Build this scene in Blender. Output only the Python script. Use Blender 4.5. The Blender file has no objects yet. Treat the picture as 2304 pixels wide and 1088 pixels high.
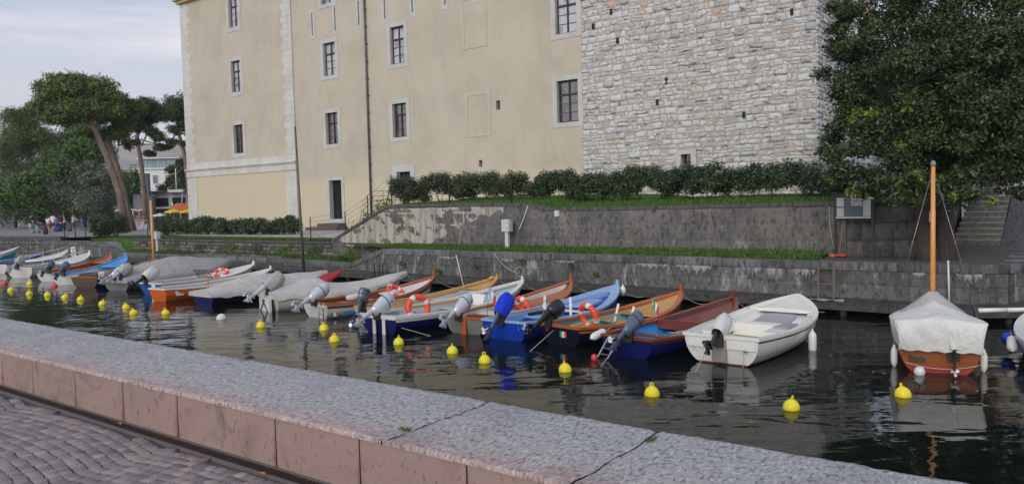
import bpy, bmesh, math, random
import numpy as np
from mathutils import Vector, Matrix, noise
R=math.radians
sc=bpy.context.scene; col=sc.collection
# ---------------------------------------------------------------- camera
FOC=1700.; PITCH=R(2.93); ROLL=R(1.45); CH=3.3
fw=np.array([0,math.cos(PITCH),-math.sin(PITCH)]); r0=np.array([1.,0,0]); u0=np.cross(r0,fw)
CR=r0*math.cos(ROLL)-u0*math.sin(ROLL); CU=u0*math.cos(ROLL)+r0*math.sin(ROLL); CC=np.array([0,0,CH])
cam=bpy.data.objects.new('camera',bpy.data.cameras.new('camera')); col.objects.link(cam)
cam.data.sensor_width=36; cam.data.lens=FOC/2304*36; cam.data.clip_end=20000; cam.data.clip_start=.05
cam.matrix_world=Matrix(((CR[0],CU[0],-fw[0],0),(CR[1],CU[1],-fw[1],0),(CR[2],CU[2],-fw[2],CH),(0,0,0,1)))
sc.camera=cam
# measured points of the place: ray through a photo pixel met with a level, a distance or a wall
def ray(x,y): return fw+CR*(x-1152)/FOC-CU*(y-544)/FOC
def atz(x,y,z): d=ray(x,y); return CC+d*((z-CH)/d[2])
def aty(x,y,Y): d=ray(x,y); return CC+d*(Y/d[1])
def onw(x,y,p,q):
    d=ray(x,y); n=np.array([-(q[1]-p[1]),q[0]-p[0]]); return CC+d*((n@np.array([p[0],p[1]]))/(n@d[:2]))
def proj(P):
    v=np.array(P)-CC; z=v@fw; return 1152+FOC*(v@CR)/z,544-FOC*(v@CU)/z
# ---------------------------------------------------------------- world, sun, exposure
SUN_EL=24.; SUN_AZ=205.   # compass style: 0 = +Y, clockwise; sun stands behind the camera, screened by thin cloud
W=bpy.data.worlds.new('World'); sc.world=W; W.use_nodes=True
nt=W.node_tree; nt.nodes.clear(); N=nt.nodes.new; Lk=nt.links.new
out=N('ShaderNodeOutputWorld'); bg=N('ShaderNodeBackground'); sky=N('ShaderNodeTexSky'); sky.sky_type='NISHITA'
sky.sun_disc=False; sky.sun_elevation=R(SUN_EL); sky.sun_rotation=R(SUN_AZ); sky.air_density=1.0; sky.dust_density=2.5; sky.ozone_density=1.5
tc=N('ShaderNodeTexCoord'); mp=N('ShaderNodeMapping'); mp.inputs['Scale'].default_value=(1.2,1.2,6.5)
nz=N('ShaderNodeTexNoise'); nz.inputs['Scale'].default_value=1.9; nz.inputs['Detail'].default_value=7; nz.inputs['Roughness'].default_value=.55; nz.inputs['Distortion'].default_value=.4
rp=N('ShaderNodeValToRGB'); rp.color_ramp.elements[0].position=.42; rp.color_ramp.elements[1].position=.66
mx=N('ShaderNodeMix'); mx.data_type='RGBA'; mx.inputs[7].default_value=(10.6,9.5,9.6,1)
sep=N('ShaderNodeSeparateXYZ'); mr=N('ShaderNodeMapRange'); mr.inputs[1].default_value=.02; mr.inputs[2].default_value=.30; mr.inputs[3].default_value=1.0; mr.inputs[4].default_value=.0
mxx=N('ShaderNodeMath'); mxx.operation='MAXIMUM'
hs=N('ShaderNodeMix'); hs.data_type='RGBA'; hs.inputs[0].default_value=.42; hs.inputs[7].default_value=(6.2,7.6,9.8,1)
Lk(tc.outputs['Generated'],mp.inputs[0]); Lk(mp.outputs[0],nz.inputs['Vector']); Lk(nz.outputs[0],rp.inputs[0])
Lk(tc.outputs['Generated'],sep.inputs[0]); Lk(sep.outputs[2],mr.inputs[0]); Lk(mr.outputs[0],mxx.inputs[0]); Lk(rp.outputs[0],mxx.inputs[1])
ms=N('ShaderNodeMath'); ms.operation='MULTIPLY'; ms.inputs[1].default_value=.78; Lk(mxx.outputs[0],ms.inputs[0])
Lk(sky.outputs[0],hs.inputs[6]); Lk(ms.outputs[0],mx.inputs[0]); Lk(hs.outputs[2],mx.inputs[6]); Lk(mx.outputs[2],bg.inputs[0]); Lk(bg.outputs[0],out.inputs[0])
bg.inputs[1].default_value=.085
sd=bpy.data.lights.new('sun','SUN'); sd.energy=1.0; sd.angle=R(35); sd.color=(1,.985,.965)
so=bpy.data.objects.new('sun',sd); col.objects.link(so)
_d=Vector((math.sin(R(SUN_AZ))*math.cos(R(SUN_EL)),math.cos(R(SUN_AZ))*math.cos(R(SUN_EL)),math.sin(R(SUN_EL))))
so.rotation_euler=_d.to_track_quat('Z','Y').to_euler()
sc.view_settings.view_transform='Standard'; sc.view_settings.look='None'; sc.view_settings.exposure=0.42; sc.view_settings.gamma=1
# ---------------------------------------------------------------- helpers
def srgb(r,g,b):
    f=lambda c:(c/255/12.92) if c/255<=.04045 else ((c/255+.055)/1.055)**2.4
    return (f(r),f(g),f(b))
MATS={}
def mat(name,c,rough=.6,metal=0,var=(),bump=None,island=0,attr=None,spec=.5,coat=0,bump2=None,trans=0,ior=None,alpha=1,zband=None):
    """var: list of (colour, scale, lo, hi, (sx,sy,sz)) laid over the base through noise; attr: ramp colours on the 'tint' attribute"""
    if name in MATS: return MATS[name]
    m=bpy.data.materials.new(name); m.use_nodes=True; t=m.node_tree; n=t.nodes; l=t.links
    p=n['Principled BSDF']; p.inputs['Roughness'].default_value=rough; p.inputs['Metallic'].default_value=metal
    p.inputs['Specular IOR Level'].default_value=spec; p.inputs['Coat Weight'].default_value=coat; p.inputs['Transmission Weight'].default_value=trans; p.inputs['Alpha'].default_value=alpha
    if ior: p.inputs['IOR'].default_value=ior
    tcn=n.new('ShaderNodeTexCoord')
    def noise_of(scale,st,detail=5,rough_=.6,dist=0.):
        mp=n.new('ShaderNodeMapping'); mp.inputs['Scale'].default_value=st; l.new(tcn.outputs['Object'],mp.inputs[0])
        z=n.new('ShaderNodeTexNoise'); z.inputs['Scale'].default_value=scale; z.inputs['Detail'].default_value=detail; z.inputs['Roughness'].default_value=rough_; z.inputs['Distortion'].default_value=dist
        l.new(mp.outputs[0],z.inputs['Vector']); return z.outputs[0]
    cur=None
    if attr:
        a=n.new('ShaderNodeAttribute'); a.attribute_name='tint'; r=n.new('ShaderNodeValToRGB'); r.color_ramp.interpolation='LINEAR'
        while len(r.color_ramp.elements)<len(attr): r.color_ramp.elements.new(.5)
        for i,(pos,cc) in enumerate(attr): r.color_ramp.elements[i].position=pos; r.color_ramp.elements[i].color=(*cc,1)
        l.new(a.outputs['Fac'],r.inputs[0]); cur=r.outputs[0]
    if island:
        g=n.new('ShaderNodeNewGeometry'); hsv=n.new('ShaderNodeHueSaturation'); hsv.inputs['Color'].default_value=(*c,1)
        if cur: l.new(cur,hsv.inputs['Color'])
        mr=n.new('ShaderNodeMapRange'); mr.inputs[3].default_value=1-island; mr.inputs[4].default_value=1+island*1.6; l.new(g.outputs['Random Per Island'],mr.inputs[0]); l.new(mr.outputs[0],hsv.inputs['Value'])
        mh=n.new('ShaderNodeMapRange'); mh.inputs[3].default_value=.5+island*.07; mh.inputs[4].default_value=.5-island*.05; l.new(g.outputs['Random Per Island'],mh.inputs[0]); l.new(mh.outputs[0],hsv.inputs['Hue'])
        cur=hsv.outputs[0]
    for v in var:
        cc,scale,lo,hi=v[:4]; st=v[4] if len(v)>4 else (1,1,1); amt=v[5] if len(v)>5 else 1.; dist=v[6] if len(v)>6 else 0.
        z=noise_of(scale,st,6,.62,dist); mr=n.new('ShaderNodeMapRange'); mr.inputs[1].default_value=lo; mr.inputs[2].default_value=hi; mr.inputs[4].default_value=amt; l.new(z,mr.inputs[0])
        x=n.new('ShaderNodeMix'); x.data_type='RGBA'; x.inputs[7].default_value=(*cc,1); l.new(mr.outputs[0],x.inputs[0])
        if cur: l.new(cur,x.inputs[6])
        else: x.inputs[6].default_value=(*c,1)
        cur=x.outputs[2]
    if zband:   # (colour, z lo, z hi, noise amount): another coat of paint or plaster below a height of the object
        cc,z0,z1,na=zband; s=n.new('ShaderNodeSeparateXYZ'); l.new(tcn.outputs['Object'],s.inputs[0])
        z=noise_of(2.,(1,1,1)); ad=n.new('ShaderNodeMath'); ad.operation='MULTIPLY_ADD'; ad.inputs[1].default_value=na; l.new(z,ad.inputs[0]); l.new(s.outputs[2],ad.inputs[2])
        mr=n.new('ShaderNodeMapRange'); mr.inputs[1].default_value=z0+na*.5; mr.inputs[2].default_value=z1+na*.5; mr.inputs[3].default_value=1; mr.inputs[4].default_value=0; l.new(ad.outputs[0],mr.inputs[0])
        x=n.new('ShaderNodeMix'); x.data_type='RGBA'; x.inputs[7].default_value=(*cc,1); l.new(mr.outputs[0],x.inputs[0])
        if cur: l.new(cur,x.inputs[6])
        else: x.inputs[6].default_value=(*c,1)
        cur=x.outputs[2]
    if cur: l.new(cur,p.inputs['Base Color'])
    else: p.inputs['Base Color'].default_value=(*c,1)
    prev=None
    for b in (bump,bump2):
        if not b: continue
        scale,strength,dist=b[:3]; st=b[3] if len(b)>3 else (1,1,1)
        z=noise_of(scale,st,6,.6); bn=n.new('ShaderNodeBump'); bn.inputs['Strength'].default_value=strength; bn.inputs['Distance'].default_value=dist; l.new(z,bn.inputs['Height'])
        if prev: l.new(prev,bn.inputs['Normal'])
        prev=bn.outputs[0]
    if prev: l.new(prev,p.inputs['Normal'])
    MATS[name]=m; return m
def tag(o,label=None,cat=None,group=None,kind=None):
    if label: o['label']=label
    if cat: o['category']=cat
    if group: o['group']=group
    if kind: o['kind']=kind
    return o
def empty(name,loc=(0,0,0),rz=0,label=None,cat=None,group=None):
    o=bpy.data.objects.new(name,None); col.objects.link(o); o.location=loc; o.rotation_euler=(0,0,rz); o.empty_display_size=.2
    return tag(o,label,cat,group)
def link(name,me,m,parent=None,loc=(0,0,0),rot=(0,0,0)):
    o=bpy.data.objects.new(name,me); col.objects.link(o); o.location=loc; o.rotation_euler=rot
    if m is not None:
        for k in (m if isinstance(m,(list,tuple)) else [m]): me.materials.append(k)
    if parent: o.parent=parent
    return o
def copy_tree(o,parent=None):
    c=o.copy(); col.objects.link(c); c.parent=parent
    for ch in list(o.children): copy_tree(ch,c)
    return c
class MB:
    """collects shapes for ONE mesh object"""
    def __init__(s): s.v=[]; s.f=[]; s.mi=[]; s.sm=[]
    def add(s,vs,fs,mi=0,sm=False):
        k=len(s.v); s.v+= [tuple(map(float,p)) for p in vs]; s.f+=[tuple(i+k for i in f) for f in fs]; s.mi+=[mi]*len(fs); s.sm+=[sm]*len(fs); return s
    def box(s,c,d,rz=0,mi=0,rot=None,taper=1.):
        hx,hy,hz=[q/2 for q in d]; P=[]
        for z in(-1,1):
            k=1 if z<0 else taper
            for x,y in((-1,-1),(1,-1),(1,1),(-1,1)): P.append(Vector((x*hx*k,y*hy*k,z*hz)))
        Mx=(rot if rot is not None else Matrix.Rotation(rz,3,'Z'))
        P=[Mx@p+Vector(c) for p in P]
        return s.add(P,[(0,3,2,1),(4,5,6,7),(0,1,5,4),(1,2,6,5),(2,3,7,6),(3,0,4,7)],mi)
    def bar(s,a,b,w,h,mi=0):
        a=Vector(a);b=Vector(b);d=b-a
        q=d.to_track_quat('X','Z').to_matrix(); return s.box((a+b)/2,(d.length,w,h),rot=q,mi=mi)
    def tube(s,pts,r,n=8,mi=0,cap=True,closed=False,sq=None):
        pts=[Vector(p) for p in pts]; rs=r if isinstance(r,(list,tuple)) else [r]*len(pts); V=[];F=[]
        up=Vector((0,0,1)); last=None
        for i,p in enumerate(pts):
            a=pts[i-1] if (i>0 or closed) else p; b=pts[(i+1)%len(pts)] if (i<len(pts)-1 or closed) else p
            d=(b-a).normalized() if (b-a).length>1e-9 else Vector((0,0,1))
            x=d.cross(up) if last is None else last-d*last.dot(d)
            if x.length<1e-4: x=d.cross(Vector((1,0,0)))
            x.normalize(); last=x; y=d.cross(x)
            for k in range(n):
                t=2*math.pi*k/n; V.append(p+(x*math.cos(t)+y*math.sin(t)*(sq or 1))*rs[i])
        m=len(pts)
        for i in range(m if closed else m-1):
            j=(i+1)%m
            for k in range(n): F.append((i*n+k,i*n+(k+1)%n,j*n+(k+1)%n,j*n+k))
        if cap and not closed: F.append(tuple(range(n))[::-1]); F.append(tuple((m-1)*n+k for k in range(n)))
        return s.add(V,F,mi,True)
    def lathe(s,prof,c=(0,0,0),n=16,mi=0,axis=None,sx=1,sy=1):
        V=[];F=[]; Q=axis if axis is not None else Matrix.Identity(3)
        for r,z in prof:
            for k in range(n):
                t=2*math.pi*k/n; V.append(Q@Vector((r*math.cos(t)*sx,r*math.sin(t)*sy,z))+Vector(c))
        for i in range(len(prof)-1):
            for k in range(n): F.append((i*n+k,i*n+(k+1)%n,(i+1)*n+(k+1)%n,(i+1)*n+k))
        F.append(tuple(range(n))[::-1]); F.append(tuple((len(prof)-1)*n+k for k in range(n)))
        return s.add(V,F,mi,True)
    def prism(s,poly,z0,z1,mi=0):
        n=len(poly); z0=z0 if isinstance(z0,(list,tuple)) else [z0]*n; z1=z1 if isinstance(z1,(list,tuple)) else [z1]*n
        V=[(p[0],p[1],z) for p,z in zip(poly,z0)]+[(p[0],p[1],z) for p,z in zip(poly,z1)]
        F=[tuple(range(n))[::-1],tuple(range(n,2*n))]+[(i,(i+1)%n,n+(i+1)%n,n+i) for i in range(n)]
        return s.add(V,F,mi)
    def grid(s,P,mi=0,sm=True,flip=False):
        a=len(P);b=len(P[0]);V=[p for r in P for p in r];F=[]
        for i in range(a-1):
            for j in range(b-1):
                f=(i*b+j,(i+1)*b+j,(i+1)*b+j+1,i*b+j+1); F.append(f[::-1] if flip else f)
        return s.add(V,F,mi,sm)
    def build(s,name,m,parent=None,loc=(0,0,0),rot=(0,0,0)):
        me=bpy.data.meshes.new(name); me.from_pydata(s.v,[],s.f)
        me.polygons.foreach_set('material_index',s.mi); me.polygons.foreach_set('use_smooth',s.sm); me.update()
        return link(name,me,m,parent,loc,rot)
def quads_mesh(name,V,F4,tint=None,smooth=False,mi=None):
    """fast mesh from numpy arrays; tint: value per vertex"""
    me=bpy.data.meshes.new(name); V=np.asarray(V,dtype=np.float32); F=np.asarray(F4,dtype=np.int32)
    me.vertices.add(len(V)); me.vertices.foreach_set('co',V.ravel()); k=F.shape[1]
    me.loops.add(F.size); me.loops.foreach_set('vertex_index',F.ravel()); me.polygons.add(len(F))
    me.polygons.foreach_set('loop_start',np.arange(0,F.size,k,dtype=np.int32)); me.polygons.foreach_set('loop_total',np.full(len(F),k,dtype=np.int32))
    if smooth: me.polygons.foreach_set('use_smooth',np.ones(len(F),bool))
    if mi is not None: me.polygons.foreach_set('material_index',np.asarray(mi,dtype=np.int32))
    me.update(calc_edges=True)
    if tint is not None:
        a=me.attributes.new('tint','FLOAT','POINT'); a.data.foreach_set('value',np.asarray(tint,dtype=np.float32))
    return me
def lumps(P,sc_=1.,amp=1.):
    """cheap smooth pseudo noise on an (n,3) array"""
    x,y,z=P[...,0]*sc_,P[...,1]*sc_,P[...,2]*sc_
    return amp*(np.sin(x*1.7+1.3*np.sin(y*2.1+z*.7)+.4)+np.sin(y*2.3+1.1*np.sin(z*1.9+x)+2.)+np.sin(z*2.9+1.7*np.sin(x*1.3+y*.5)+4.))/3
def text_mesh(s,size,ext=.003,bold=.0):
    cu=bpy.data.curves.new('txt','FONT'); cu.body=s; cu.size=size; cu.extrude=ext; cu.offset=bold; cu.align_x='CENTER'; cu.align_y='CENTER'; cu.resolution_u=3
    o=bpy.data.objects.new('txt',cu); col.objects.link(o); dg=bpy.context.evaluated_depsgraph_get(); me=bpy.data.meshes.new_from_object(o.evaluated_get(dg)); bpy.data.objects.remove(o); me.materials.clear(); return me
from mathutils.geometry import tessellate_polygon
rnd=random.Random(7)
def sheet(name,poly,z,m,kind='structure'):
    P=[Vector((p[0],p[1],(z if not isinstance(z,(list,tuple)) else z[i]))) for i,p in enumerate(poly)]
    T=tessellate_polygon([[Vector((p[0],p[1],0)) for p in P]])
    me=bpy.data.meshes.new(name); F=[]
    for a,b,c in T:
        n=(P[b]-P[a]).cross(P[c]-P[a]); F.append((a,b,c) if n.z>0 else (a,c,b))
    me.from_pydata([tuple(p) for p in P],[],F); me.update(); o=link(name,me,m); o['kind']=kind; return o
# ---------------------------------------------------------------- materials of the place
G1=srgb(112,110,106)
m_quay=mat('quay_stone',(.085,.083,.08),.9,attr=[(0,(.085,.084,.082)),(.5,(.115,.113,.11)),(1,(.15,.148,.145))],
   var=[((.042,.042,.041),1.5,.46,.64,(1.6,1.6,.5),.75),((.38,.37,.35),.8,.555,.63,(2.4,2.4,.55),.7,.5),((.19,.188,.18),6,.54,.64,(1,1,.7),.6),((.028,.028,.028),8,.52,.63,(1.3,1.3,.6),.7),((.05,.075,.02),1.1,.60,.68,(1,1,1.3),.75)],bump=(9,.6,.04),bump2=(45,.5,.01))
m_cope=mat('coping_stone',(.10,.10,.103),.92,attr=[(0,(.085,.085,.088)),(1,(.15,.15,.155))],var=[((.03,.03,.032),3.2,.48,.62,(2.4,2.4,.45),.8),((.24,.24,.24),9,.56,.66,(1,1,1),.5)],bump=(14,.5,.03),bump2=(60,.4,.008))
m_mort=mat('old_mortar',(.075,.072,.068),.95,bump=(20,.5,.02))
m_plgrey=mat('grey_render',(.105,.10,.094),.93,attr=[(0,(.088,.085,.082)),(.5,(.125,.121,.115)),(1,(.165,.16,.152))],
   var=[((.06,.057,.053),.9,.46,.66,(1.5,1.5,.55),.75),((.26,.25,.235),.9,.56,.66,(1.5,1.5,.8),.6,1.),((.20,.19,.175),4,.56,.64,(1,1,.8),.55,1.),((.21,.2,.185),7,.55,.65,(1,1,.7),.5),((.035,.033,.031),6.5,.52,.64,(1.3,1.3,.55),.75),((.05,.075,.02),1.0,.62,.70,(1,1,1),.7)],bump=(6,.7,.05),bump2=(32,.6,.015))
m_plwhite=mat('peeling_lime_render',(.40,.385,.33),.93,var=[((.09,.085,.075),1.15,.44,.70,(3.4,3.4,.36),.85,.3),((.30,.25,.17),1.1,.5,.75,(1,1,1),.5)],bump=(10,.5,.02))
m_grass=mat('lawn_grass',(.045,.105,.016),.95,var=[((.10,.17,.03),1.6,.45,.7,(1,1,1),.8),((.02,.05,.01),14,.5,.7,(1,1,1),.7)],bump=(55,1.,.05),spec=.15)
m_gblade=mat('grass_blades',(.062,.115,.024),.9,island=.5,spec=.2)
m_dirt=mat('trodden_earth',(.085,.075,.066),.95,var=[((.16,.15,.13),3,.5,.7,(1,1,1),.6),((.035,.03,.025),9,.55,.7)],bump=(22,.6,.02))
m_asph=mat('pale_asphalt',(.21,.21,.215),.9,var=[((.14,.14,.145),.8,.4,.7,(1,1,1),.7)],bump=(60,.3,.01))
m_plank=mat('wet_dock_boards',(.05,.048,.045),.75,var=[((.12,.115,.105),3,.5,.7,(1,1,1),.7),((.015,.015,.015),5,.5,.7)],bump=(25,.5,.02))
m_dark=mat('dark_wet_stone',(.018,.017,.016),.7,bump=(10,.5,.03))
# water
mw=bpy.data.materials.new('harbour_water'); mw.use_nodes=True; t_=mw.node_tree; p_=t_.nodes['Principled BSDF']
p_.inputs['Base Color'].default_value=(.004,.0075,.006,1); p_.inputs['Roughness'].default_value=.012; p_.inputs['IOR'].default_value=1.34; p_.inputs['Specular IOR Level'].default_value=.5
tcn=t_.nodes.new('ShaderNodeTexCoord'); pn=None
for scale,dist,st,dt,rz in ((.42,.036,(1,2.3,1),2,.35),(1.5,.008,(1,2.2,1),2.5,-.2),(6.,.0010,(1,1.5,1),2,.6)):
    mp_=t_.nodes.new('ShaderNodeMapping'); mp_.inputs['Scale'].default_value=st; mp_.inputs['Rotation'].default_value=(0,0,rz); t_.links.new(tcn.outputs['Object'],mp_.inputs[0])
    z=t_.nodes.new('ShaderNodeTexNoise'); z.inputs['Scale'].default_value=scale; z.inputs['Detail'].default_value=dt; z.inputs['Roughness'].default_value=.45; z.inputs['Distortion'].default_value=.5; t_.links.new(mp_.outputs[0],z.inputs['Vector'])
    b=t_.nodes.new('ShaderNodeBump'); b.inputs['Strength'].default_value=1; b.inputs['Distance'].default_value=dist; t_.links.new(z.outputs[0],b.inputs['Height'])
    if pn: t_.links.new(pn,b.inputs['Normal'])
    pn=b.outputs[0]
t_.links.new(pn,p_.inputs['Normal'])
me=bpy.data.meshes.new('water'); me.from_pydata([(-900,-60,0),(900,-60,0),(900,900,0),(-900,900,0)],[],[(0,1,2,3)]); me.update(); tag(link('water',me,mw),kind='structure')
# ---------------------------------------------------------------- stone block walls
def blocks(L0,L1,zlo,zhi,rowr,lenr,gap,relief,seed,jit=.25,boss=0.,nu=6,nv=5,rough=.01,tintf=None,skip=None):
    """courses of separate stones standing proud of a mortar bed at local y=0; returns verts, faces, tint"""
    g=random.Random(seed); V=[];F=[];T=[]; base=0; z=min(zlo(s) for s in (L0,(L0+L1)/2,L1)); zmax=max(zhi(L0+(L1-L0)*k/40) for k in range(41))
    while z<zmax:
        h=g.uniform(*rowr); s=L0-g.uniform(0,lenr[0])
        while s<L1:
            w=g.uniform(*lenr); a,b=max(s,L0),min(s+w,L1); s+=w
            if b-a<.08: continue
            m_=(a+b)/2; z0=max(z,zlo(m_)); z1=min(z+h,zhi(m_),zhi(a)+.001,zhi(b)+.001)
            if z1-z0<.06 or (skip and skip(m_,(z0+z1)/2)): continue
            split=[(a,b,z0,z1)]
            if h>.26 and g.random()<jit:
                q=z0+(z1-z0)*g.uniform(.4,.6); split=[(a,b,z0,q),(a,b,q,z1)]
            for (a_,b_,c_,d_) in split:
                ga=gap*g.uniform(.5,1.6); us=np.array([0,0]+[k/(nu-3) for k in range(1,nu-3)]+[1,1]); vs=np.array([0,0]+[k/(nv-3) for k in range(1,nv-3)]+[1,1])
                U_,V_=np.meshgrid(us,vs,indexing='ij'); j=[g.uniform(-1,1)*ga*.9 for _ in range(8)]
                X=(a_+ga/2+j[0]*(1-V_)*(1-U_)+j[1]*V_*(1-U_))+( (b_-a_-ga)+j[2]*(1-V_)*U_+j[3]*V_*U_)*U_
                Z=(c_+ga/2+j[4]*(1-U_)*(1-V_)+j[5]*U_*(1-V_))+((d_-c_-ga)+j[6]*(1-U_)*V_)*V_
                isb=g.random()<boss; rl=relief*g.uniform(.5,1.3)+(.05+.05*g.random() if isb else 0)
                Y=-rl*np.ones_like(U_); 
                fall=np.minimum(np.minimum(U_,1-U_)*(b_-a_),np.minimum(V_,1-V_)*(d_-c_)); Y=-rl*(.45+.55*np.clip(fall/.05,0,1))
                P=np.stack([X,Y,Z],-1); Y=Y+lumps(P+g.random()*9,9.,rough*(3. if isb else 1.))+np.array([[g.uniform(-1,1)*rough*(1.6 if isb else .7) for _ in range(len(vs))] for _ in range(len(us))])
                Y[0,:]=Y[-1,:]=.03; Y[:,0]=Y[:,-1]=.03
                n_=len(us);m__=len(vs); V.append(np.stack([X,Y,Z],-1).reshape(-1,3)); idx=np.arange(n_*m__).reshape(n_,m__)+base
                F.append(np.stack([idx[:-1,:-1],idx[1:,:-1],idx[1:,1:],idx[:-1,1:]],-1).reshape(-1,4)); base+=n_*m__
                tv=g.random() if not tintf else tintf(m_,(c_+d_)/2,g); T.append(np.full(n_*m__,tv))
        z+=h
    return np.concatenate(V),np.concatenate(F),np.concatenate(T)
def prof(pts):
    xs=[p[0] for p in pts]; zs=[p[1] for p in pts]
    return lambda s: float(np.interp(s,xs,zs))
# ---- the far quay: front line, level of its top
QP=[(-36.3,58.3,1.3),(-28.6,52.2,1.3),(-26.2,50.3,.66),(-20.6,46.8,.66),(-16.8,44.0,.66),(-13.4,41.2,.66),(-10.5,38.5,.66),(-7.7,35.7,.66),(-5.9,34.2,1.38),(-2.6,31.4,1.38),(.45,28.9,1.38),(3.85,26.25,1.38),(6.5,24.1,1.38),(8.8,22.2,1.38),(10.6,20.75,1.38),(12.0,19.75,1.38),(12.9,19.6,1.38),(13.7,20.2,1.38),(14.7,21.5,1.38),(16.4,24.,1.38),(22,31,1.38),(40,52,1.38)]
LEDGE=.35
def off(P,d):
    """polyline moved d metres to its left-hand normal (landwards is +)"""
    out_=[]
    for i,p in enumerate(P):
        a=P[max(i-1,0)];b=P[min(i+1,len(P)-1)]; v=Vector((b[0]-a[0],b[1]-a[1])).normalized(); out_.append((p[0]-v.y*d,p[1]+v.x*d)+tuple(p[2:]))
    return out_
def run_blocks(P,name,zlo,zoff,rowr,lenr,gap,relief,seed,m,parent,**kw):
    """block faces along a polyline, joined in ONE mesh"""
    VV=[];FF=[];TT=[];k=0
    for i in range(len(P)-1):
        a,b=P[i],P[i+1]; L=math.hypot(b[0]-a[0],b[1]-a[1]); an=math.atan2(b[1]-a[1],b[0]-a[0])
        V,F,T=blocks(0,L,lambda s:zlo,lambda s:a[2]+(b[2]-a[2])*s/L+zoff,rowr,lenr,gap,relief,seed+i,**kw)
        c,s_=math.cos(an),math.sin(an); Wd=np.stack([a[0]+V[:,0]*c-V[:,1]*s_,a[1]+V[:,0]*s_+V[:,1]*c,V[:,2]],-1); VV.append(Wd);FF.append(F+k);TT.append(T);k+=len(V)
    return link(name,quads_mesh(name,np.concatenate(VV),np.concatenate(FF),np.concatenate(TT),True),m,parent)
quay=empty('quay_wall',(-7.7,35.7,0),0,'long weathered grey stone quay wall along the far side of the harbour','quay wall')
def child(o,parent): o.parent=parent; o.matrix_parent_inverse=parent.matrix_world.inverted() if False else Matrix.Translation(-Vector(parent.location)); return o
mb=MB(); A=off(QP,.02);B=off(QP,.5)
for i in range(len(QP)-1):
    mb.prism([A[i][:2],A[i+1][:2],B[i+1][:2],B[i][:2]],-1.,[A[i][2]-.2,A[i+1][2]-.2,B[i+1][2]-.2,B[i][2]-.2])
child(mb.build('wall_core',m_mort),quay)
def joint_wall(P,zlo,zoff,step,nz_,row,blen,seed):
    VV=[];FF=[];TT=[];k=0;run=0
    for i in range(len(P)-1):
        a,b=P[i],P[i+1]; L=math.hypot(b[0]-a[0],b[1]-a[1]); an=math.atan2(b[1]-a[1],b[0]-a[0]); n=max(3,int(L/step)); X=np.repeat(np.linspace(0,L,n)[:,None],nz_,1); S=X+run; tz=np.linspace(0,1,nz_)[None,:]; top=a[2]+(b[2]-a[2])*X/L+zoff; Z=zlo+(top-zlo)*tz; q=np.stack([S,Z,S*0+seed],-1)
        Y=-.03+lumps(q,1.3,.015)+lumps(q,5.1,.011)+np.random.RandomState(seed+i).normal(0,.002,X.shape)
        cz=(Z-1.16)/row; ln=np.floor(cz); fr=np.abs(cz-np.round(cz))*row; cx=(S+ln*.83+.3*np.sin(ln*4+.3*S))/blen; fx=np.abs(cx-np.round(cx))*blen; w=lumps(q,2.6,.5); blk=np.sin(np.floor(cx+.5)*12.9+ln*7.3)*.5
        g_=np.clip(1-fr/.022,0,1)*(w>-.2)+np.clip(1-fx/.022,0,1)*(w<.25); Y=Y+.034*np.clip(g_,0,1)+.012*blk; Y[0]=Y[0]*0-.03;Y[-1]=Y[-1]*0-.03
        c,s_=math.cos(an),math.sin(an); VV.append(np.stack([a[0]+X*c-Y*s_,a[1]+X*s_+Y*c,Z],-1).reshape(-1,3)); idx=np.arange(n*nz_).reshape(n,nz_)+k; k+=n*nz_; FF.append(np.stack([idx[:-1,:-1],idx[1:,:-1],idx[1:,1:],idx[:-1,1:]],-1).reshape(-1,4)); TT.append((.5+blk*.5+lumps(q,.8,.3)).clip(0,1).ravel()); run+=L
    return quads_mesh('stone_face',np.concatenate(VV),np.concatenate(FF),np.concatenate(TT),True)
child(link('stone_face',joint_wall(QP,LEDGE-.05,-.22,.035,26,.42,1.15,3),m_quay,None),quay)
# coping: long dressed slabs
VV=[];FF=[];TT=[];k=0; g_=random.Random(3)
for i in range(len(QP)-1):
    a,b=Vector(QP[i]),Vector(QP[i+1]); L=(b-a).length; n=max(1,round(L/1.7)) if i not in(1,7) else 2
    pa,pb=[Vector(p) for p in (off(QP,-.07)[i],off(QP,-.07)[i+1])]; qa,qb=[Vector(p) for p in (off(QP,.46)[i],off(QP,.46)[i+1])]
    for j in range(n):
        u1,u2=j/n+.004,(j+1)/n-.004; c=[pa.lerp(pb,u1),pa.lerp(pb,u2),qa.lerp(qb,u2),qa.lerp(qb,u1)]; dz=g_.uniform(-.008,.008)
        top=[Vector((q.x,q.y,q.z+dz)) for q in c]; 
        ins=lambda q,i_:q.lerp((c[0]+c[2])/2,.0)+Vector((0,0,0))
        e=.025; fr=(c[3]-c[0]).normalized()*e
        lo=[q-Vector((0,0,.23)) for q in c]; mid=[top[0]-Vector((0,0,e)),top[1]-Vector((0,0,e)),top[2],top[3]]; up=[top[0]+fr,top[1]+fr,top[2],top[3]]
        vs=lo+mid+up; VV+= [tuple(v) for v in vs]; TT+=[g_.random()]*12
        for f in ((0,1,5,4),(4,5,9,8),(8,9,10,11),(1,2,6,5),(2,3,7,6),(3,0,4,7),(5,6,10,9),(7,4,8,11)): FF.append([q+k for q in f])
        k+=12
child(link('coping',quads_mesh('coping',VV,FF,TT),m_cope),quay)
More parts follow.
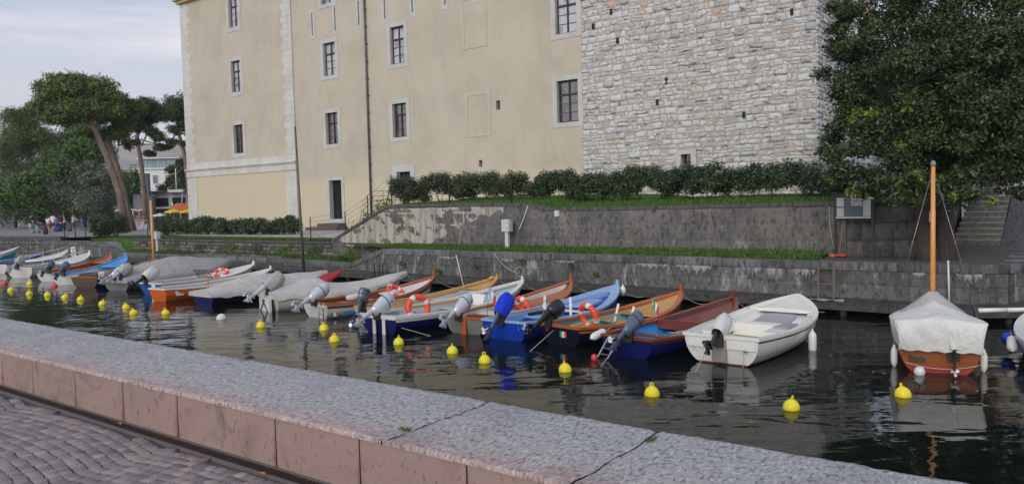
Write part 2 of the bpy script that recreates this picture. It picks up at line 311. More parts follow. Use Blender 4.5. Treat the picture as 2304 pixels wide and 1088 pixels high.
# ---- ledge of dark boards below the quay
LP=[p for p in QP if p[0]>-30 and p[0]<14]; F1=off(LP,-1.12); F2=off(LP,.0)
ld=empty('landing_stage',(0,27,0),0,'low dark landing stage running along the foot of the quay wall','landing stage')
mb=MB(); nb=0
for i in range(len(LP)-1):
    a0,b0,a1,b1=[Vector((q[0],q[1],0)) for q in (F1[i],F1[i+1],F2[i],F2[i+1])]; L=(b0-a0).length; n=int(L/.22)+1
    for j in range(n):
        u1,u2=j/n,(j+.94)/n; dz=rnd.uniform(-.006,.006)
        mb.prism([a0.lerp(b0,u1)[:2],a0.lerp(b0,u2)[:2],a1.lerp(b1,u2)[:2],a1.lerp(b1,u1)[:2]],LEDGE-.05+dz,LEDGE+dz)
child(mb.build('deck_boards',m_plank),ld)
mb=MB()
for i in range(len(LP)-1):
    a,b=off(LP,-1.09)[i],off(LP,-1.09)[i+1]; mb.bar((a[0],a[1],LEDGE-.13),(b[0],b[1],LEDGE-.13),.09,.15); a,b=off(LP,-.55)[i],off(LP,-.55)[i+1]; mb.bar((a[0],a[1],LEDGE-.14),(b[0],b[1],LEDGE-.14),.1,.14)
child(mb.build('edge_beam',m_plank),ld)
for i in range(len(LP)-1):
    a,b=Vector(off(LP,-1.0)[i][:2]),Vector(off(LP,-1.0)[i+1][:2]); n=max(1,int((b-a).length/2.3))
    for j in range(n):
        q=a.lerp(b,(j+.5)/n); mb=MB(); mb.tube([(q.x,q.y,-1),(q.x,q.y,LEDGE-.06)],.09,8); child(mb.build('pile',m_dark),ld)
mb=MB(); A=off(LP,-.12)
for i in range(len(LP)-1): mb.bar((A[i][0],A[i][1],.02),(A[i+1][0],A[i+1][1],.02),.2,.16)
child(mb.build('footing_beam',m_quay),ld)
# ---- terrace, lawns, ground
TO=Vector((-9.3,38.6,0)); TA=math.atan2(-16.2,21.3); uT=Vector((math.cos(TA),math.sin(TA),0)); vT=Vector((-uT.y,uT.x,0))
def T(s,y=0.,z=0.): p=TO+uT*s+vT*y; return (p.x,p.y,z)
TEND=T(28.2,1.4)
inner=off(QP,.4)
up_q=[p[:2] for p in inner if p[0]>-6.5]
ter=[tuple(p) for p in up_q]+[(60,75),(30,60),(17.6,29.5),(15.9,27.6),(13.2,23.2),T(27.4,1.3)[:2],T(24.8,.1)[:2],T(.6,.1)[:2]]
sheet('terrace',ter,1.355,m_dirt)
# grass strip of the terrace (its mown lawn), narrower than the terrace so that the trodden earth shows at the right
gs=[p[:2] for p in off(QP,.42) if -6.6<p[0]<9.5]; gsr=[T(24.3,.05)[:2],T(.4,.05)[:2]]
sheet('terrace_lawn',gs+gsr,[1.378]*len(gs)+[1.47,1.56],m_grass)
lowq=[p for p in inner if -27<p[0]<-7]
nlow=len(lowq)
sheet('lower_lawn',[p[:2] for p in lowq]+[T(1.5,-.9)[:2],T(.6,.06)[:2],T(-10,.06)[:2],T(-20.6,.06)[:2]],[.64]*nlow+[1.0,.86,.8,.84],m_grass)
mb=MB(); qa=off(QP,.42); mb.add([(qa[1][0],qa[1][1],1.29),(qa[2][0],qa[2][1],.64),T(-20.6,.06,.84),T(-20.6,.4,1.57),T(-26,.8,1.58),(-31,55.4,1.5),(-29.6,53.8,1.3)],[(0,1,2,3,4,5,6)]); tag(mb.build('lawn_slope',m_grass),kind='structure')
# paved ramp on the promontory
mb=MB(); b0,b1,b2=[Vector(q) for q in (off(QP,.46)[0],off(QP,.46)[1],off(QP,.46)[2])]; c0,c1,c2=[Vector(q) for q in (off(QP,1.3)[0],off(QP,1.3)[1],off(QP,1.25)[2])]
mb.add([b0,b1,b2,c2,c1,c0],[(0,1,4,5),(1,2,3,4)]); 
for k_ in range(6): mb.v[k_]=(mb.v[k_][0],mb.v[k_][1],mb.v[k_][2]+.012)
tag(mb.build('paved_ramp',mat('ramp_paving',(.19,.185,.19),.9,var=[((.12,.115,.12),2,.4,.7)],bump=(30,.4,.02))),kind='structure')
far=[(-900,420),(-62,77),(-42,62.2),(-34.8,57.9),(-33.5,57.0),(-30.,55.6),T(-26,.8)[:2],T(-20.6,.3)[:2],T(.3,.3)[:2],T(26.2,1.7)[:2],T(26.2,10)[:2],(18.2,31.5),(60,90),(900,420),(2500,6000),(-6000,6000),(-3000,900)]
sheet('ground',far,1.57,m_asph)
# face of the park quay on the far left
pq=empty('park_quay_wall',(-42,62.2,0),0,'low stone quay wall of the park at the far left end of the water','quay wall')
PQ=[(-62,77,1.62),(-42,62.2,1.62),(-34.4,57.6,1.62)]
child(run_blocks(PQ,'stone_face',-.05,-.2,(.3,.42),(.4,.9),.02,.03,71,m_quay,None,nu=5,nv=5),pq)
mb=MB(); A=off(PQ,.02);B=off(PQ,.6);A2=off(PQ,-.06)
for i in range(2):
    mb.prism([A[i][:2],A[i+1][:2],B[i+1][:2],B[i][:2]],-1,1.44)
child(mb.build('wall_core',m_mort),pq); mb=MB()
for i in range(2): mb.prism([A2[i][:2],A2[i+1][:2],B[i+1][:2],B[i][:2]],1.44,1.64)
child(mb.build('coping',m_cope),pq)
# park lawn and pavement near the building
sheet('park_lawn',[T(-26,.9)[:2],T(-20.6,.32)[:2],T(.1,.32)[:2],T(.1,2.2)[:2],T(-20,3.4)[:2],T(-24.5,4.6)[:2],(-33.5,57.6)],[1.6]*7,m_grass)
m_path=mat('white_gravel_path',(.40,.39,.37),.9,var=[((.28,.27,.25),2,.4,.7)],bump=(60,.3,.01))
sheet('path',[T(-24.5,4.62)[:2],T(-20,3.45)[:2],T(.2,2.25)[:2],T(4.2,2.2)[:2],T(3,14)[:2],T(-15,20)[:2],T(-26,9)[:2]],1.59,m_path)
# ---------------------------------------------------------------- upper garden wall and the small wall left of it
ptop=prof([(-21,1.5),(0,1.56),(.5,1.78),(4.2,3.3),(4.6,3.36),(9.2,3.34),(12.3,3.27),(13.7,3.05),(24.6,3.08)])
uw=empty('garden_wall',(TO.x,TO.y,0),TA,'tall mottled grey retaining wall with a sloping left end under the hedge','retaining wall')
L1=24.8
nx,nzv=620,34; rs=np.random.RandomState(6); X=np.repeat(np.linspace(.15,L1,nx)[:,None],nzv,1); tz=np.linspace(0,1,nzv)[None,:]; lo0=np.where(X<4,.7,1.25); Z=lo0+(np.vectorize(ptop)(X)-.09-lo0)*tz
Yn=-.03+lumps(np.stack([X,Z*1.3,X*0],-1),1.1,.016)+lumps(np.stack([X,Z,X*0+3],-1),4.3,.010)+rs.normal(0,.0022,X.shape)
row_h=.56; cz=(Z-1.28)/row_h; fr=np.abs(cz-np.round(cz)); ln=np.floor(cz); cx=(X+ln*.77+.25*np.sin(ln*5))/1.75; fx=np.abs(cx-np.round(cx))*1.75; wob=lumps(np.stack([X,Z,X*0+9],-1),3.,.5)
Yn=Yn+.022*((fr*row_h<.030)&(wob>-.16))+.022*((fx<.032)&(wob>-.02))+.02*(np.abs(lumps(np.stack([X,Z*1.4,X*0+5],-1),1.7,1.))<.035)
idx=np.arange(nx*nzv).reshape(nx,nzv); link('rendered_face',quads_mesh('rendered_face',np.stack([X,Yn,Z],-1).reshape(-1,3),np.stack([idx[:-1,:-1],idx[1:,:-1],idx[1:,1:],idx[:-1,1:]],-1).reshape(-1,4),(.45+.012*X+lumps(np.stack([X,Z,X*0],-1),.9,.35)).clip(0,1).ravel(),True),m_plgrey,uw)
mb=MB(); ss=[0,.5,1.5,3,4.2,4.6,9.2,12.3,13.7,20,24.8]
for a,b in zip(ss[:-1],ss[1:]): mb.prism([(a,.01),(b,.01),(b,.42),(a,.42)],-.2,[ptop(a)-.08,ptop(b)-.08,ptop(b)-.08,ptop(a)-.08])
mb.build('wall_core',m_mort,uw)
mb=MB()
for a,b in zip(ss[:-1],ss[1:]):
    n=max(1,round((b-a)/1.6))
    for j in range(n):
        x0,x1=a+(b-a)*j/n,a+(b-a)*(j+.985)/n; mb.prism([(x0,-.07),(x1,-.07),(x1,.36),(x0,.36)],[ptop(x)-.11 for x in(x0,x1,x1,x0)],[ptop(x)+.015 for x in(x0,x1,x1,x0)])
mb.build('coping',m_cope,uw)
# patch of pale lime render on the sloping end
nx,nzv=70,26; P=[];
lo_=prof([(.9,1.45),(2,1.3),(3.2,1.25),(5.,1.25),(7.0,1.5),(8.5,2.2),(10,2.75),(11.5,3.0)])
for i in range(nx):
    s=.9+i/(nx-1)*10.4; row=[]; z1=ptop(s)-.13; z0=min(z1-.01,lo_(s)+.09*math.sin(s*7)+.05*math.sin(s*17+1))
    for j in range(nzv):
        z=z0+(z1-z0)*j/(nzv-1); row.append((s,-.035-.006*math.sin(s*5+z*9)-(.0 if 0<j<nzv-1 else -.03),z))
    P.append(row)
mb=MB(); mb.grid(P); mb.build('lime_render_patch',m_plwhite,uw)
# wall behind the notice board (ashlar)
UL=2.75
uw2=empty('ashlar_wall',T(24.8),TA+math.atan2(1.4,3.4),'grey ashlar wall with open cracked joints behind the tree trunks','retaining wall')
V,F,Tn=blocks(.03,UL,lambda s:1.3,lambda s:3.0,(.5,.62),(.75,1.3),.012,.012,9,jit=0,nu=7,nv=6,rough=.006); link('ashlar_face',quads_mesh('ashlar_face',V,F,Tn,True),m_plgrey,uw2)
mb=MB(); mb.box((UL/2,.3,1.5),(UL,.56,3.0)); mb.build('wall_core',m_mort,uw2); mb=MB(); mb.box((UL/2,.12,3.06),(UL+.05,.5,.12)); mb.build('coping',m_cope,uw2)
Q0=Matrix.Rotation(-uw2.rotation_euler[2],3,'Z'); cv=lambda x,y:tuple((Q0@(Vector((x,y,0))-Vector((uw2.location.x,uw2.location.y,0))))[:2])
mb=MB(); mb.prism([cv(*T(26.2,.9)[:2]),cv(13.05,22.95),cv(15.9,27.6),cv(18.0,30.2),cv(*T(26.2,10)[:2])],-.2,[3.05,3.05,3.1,3.1,3.1]); mb.build('side_block',m_plgrey,uw2)
# small ivy-grown wall
m_ivyw=mat('mossy_rubble',(.10,.095,.08),.95,attr=[(0,(.06,.057,.05)),(.6,(.13,.12,.10)),(1,(.22,.20,.17))],var=[((.045,.055,.022),3,.5,.68,(1,1,.6),.75),((.025,.03,.015),6,.55,.7,(2,2,.5),.7)],bump=(16,.7,.04))
sw=empty('low_wall',(TO.x,TO.y,0),TA,'low mossy rubble wall between the lower lawn and the garden path','wall')
V,F,Tn=blocks(-20.4,.3,lambda s:.6,lambda s:ptop(s)-.12,(.16,.3),(.22,.6),.03,.05,21,jit=.2,nu=5,nv=5,rough=.014); link('rubble_face',quads_mesh('rubble_face',V,F,Tn,True),m_ivyw,sw)
mb=MB(); mb.box((-10.05,.25,.7),(20.7,.48,1.58)); mb.build('wall_core',m_mort,sw); mb=MB()
for k_ in range(13): mb.box((-20.4+.8+k_*1.6,.16,1.52),(1.585,.46,.09))
mb.build('coping',m_cope,sw)
# upper lawn (terrain)
P=[]; FO=Vector((-16.8,61.,0)); FA=-R(36); uF=Vector((math.cos(FA),math.sin(FA),0)); vF=Vector((-uF.y,uF.x,0))
def FW(t,y=0.,z=0.): p=FO+uF*t+vF*y; return (p.x,p.y,z)
def lawn_z(s,y): return ptop(min(s,24.6))-.03+float(np.interp(y,[.3,1.2,3.4,6,14],[0,.06,.30 if s>12 else .14,.34,.36]))-max(0,s-22)*.04*min(1,y/3)
for i in range(41):
    s=4.25+i*.5525; row=[]
    for y in (.3,.7,1.2,2,3.4,6,10,17): row.append(T(s,y,lawn_z(s,y)))
    P.append(row)
mb=MB(); mb.grid(P); 
mb.add([T(4.25,.3,1.5),T(4.25,17,1.5),T(4.25,17,4.1),T(4.25,.3,3.3)],[(0,1,2,3)]); tag(mb.build('upper_lawn',m_grass),kind='structure')
# ---------------------------------------------------------------- stairs at the right
st=empty('stone_staircase',(16.3,27.9,1.36),0,'worn mossy stone staircase climbing behind the tree','stairs')
e_=Vector((.77,-.63,0)); g2=Vector((.63,.77,0)); m_step=mat('mossy_step',(.19,.185,.165),.95,var=[((.045,.06,.02),4,.5,.66,(1,1,1),.7),((.28,.27,.25),7,.52,.66)],bump=(18,.6,.03))
mb=MB(); nz_=MB()
for k_ in range(9):
    w=1.5-.02*k_; o_=g2*(.36*k_)+Vector((.02*k_,0,0)); a=o_; pts=[a,a+e_*w,a+e_*w+g2*.75,a+g2*.75]
    mb.prism([(q.x,q.y) for q in pts],-.3 if k_ else -.1,.195*(k_+1)-.045)
    n_=[a-g2*.03,a+e_*w-g2*.03,a+e_*w+g2*.5,a+g2*.5]; nz_.prism([(q.x,q.y) for q in n_],.195*(k_+1)-.045,.195*(k_+1))
mb.build('flight',m_step,st); nz_.build('treads',mat('pale_tread_stone',(.34,.335,.31),.9,var=[((.13,.14,.10),5,.5,.66)],bump=(18,.5,.02)),st)  # treads in a paler stone colour than the flight below
mb=MB(); # sloping slab at the right of the flight
a=e_*1.52; n_=[a-g2*.1,a+e_*1.8-g2*.1,a+e_*1.8+g2*4.2,a+g2*3.6]; mb.prism([(q.x,q.y) for q in n_],-.3,[.0,.05,2.3,2.0]); mb.build('sloping_slab',m_cope,st)
A_=Vector((16.3,27.9,0)); top=A_+g2*3.2
sheet('upper_plaza',[(top-e_*3)[:2],(top+e_*9)[:2],(top+e_*9+g2*14)[:2],(top-e_*3+g2*14)[:2]],3.105,m_asph)
# ---------------------------------------------------------------- the plastered palace
m_plas=mat('sand_plaster',srgb(182,175,158),.9,var=[(srgb(166,159,143),.35,.42,.68,(1,1,1),.75),(srgb(190,183,167),.22,.48,.7,(1,1,.7),.7),(srgb(156,147,128),1.1,.55,.75,(2.0,2.0,.4),.4)],bump=(5,.25,.02),bump2=(40,.25,.006),zband=(srgb(191,181,155),5.0,5.7,.5))
m_panel=mat('fresh_yellow_plaster',srgb(191,182,156),.9,var=[(srgb(185,175,148),.6,.45,.7,(1,1,1),.5)],bump=(30,.2,.006))
m_white=mat('white_lime_plaster',srgb(184,184,182),.88,var=[(srgb(164,163,160),1.2,.45,.7,(1,1,.6),.7)],bump=(25,.25,.006))
m_quoin=mat('quoin_plaster',srgb(196,196,192),.9,var=[(srgb(170,167,159),.8,.42,.68,(1,1,.7),.7),(srgb(190,188,182),2,.5,.7)],bump=(20,.3,.008))
m_patch=mat('pale_repair_plaster',srgb(184,177,162),.9,var=[(srgb(180,171,153),1.4,.4,.6)],bump=(20,.25,.008))
m_wframe=mat('brown_window_wood',srgb(70,42,34),.55,var=[(srgb(40,24,20),5,.5,.7)])
m_glass=mat('window_glass',(.012,.014,.016),.03,spec=1.,ior=1.9)
m_iron=mat('black_iron',(.02,.02,.022),.55,metal=.3)
m_pipe=mat('grey_downpipe_metal',srgb(98,98,96),.5,metal=.5,var=[(srgb(70,68,66),3,.5,.7)])
m_shadow=mat('painted_shade',(.012,.011,.010),.9)  # near-black colour stands in for shade inside openings, holes and the drain
m_roof=mat('clay_roof',srgb(150,96,72),.85,bump=(8,.6,.05))
pal=empty('palace',tuple(FO),FA,'tall sand coloured plastered palace with white quoins and brown framed windows','building')
def holes_wall(x0,x1,z0,z1,H,y=0.,depth=.32):
    """wall sheet with rectangular openings and their reveals"""
    xs=sorted({x0,x1,*[h[0] for h in H],*[h[1] for h in H]}); zs=sorted({z0,z1,*[h[2] for h in H],*[h[3] for h in H]}); mb=MB()
    for a,b in zip(xs[:-1],xs[1:]):
        for c,d in zip(zs[:-1],zs[1:]):
            mx_,mz_=(a+b)/2,(c+d)/2
            if any(h[0]<mx_<h[1] and h[2]<mz_<h[3] for h in H): continue
            mb.add([(a,y,c),(b,y,c),(b,y,d),(a,y,d)],[(0,1,2,3)])
    return mb
def reveal(mb,h,y,depth):
    a,b,c,d=h
    mb.add([(a,y,c),(a,y+depth,c),(a,y+depth,d),(a,y,d)],[(0,1,2,3)]); mb.add([(b,y,c),(b,y+depth,c),(b,y+depth,d),(b,y,d)],[(3,2,1,0)])
    mb.add([(a,y,c),(b,y,c),(b,y+depth,c),(a,y+depth,c)],[(0,1,2,3)]); mb.add([(a,y,d),(b,y,d),(b,y+depth,d),(a,y+depth,d)],[(3,2,1,0)])
def ring(mb,o,i,y0,y1):
    """flat surround: outer rect o, inner rect i (x0,x1,z0,z1)"""
    for a,b,c,d in ((o[0],i[0],o[2],o[3]),(i[1],o[1],o[2],o[3]),(i[0],i[1],o[2],i[2]),(i[0],i[1],i[3],o[3])): mb.box(((a+b)/2,(y0+y1)/2,(c+d)/2),(b-a,abs(y1-y0),d-c))
# openings in facade coordinates: (t0,t1,z0,z1), surround margin
m_skypane=mat('sky_painted_glass',srgb(176,182,190),.12,spec=.9,var=[(srgb(120,128,134),1.1,.52,.6,(1,1,.8),.8)]); m_glass2=mat('dim_glass',srgb(74,82,86),.06,spec=1.,ior=1.8,var=[(srgb(24,26,28),1.2,.5,.56,(1,1,.7),.9)])  # sky reflection painted into the pane colours, pale above, dim below
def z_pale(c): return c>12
def win(parent,h,y,su=(.3,.42,.3,.3),rows=4,yin=.32,surround=True):
    a,b,c,d=h; w=MB()
    ring(w,(a,b,c,d),(a+.09,b-.09,c+.09,d-.09),y+yin-.1,y+yin-.02)
    cx=(a+b)/2; zt=c+(d-c)*.67
    w.box((cx,y+yin-.07,(c+d)/2),(.1,.09,d-c-.18)); w.box((cx,y+yin-.065,zt),(b-a-.18,.1,.12))
    for sgn in(-1,1):
        xm=cx+sgn*((b-a)/4-.02)
        for zz in (c+(zt-c)*.36,c+(zt-c)*.68): w.box((xm,y+yin-.055,zz),((b-a)/2-.14,.04,.035))
    f=w.build('window',m_wframe,parent)
    s=MB()
    if surround: ring(s,(a-su[0],b+su[1],c-su[2],d+su[3]),(a,b,c,d),y-.035,y+.0)
    reveal(s,h,y,yin); s.build('surround',m_white,f)
    g=MB(); g.add([(a+.05,y+yin-.045,c+.05),(b-.05,y+yin-.045,c+.05),(b-.05,y+yin-.045,d-.05),(a+.05,y+yin-.045,d-.05)],[(0,1,2,3)]); g.build('pane',m_skypane if z_pale(c) else m_glass2,f)
    if surround and c<17:
        n=14; ex=.28; bot=[(a-ex+(b-a+2*ex)*i/n,y-.004,c-.3-.95-.16*math.sin(i*1.9+a)-.1*math.sin(i*.8)) for i in range(n+1)]; p_=MB(); p_.add([(a-ex,y-.004,c-.3),(b+ex,y-.004,c-.3)]+bot[::-1],[tuple(range(n+3))[::-1]]); p_.build('repair_patch',m_patch,parent)
    return f
W_=1.36
def H_(c,z0,z1,w=W_): return (c-w/2,c+w/2,z0,z1)
left=[H_(-8.05,18.95,21.6,1.3),H_(-8.05,13.45,16.1,1.3),H_(-8.05,8.2,10.65,1.3)]
main=[H_(3.86,13.45,15.95),H_(3.86,8.2,10.62),H_(11.1,13.42,16.05),H_(11.1,8.22,10.63),H_(25.2,13.45,16.0,1.5),H_(25.2,8.12,10.65,1.5),H_(11.1,18.9,21.5),H_(3.86,18.9,21.5),H_(25.2,18.9,21.5,1.5)]
slits=[(t,t+.14,z0,z0+1.75) for t,z0 in ((1.95,16.75),(4.6,16.75),(7.2,16.75),(9.9,16.75),(12.6,16.75),(15.6,16.75),(18.3,16.75),(21.,16.75))]
door1=(3.33,4.72,2.42,5.42); door2=(10.65,12.0,3.9,5.75)
small=[(19.75,20.08,9.35,9.95),(18.2,18.5,5.75,6.2)]
HM=main+slits+[door1,door2]+small
holes_wall(-.45,26.2,.5,24,HM).build('plaster_wall',m_plas,pal)
YL=-.10
holes_wall(-16.2,-.45,.5,24,left,YL).build('corner_wing_wall',m_plas,pal)
mb=MB(); mb.add([(-.45,YL,.5),(-.45,0,.5),(-.45,0,24),(-.45,YL,24)],[(0,1,2,3)]); mb.build('wing_return',m_quoin,pal)
mb=MB(); mb.prism([(-16.2,YL),(-16.2,14),(-16.19,14),(-16.19,YL)],.5,24); mb.prism([(-16.2,13.9),(26.2,13.9),(26.2,14),(-16.2,14)],.5,24); mb.build('side_walls',m_plas,pal)
mb=MB(); mb.add([(-16.9,-.9,24.),(26.2,-.9,24.),(26.2,7,27.5),(-9,7,27.5),(-16.9,14.6,24.),(26.2,14.6,24.)],[(0,1,2,3),(0,3,4),(3,2,5,4)]); mb.build('roof',m_roof,pal)
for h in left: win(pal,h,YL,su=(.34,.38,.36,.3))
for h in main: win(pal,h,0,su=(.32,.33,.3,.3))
for h in slits:
    s=MB(); a,b,c,d=h; ring(s,(a-.2,b+.22,c-.3,d+.2),h,-.02,0); reveal(s,h,0,.3); f=s.build('slit_window',m_white,pal); g=MB(); g.add([(a,.3,c),(b,.3,c),(b,.3,d),(a,.3,d)],[(0,1,2,3)]); g.build('pane',m_shadow,f)
for h in small:
    s=MB(); a,b,c,d=h; reveal(s,h,0,.3); f=s.build('wall_niche',m_panel,pal); g=MB(); g.add([(a,.3,c),(b,.3,c),(b,.3,d),(a,.3,d)],[(0,1,2,3)]); g.build('niche_back',m_shadow,f)
for h,su in ((door1,(.3,.3,.3,.22)),(door2,(.42,.42,.0,.5))):
    a,b,c,d=h; s=MB(); ring(s,(a-su[0],b+su[1],c-su[2]-.001,d+su[3]),h,-.05,0); reveal(s,h,0,.42); f=s.build('door_surround',m_white,pal)
    g=MB()
    g.box(((a+b)/2,.36,c+.45),(b-a-.1,.03,.9)); n=15
    for k_ in range(n): g.box(((a+b)/2,.35,c+.95+(d-c-1.05)*k_/n),(b-a-.1,.02,.05))
    for xx in (a+.05,b-.05,(a+b)/2+.1): g.box((xx,.34,(c+d)/2),(.05,.04,d-c))
    for xx in np.linspace(a+.1,b-.1,8): g.box((xx,.335,c+.45),(.03,.03,.88))
    g.build('barred_grille',m_iron,f); g=MB(); g.add([(a,.41,c),(b,.41,c),(b,.41,d),(a,.41,d)],[(0,1,2,3)]); g.build('dark_opening',m_shadow,f)
# quoins
def quoins(x0,x1,wa,wb,z0,z1,y,alt_left,name='quoins'):
    mb=MB(); z=z0; k=0
    while z<z1-.1:
        w=wa if k%2 else wb; a,b=(x0,x0+w) if not alt_left else (x1-w,x1); mb.box(((a+b)/2,y-.008,z+.262),(b-a,.03,.512)); z+=.525; k+=1
    return mb
q=quoins(-16.22,0,1.15,1.45,7.7,22.1,YL,False); q.build('quoins',m_quoin,pal); q=quoins(0,-.44,1.05,1.3,7.7,22.1,YL,True); q.build('quoins',m_quoin,pal)
q=quoins(-16.22,0,1.5,1.5,1.6,6.3,YL-.03,False); q.build('quoins',m_quoin,pal); q=quoins(0,-.44,1.35,1.35,1.6,6.3,YL-.03,True); q.build('quoins',m_quoin,pal)
mb=MB(); mb.box((-8.33,YL-.03,7.35),(15.78,.07,.6)); mb.box((-8.33,YL-.12,7.12),(15.95,.26,.13)); mb.box((-8.33,YL-.07,7.0),(15.84,.15,.1)); mb.box((-8.33,YL-.04,6.68),(15.80,.09,.5)); mb.build('string_course',m_quoin,pal)
mb=MB(); mb.box((-8.33,YL-.3,22.55),(16.3,.65,.22)); mb.box((-8.33,YL-.18,22.32),(15.95,.4,.2)); mb.build('cornice',mat('ochre_cornice',srgb(196,172,128),.85,bump=(20,.2,.01)),pal)
mb=MB(); mb.add([(-14.72,YL-.012,.5),(-1.78,YL-.012,.5),(-1.78,YL-.012,6.43),(-14.72,YL-.012,6.43)],[(0,1,2,3)]); mb.build('blank_panel',m_panel,pal)
for (a,b,c,d) in ((17.05,19.2,13.55,17.0),(17.15,19.3,7.75,10.7)):
    s=MB(); ring(s,(a,b,c,d),(a+.24,b-.24,c+.24,d-.24),-.03,-.001); s.build('blind_window_moulding',m_patch,pal)
mb=MB(); mb.tube([(8.02,-.14,2.),(8.02,-.14,24)],.075,8)
for z in np.arange(4,23,1.25): mb.box((8.02,-.1,z),(.22,.2,.05))
mb.build('downpipe',m_pipe,pal); mb=MB(); mb.tube([(7.86,-.03,2.),(7.86,-.03,22)],.02,5); mb.build('cable',m_white,pal)
mb=MB(); mb.box((1.7,-.14,6.2),(.12,.2,.14)); mb.tube([(1.7,-.2,6.2),(1.7,-.34,6.1)],.05,6)
stp=MB(); stp.box((3.5,-.6,1.72),(3.6,1.2,.24)); stp.box((3.9,-.42,1.97),(2.4,.84,.26)); stp.build('door_steps',mat('brown_step_stone',srgb(96,84,76),.9,bump=(20,.4,.02)),pal)
# ---------------------------------------------------------------- the stone tower
twr=empty('stone_tower',FW(26.2,0,0),FA,'massive tower of rough pale grey limestone blocks beside the plastered palace','tower')
m_tmort=mat('pink_lime_mortar',srgb(172,163,154),.95,var=[(srgb(150,140,128),2,.45,.7)],bump=(25,.5,.02))
m_tst=mat('pale_limestone',srgb(190,186,180),.92,attr=[(0,srgb(164,165,165)),(.25,srgb(182,183,184)),(.6,srgb(200,202,203)),(.9,srgb(196,194,189)),(.95,srgb(190,184,170)),(.975,srgb(186,176,168)),(1,srgb(196,160,138))],
   var=[(srgb(100,97,92),1.6,.55,.75,(1,1,1.5),.55),(srgb(66,64,61),1.5,.565,.65,(1,1,2.6),.85),(srgb(124,122,118),6,.57,.70,(1,1,1.6),.55),(srgb(214,212,208),5,.52,.7,(1,1,1),.4)],bump=(7,.8,.06,(1,1,1.8)),bump2=(30,.6,.015,(1,1,1.6)))  # dark patches: stains plus painted shade of crevices and stone undersides
TWH=25.5
def wavy(V): V=V.copy(); V[:,2]+=.028*np.sin(V[:,0]*.9+V[:,2]*.45)+.018*np.sin(V[:,0]*2.3-V[:,2]*1.3)+.010*np.sin(V[:,0]*6.1+V[:,2]*3.7); V[:,0]+=.02*np.sin(V[:,2]*3.3+V[:,0]*1.7)*(V[:,0]>.3)*(V[:,0]<13.1); return V
tw=(6.27,6.86,4.95,5.75)
tskip=lambda s,z:(tw[0]-.35<s<tw[1]+.35 and tw[2]-.3<z<tw[3]+.3)
def ttint(s,z,g):
    if s>11.3 and 14.6<z<15.1: return 1.
    if g.random()<.012: return .99
    return g.random()*.97
V,F,Tn=blocks(.02,13.42,lambda s:2.8,lambda s:TWH,(.19,.44),(.2,.78),.040,.013,31,jit=.35,boss=.10,nu=8,nv=6,rough=.019,tintf=ttint,skip=tskip); V=wavy(V)
link('stone_face',quads_mesh('stone_face',V,F,Tn,False),m_tst,twr)
V,F,Tn=blocks(.02,13.4,lambda s:2.8,lambda s:TWH,(.22,.42),(.3,.85),.028,.04,37,jit=.35,boss=.1,nu=5,nv=5,rough=.012,tintf=ttint)
V2=np.stack([13.44-V[:,1],V[:,0],V[:,2]],-1); link('stone_side',quads_mesh('stone_side',V2,F,Tn,False),m_tst,twr)
mb=MB()
hw=holes_wall(0,13.42,1,TWH,[tw],.0); hw.build('mortar_bed',m_tmort,twr)
mb=MB(); mb.prism([(13.42,0),(13.42,13.5),(0,13.5),(0,13.4),(13.3,13.4),(13.3,0.01)],1,TWH); mb.build('rear_walls',m_tmort,twr)
s=MB(); ring(s,(tw[0]-.3,tw[1]+.3,tw[2]-.01,tw[3]+.22),tw,-.09,0); reveal(s,tw,0,.4); f=s.build('window',m_white,twr)
g=MB(); g.add([(tw[0],.38,tw[2]),(tw[1],.38,tw[2]),(tw[1],.38,tw[3]),(tw[0],.38,tw[3])],[(0,1,2,3)]); g.build('pane',m_glass,f)
g=MB(); g.box(((tw[0]+tw[1])/2,.3,(tw[2]+tw[3])/2),(.03,.03,.66)); g.box(((tw[0]+tw[1])/2,.3,(tw[2]+tw[3])/2),(.68,.03,.03)); g.build('window_bars',m_iron,f)
for (s_,z_) in ((.9,13.55),(2.48,12.5),(2.1,14.2),(5.47,9.86),(4.91,8.74),(12.27,12.5),(8.9,14.),(9.8,7.6),(6.6,14.8)):
    mb=MB(); mb.box((s_,-.06,z_),(.14,.06,.32)); mb.build('putlog_hole',m_shadow,twr)
# ---------------------------------------------------------------- near promenade: cobbles, drain, parapet
NA=-R(36.4); NO=(-.23,3.905,0); PV=1.6
uN=Vector((math.cos(NA),math.sin(NA),0)); vN=Vector((-uN.y,uN.x,0))
def NW(s,y,z=0): p=Vector(NO)+uN*s+vN*y; return (p.x,p.y,z)
def nloc(x,y,z):
    P=atz(x,y,z); d=Vector((P[0],P[1],0))-Vector(NO); return d.dot(uN),d.dot(vN)
m_par=mat('hammered_limestone',(.27,.27,.285),.9,attr=[(0,srgb(174,150,144)),(.16,srgb(168,159,157)),(.35,srgb(163,161,162)),(1,srgb(156,156,159))],
   var=[(srgb(84,84,88),27,.50,.62,(1.6,.8,1),.75),(srgb(200,200,204),31,.52,.64,(1.6,.8,1),.65),(srgb(108,104,106),1.1,.5,.75,(1,1,1),.5)],bump=(22,.9,.022,(1.5,.8,1)),bump2=(80,.7,.006))
m_face=mat('pink_marble_face',srgb(144,120,114),.6,attr=[(0,srgb(140,118,112)),(.5,srgb(150,126,119)),(1,srgb(104,58,46))],
   var=[(srgb(112,94,90),2.2,.48,.72,(1,1,1.3),.6,.8),(srgb(148,130,126),5,.5,.7,(1,1,1),.4),(srgb(84,72,70),9,.585,.64,(1.,1,.8),.55,2.5),(srgb(72,68,70),1.1,.60,.70,(1.5,1,1.2),.6,1.)],bump=(40,.15,.004))
par=empty('harbour_parapet',NO,NA,'low pink marble parapet with a wide hammered stone top in the foreground','parapet')
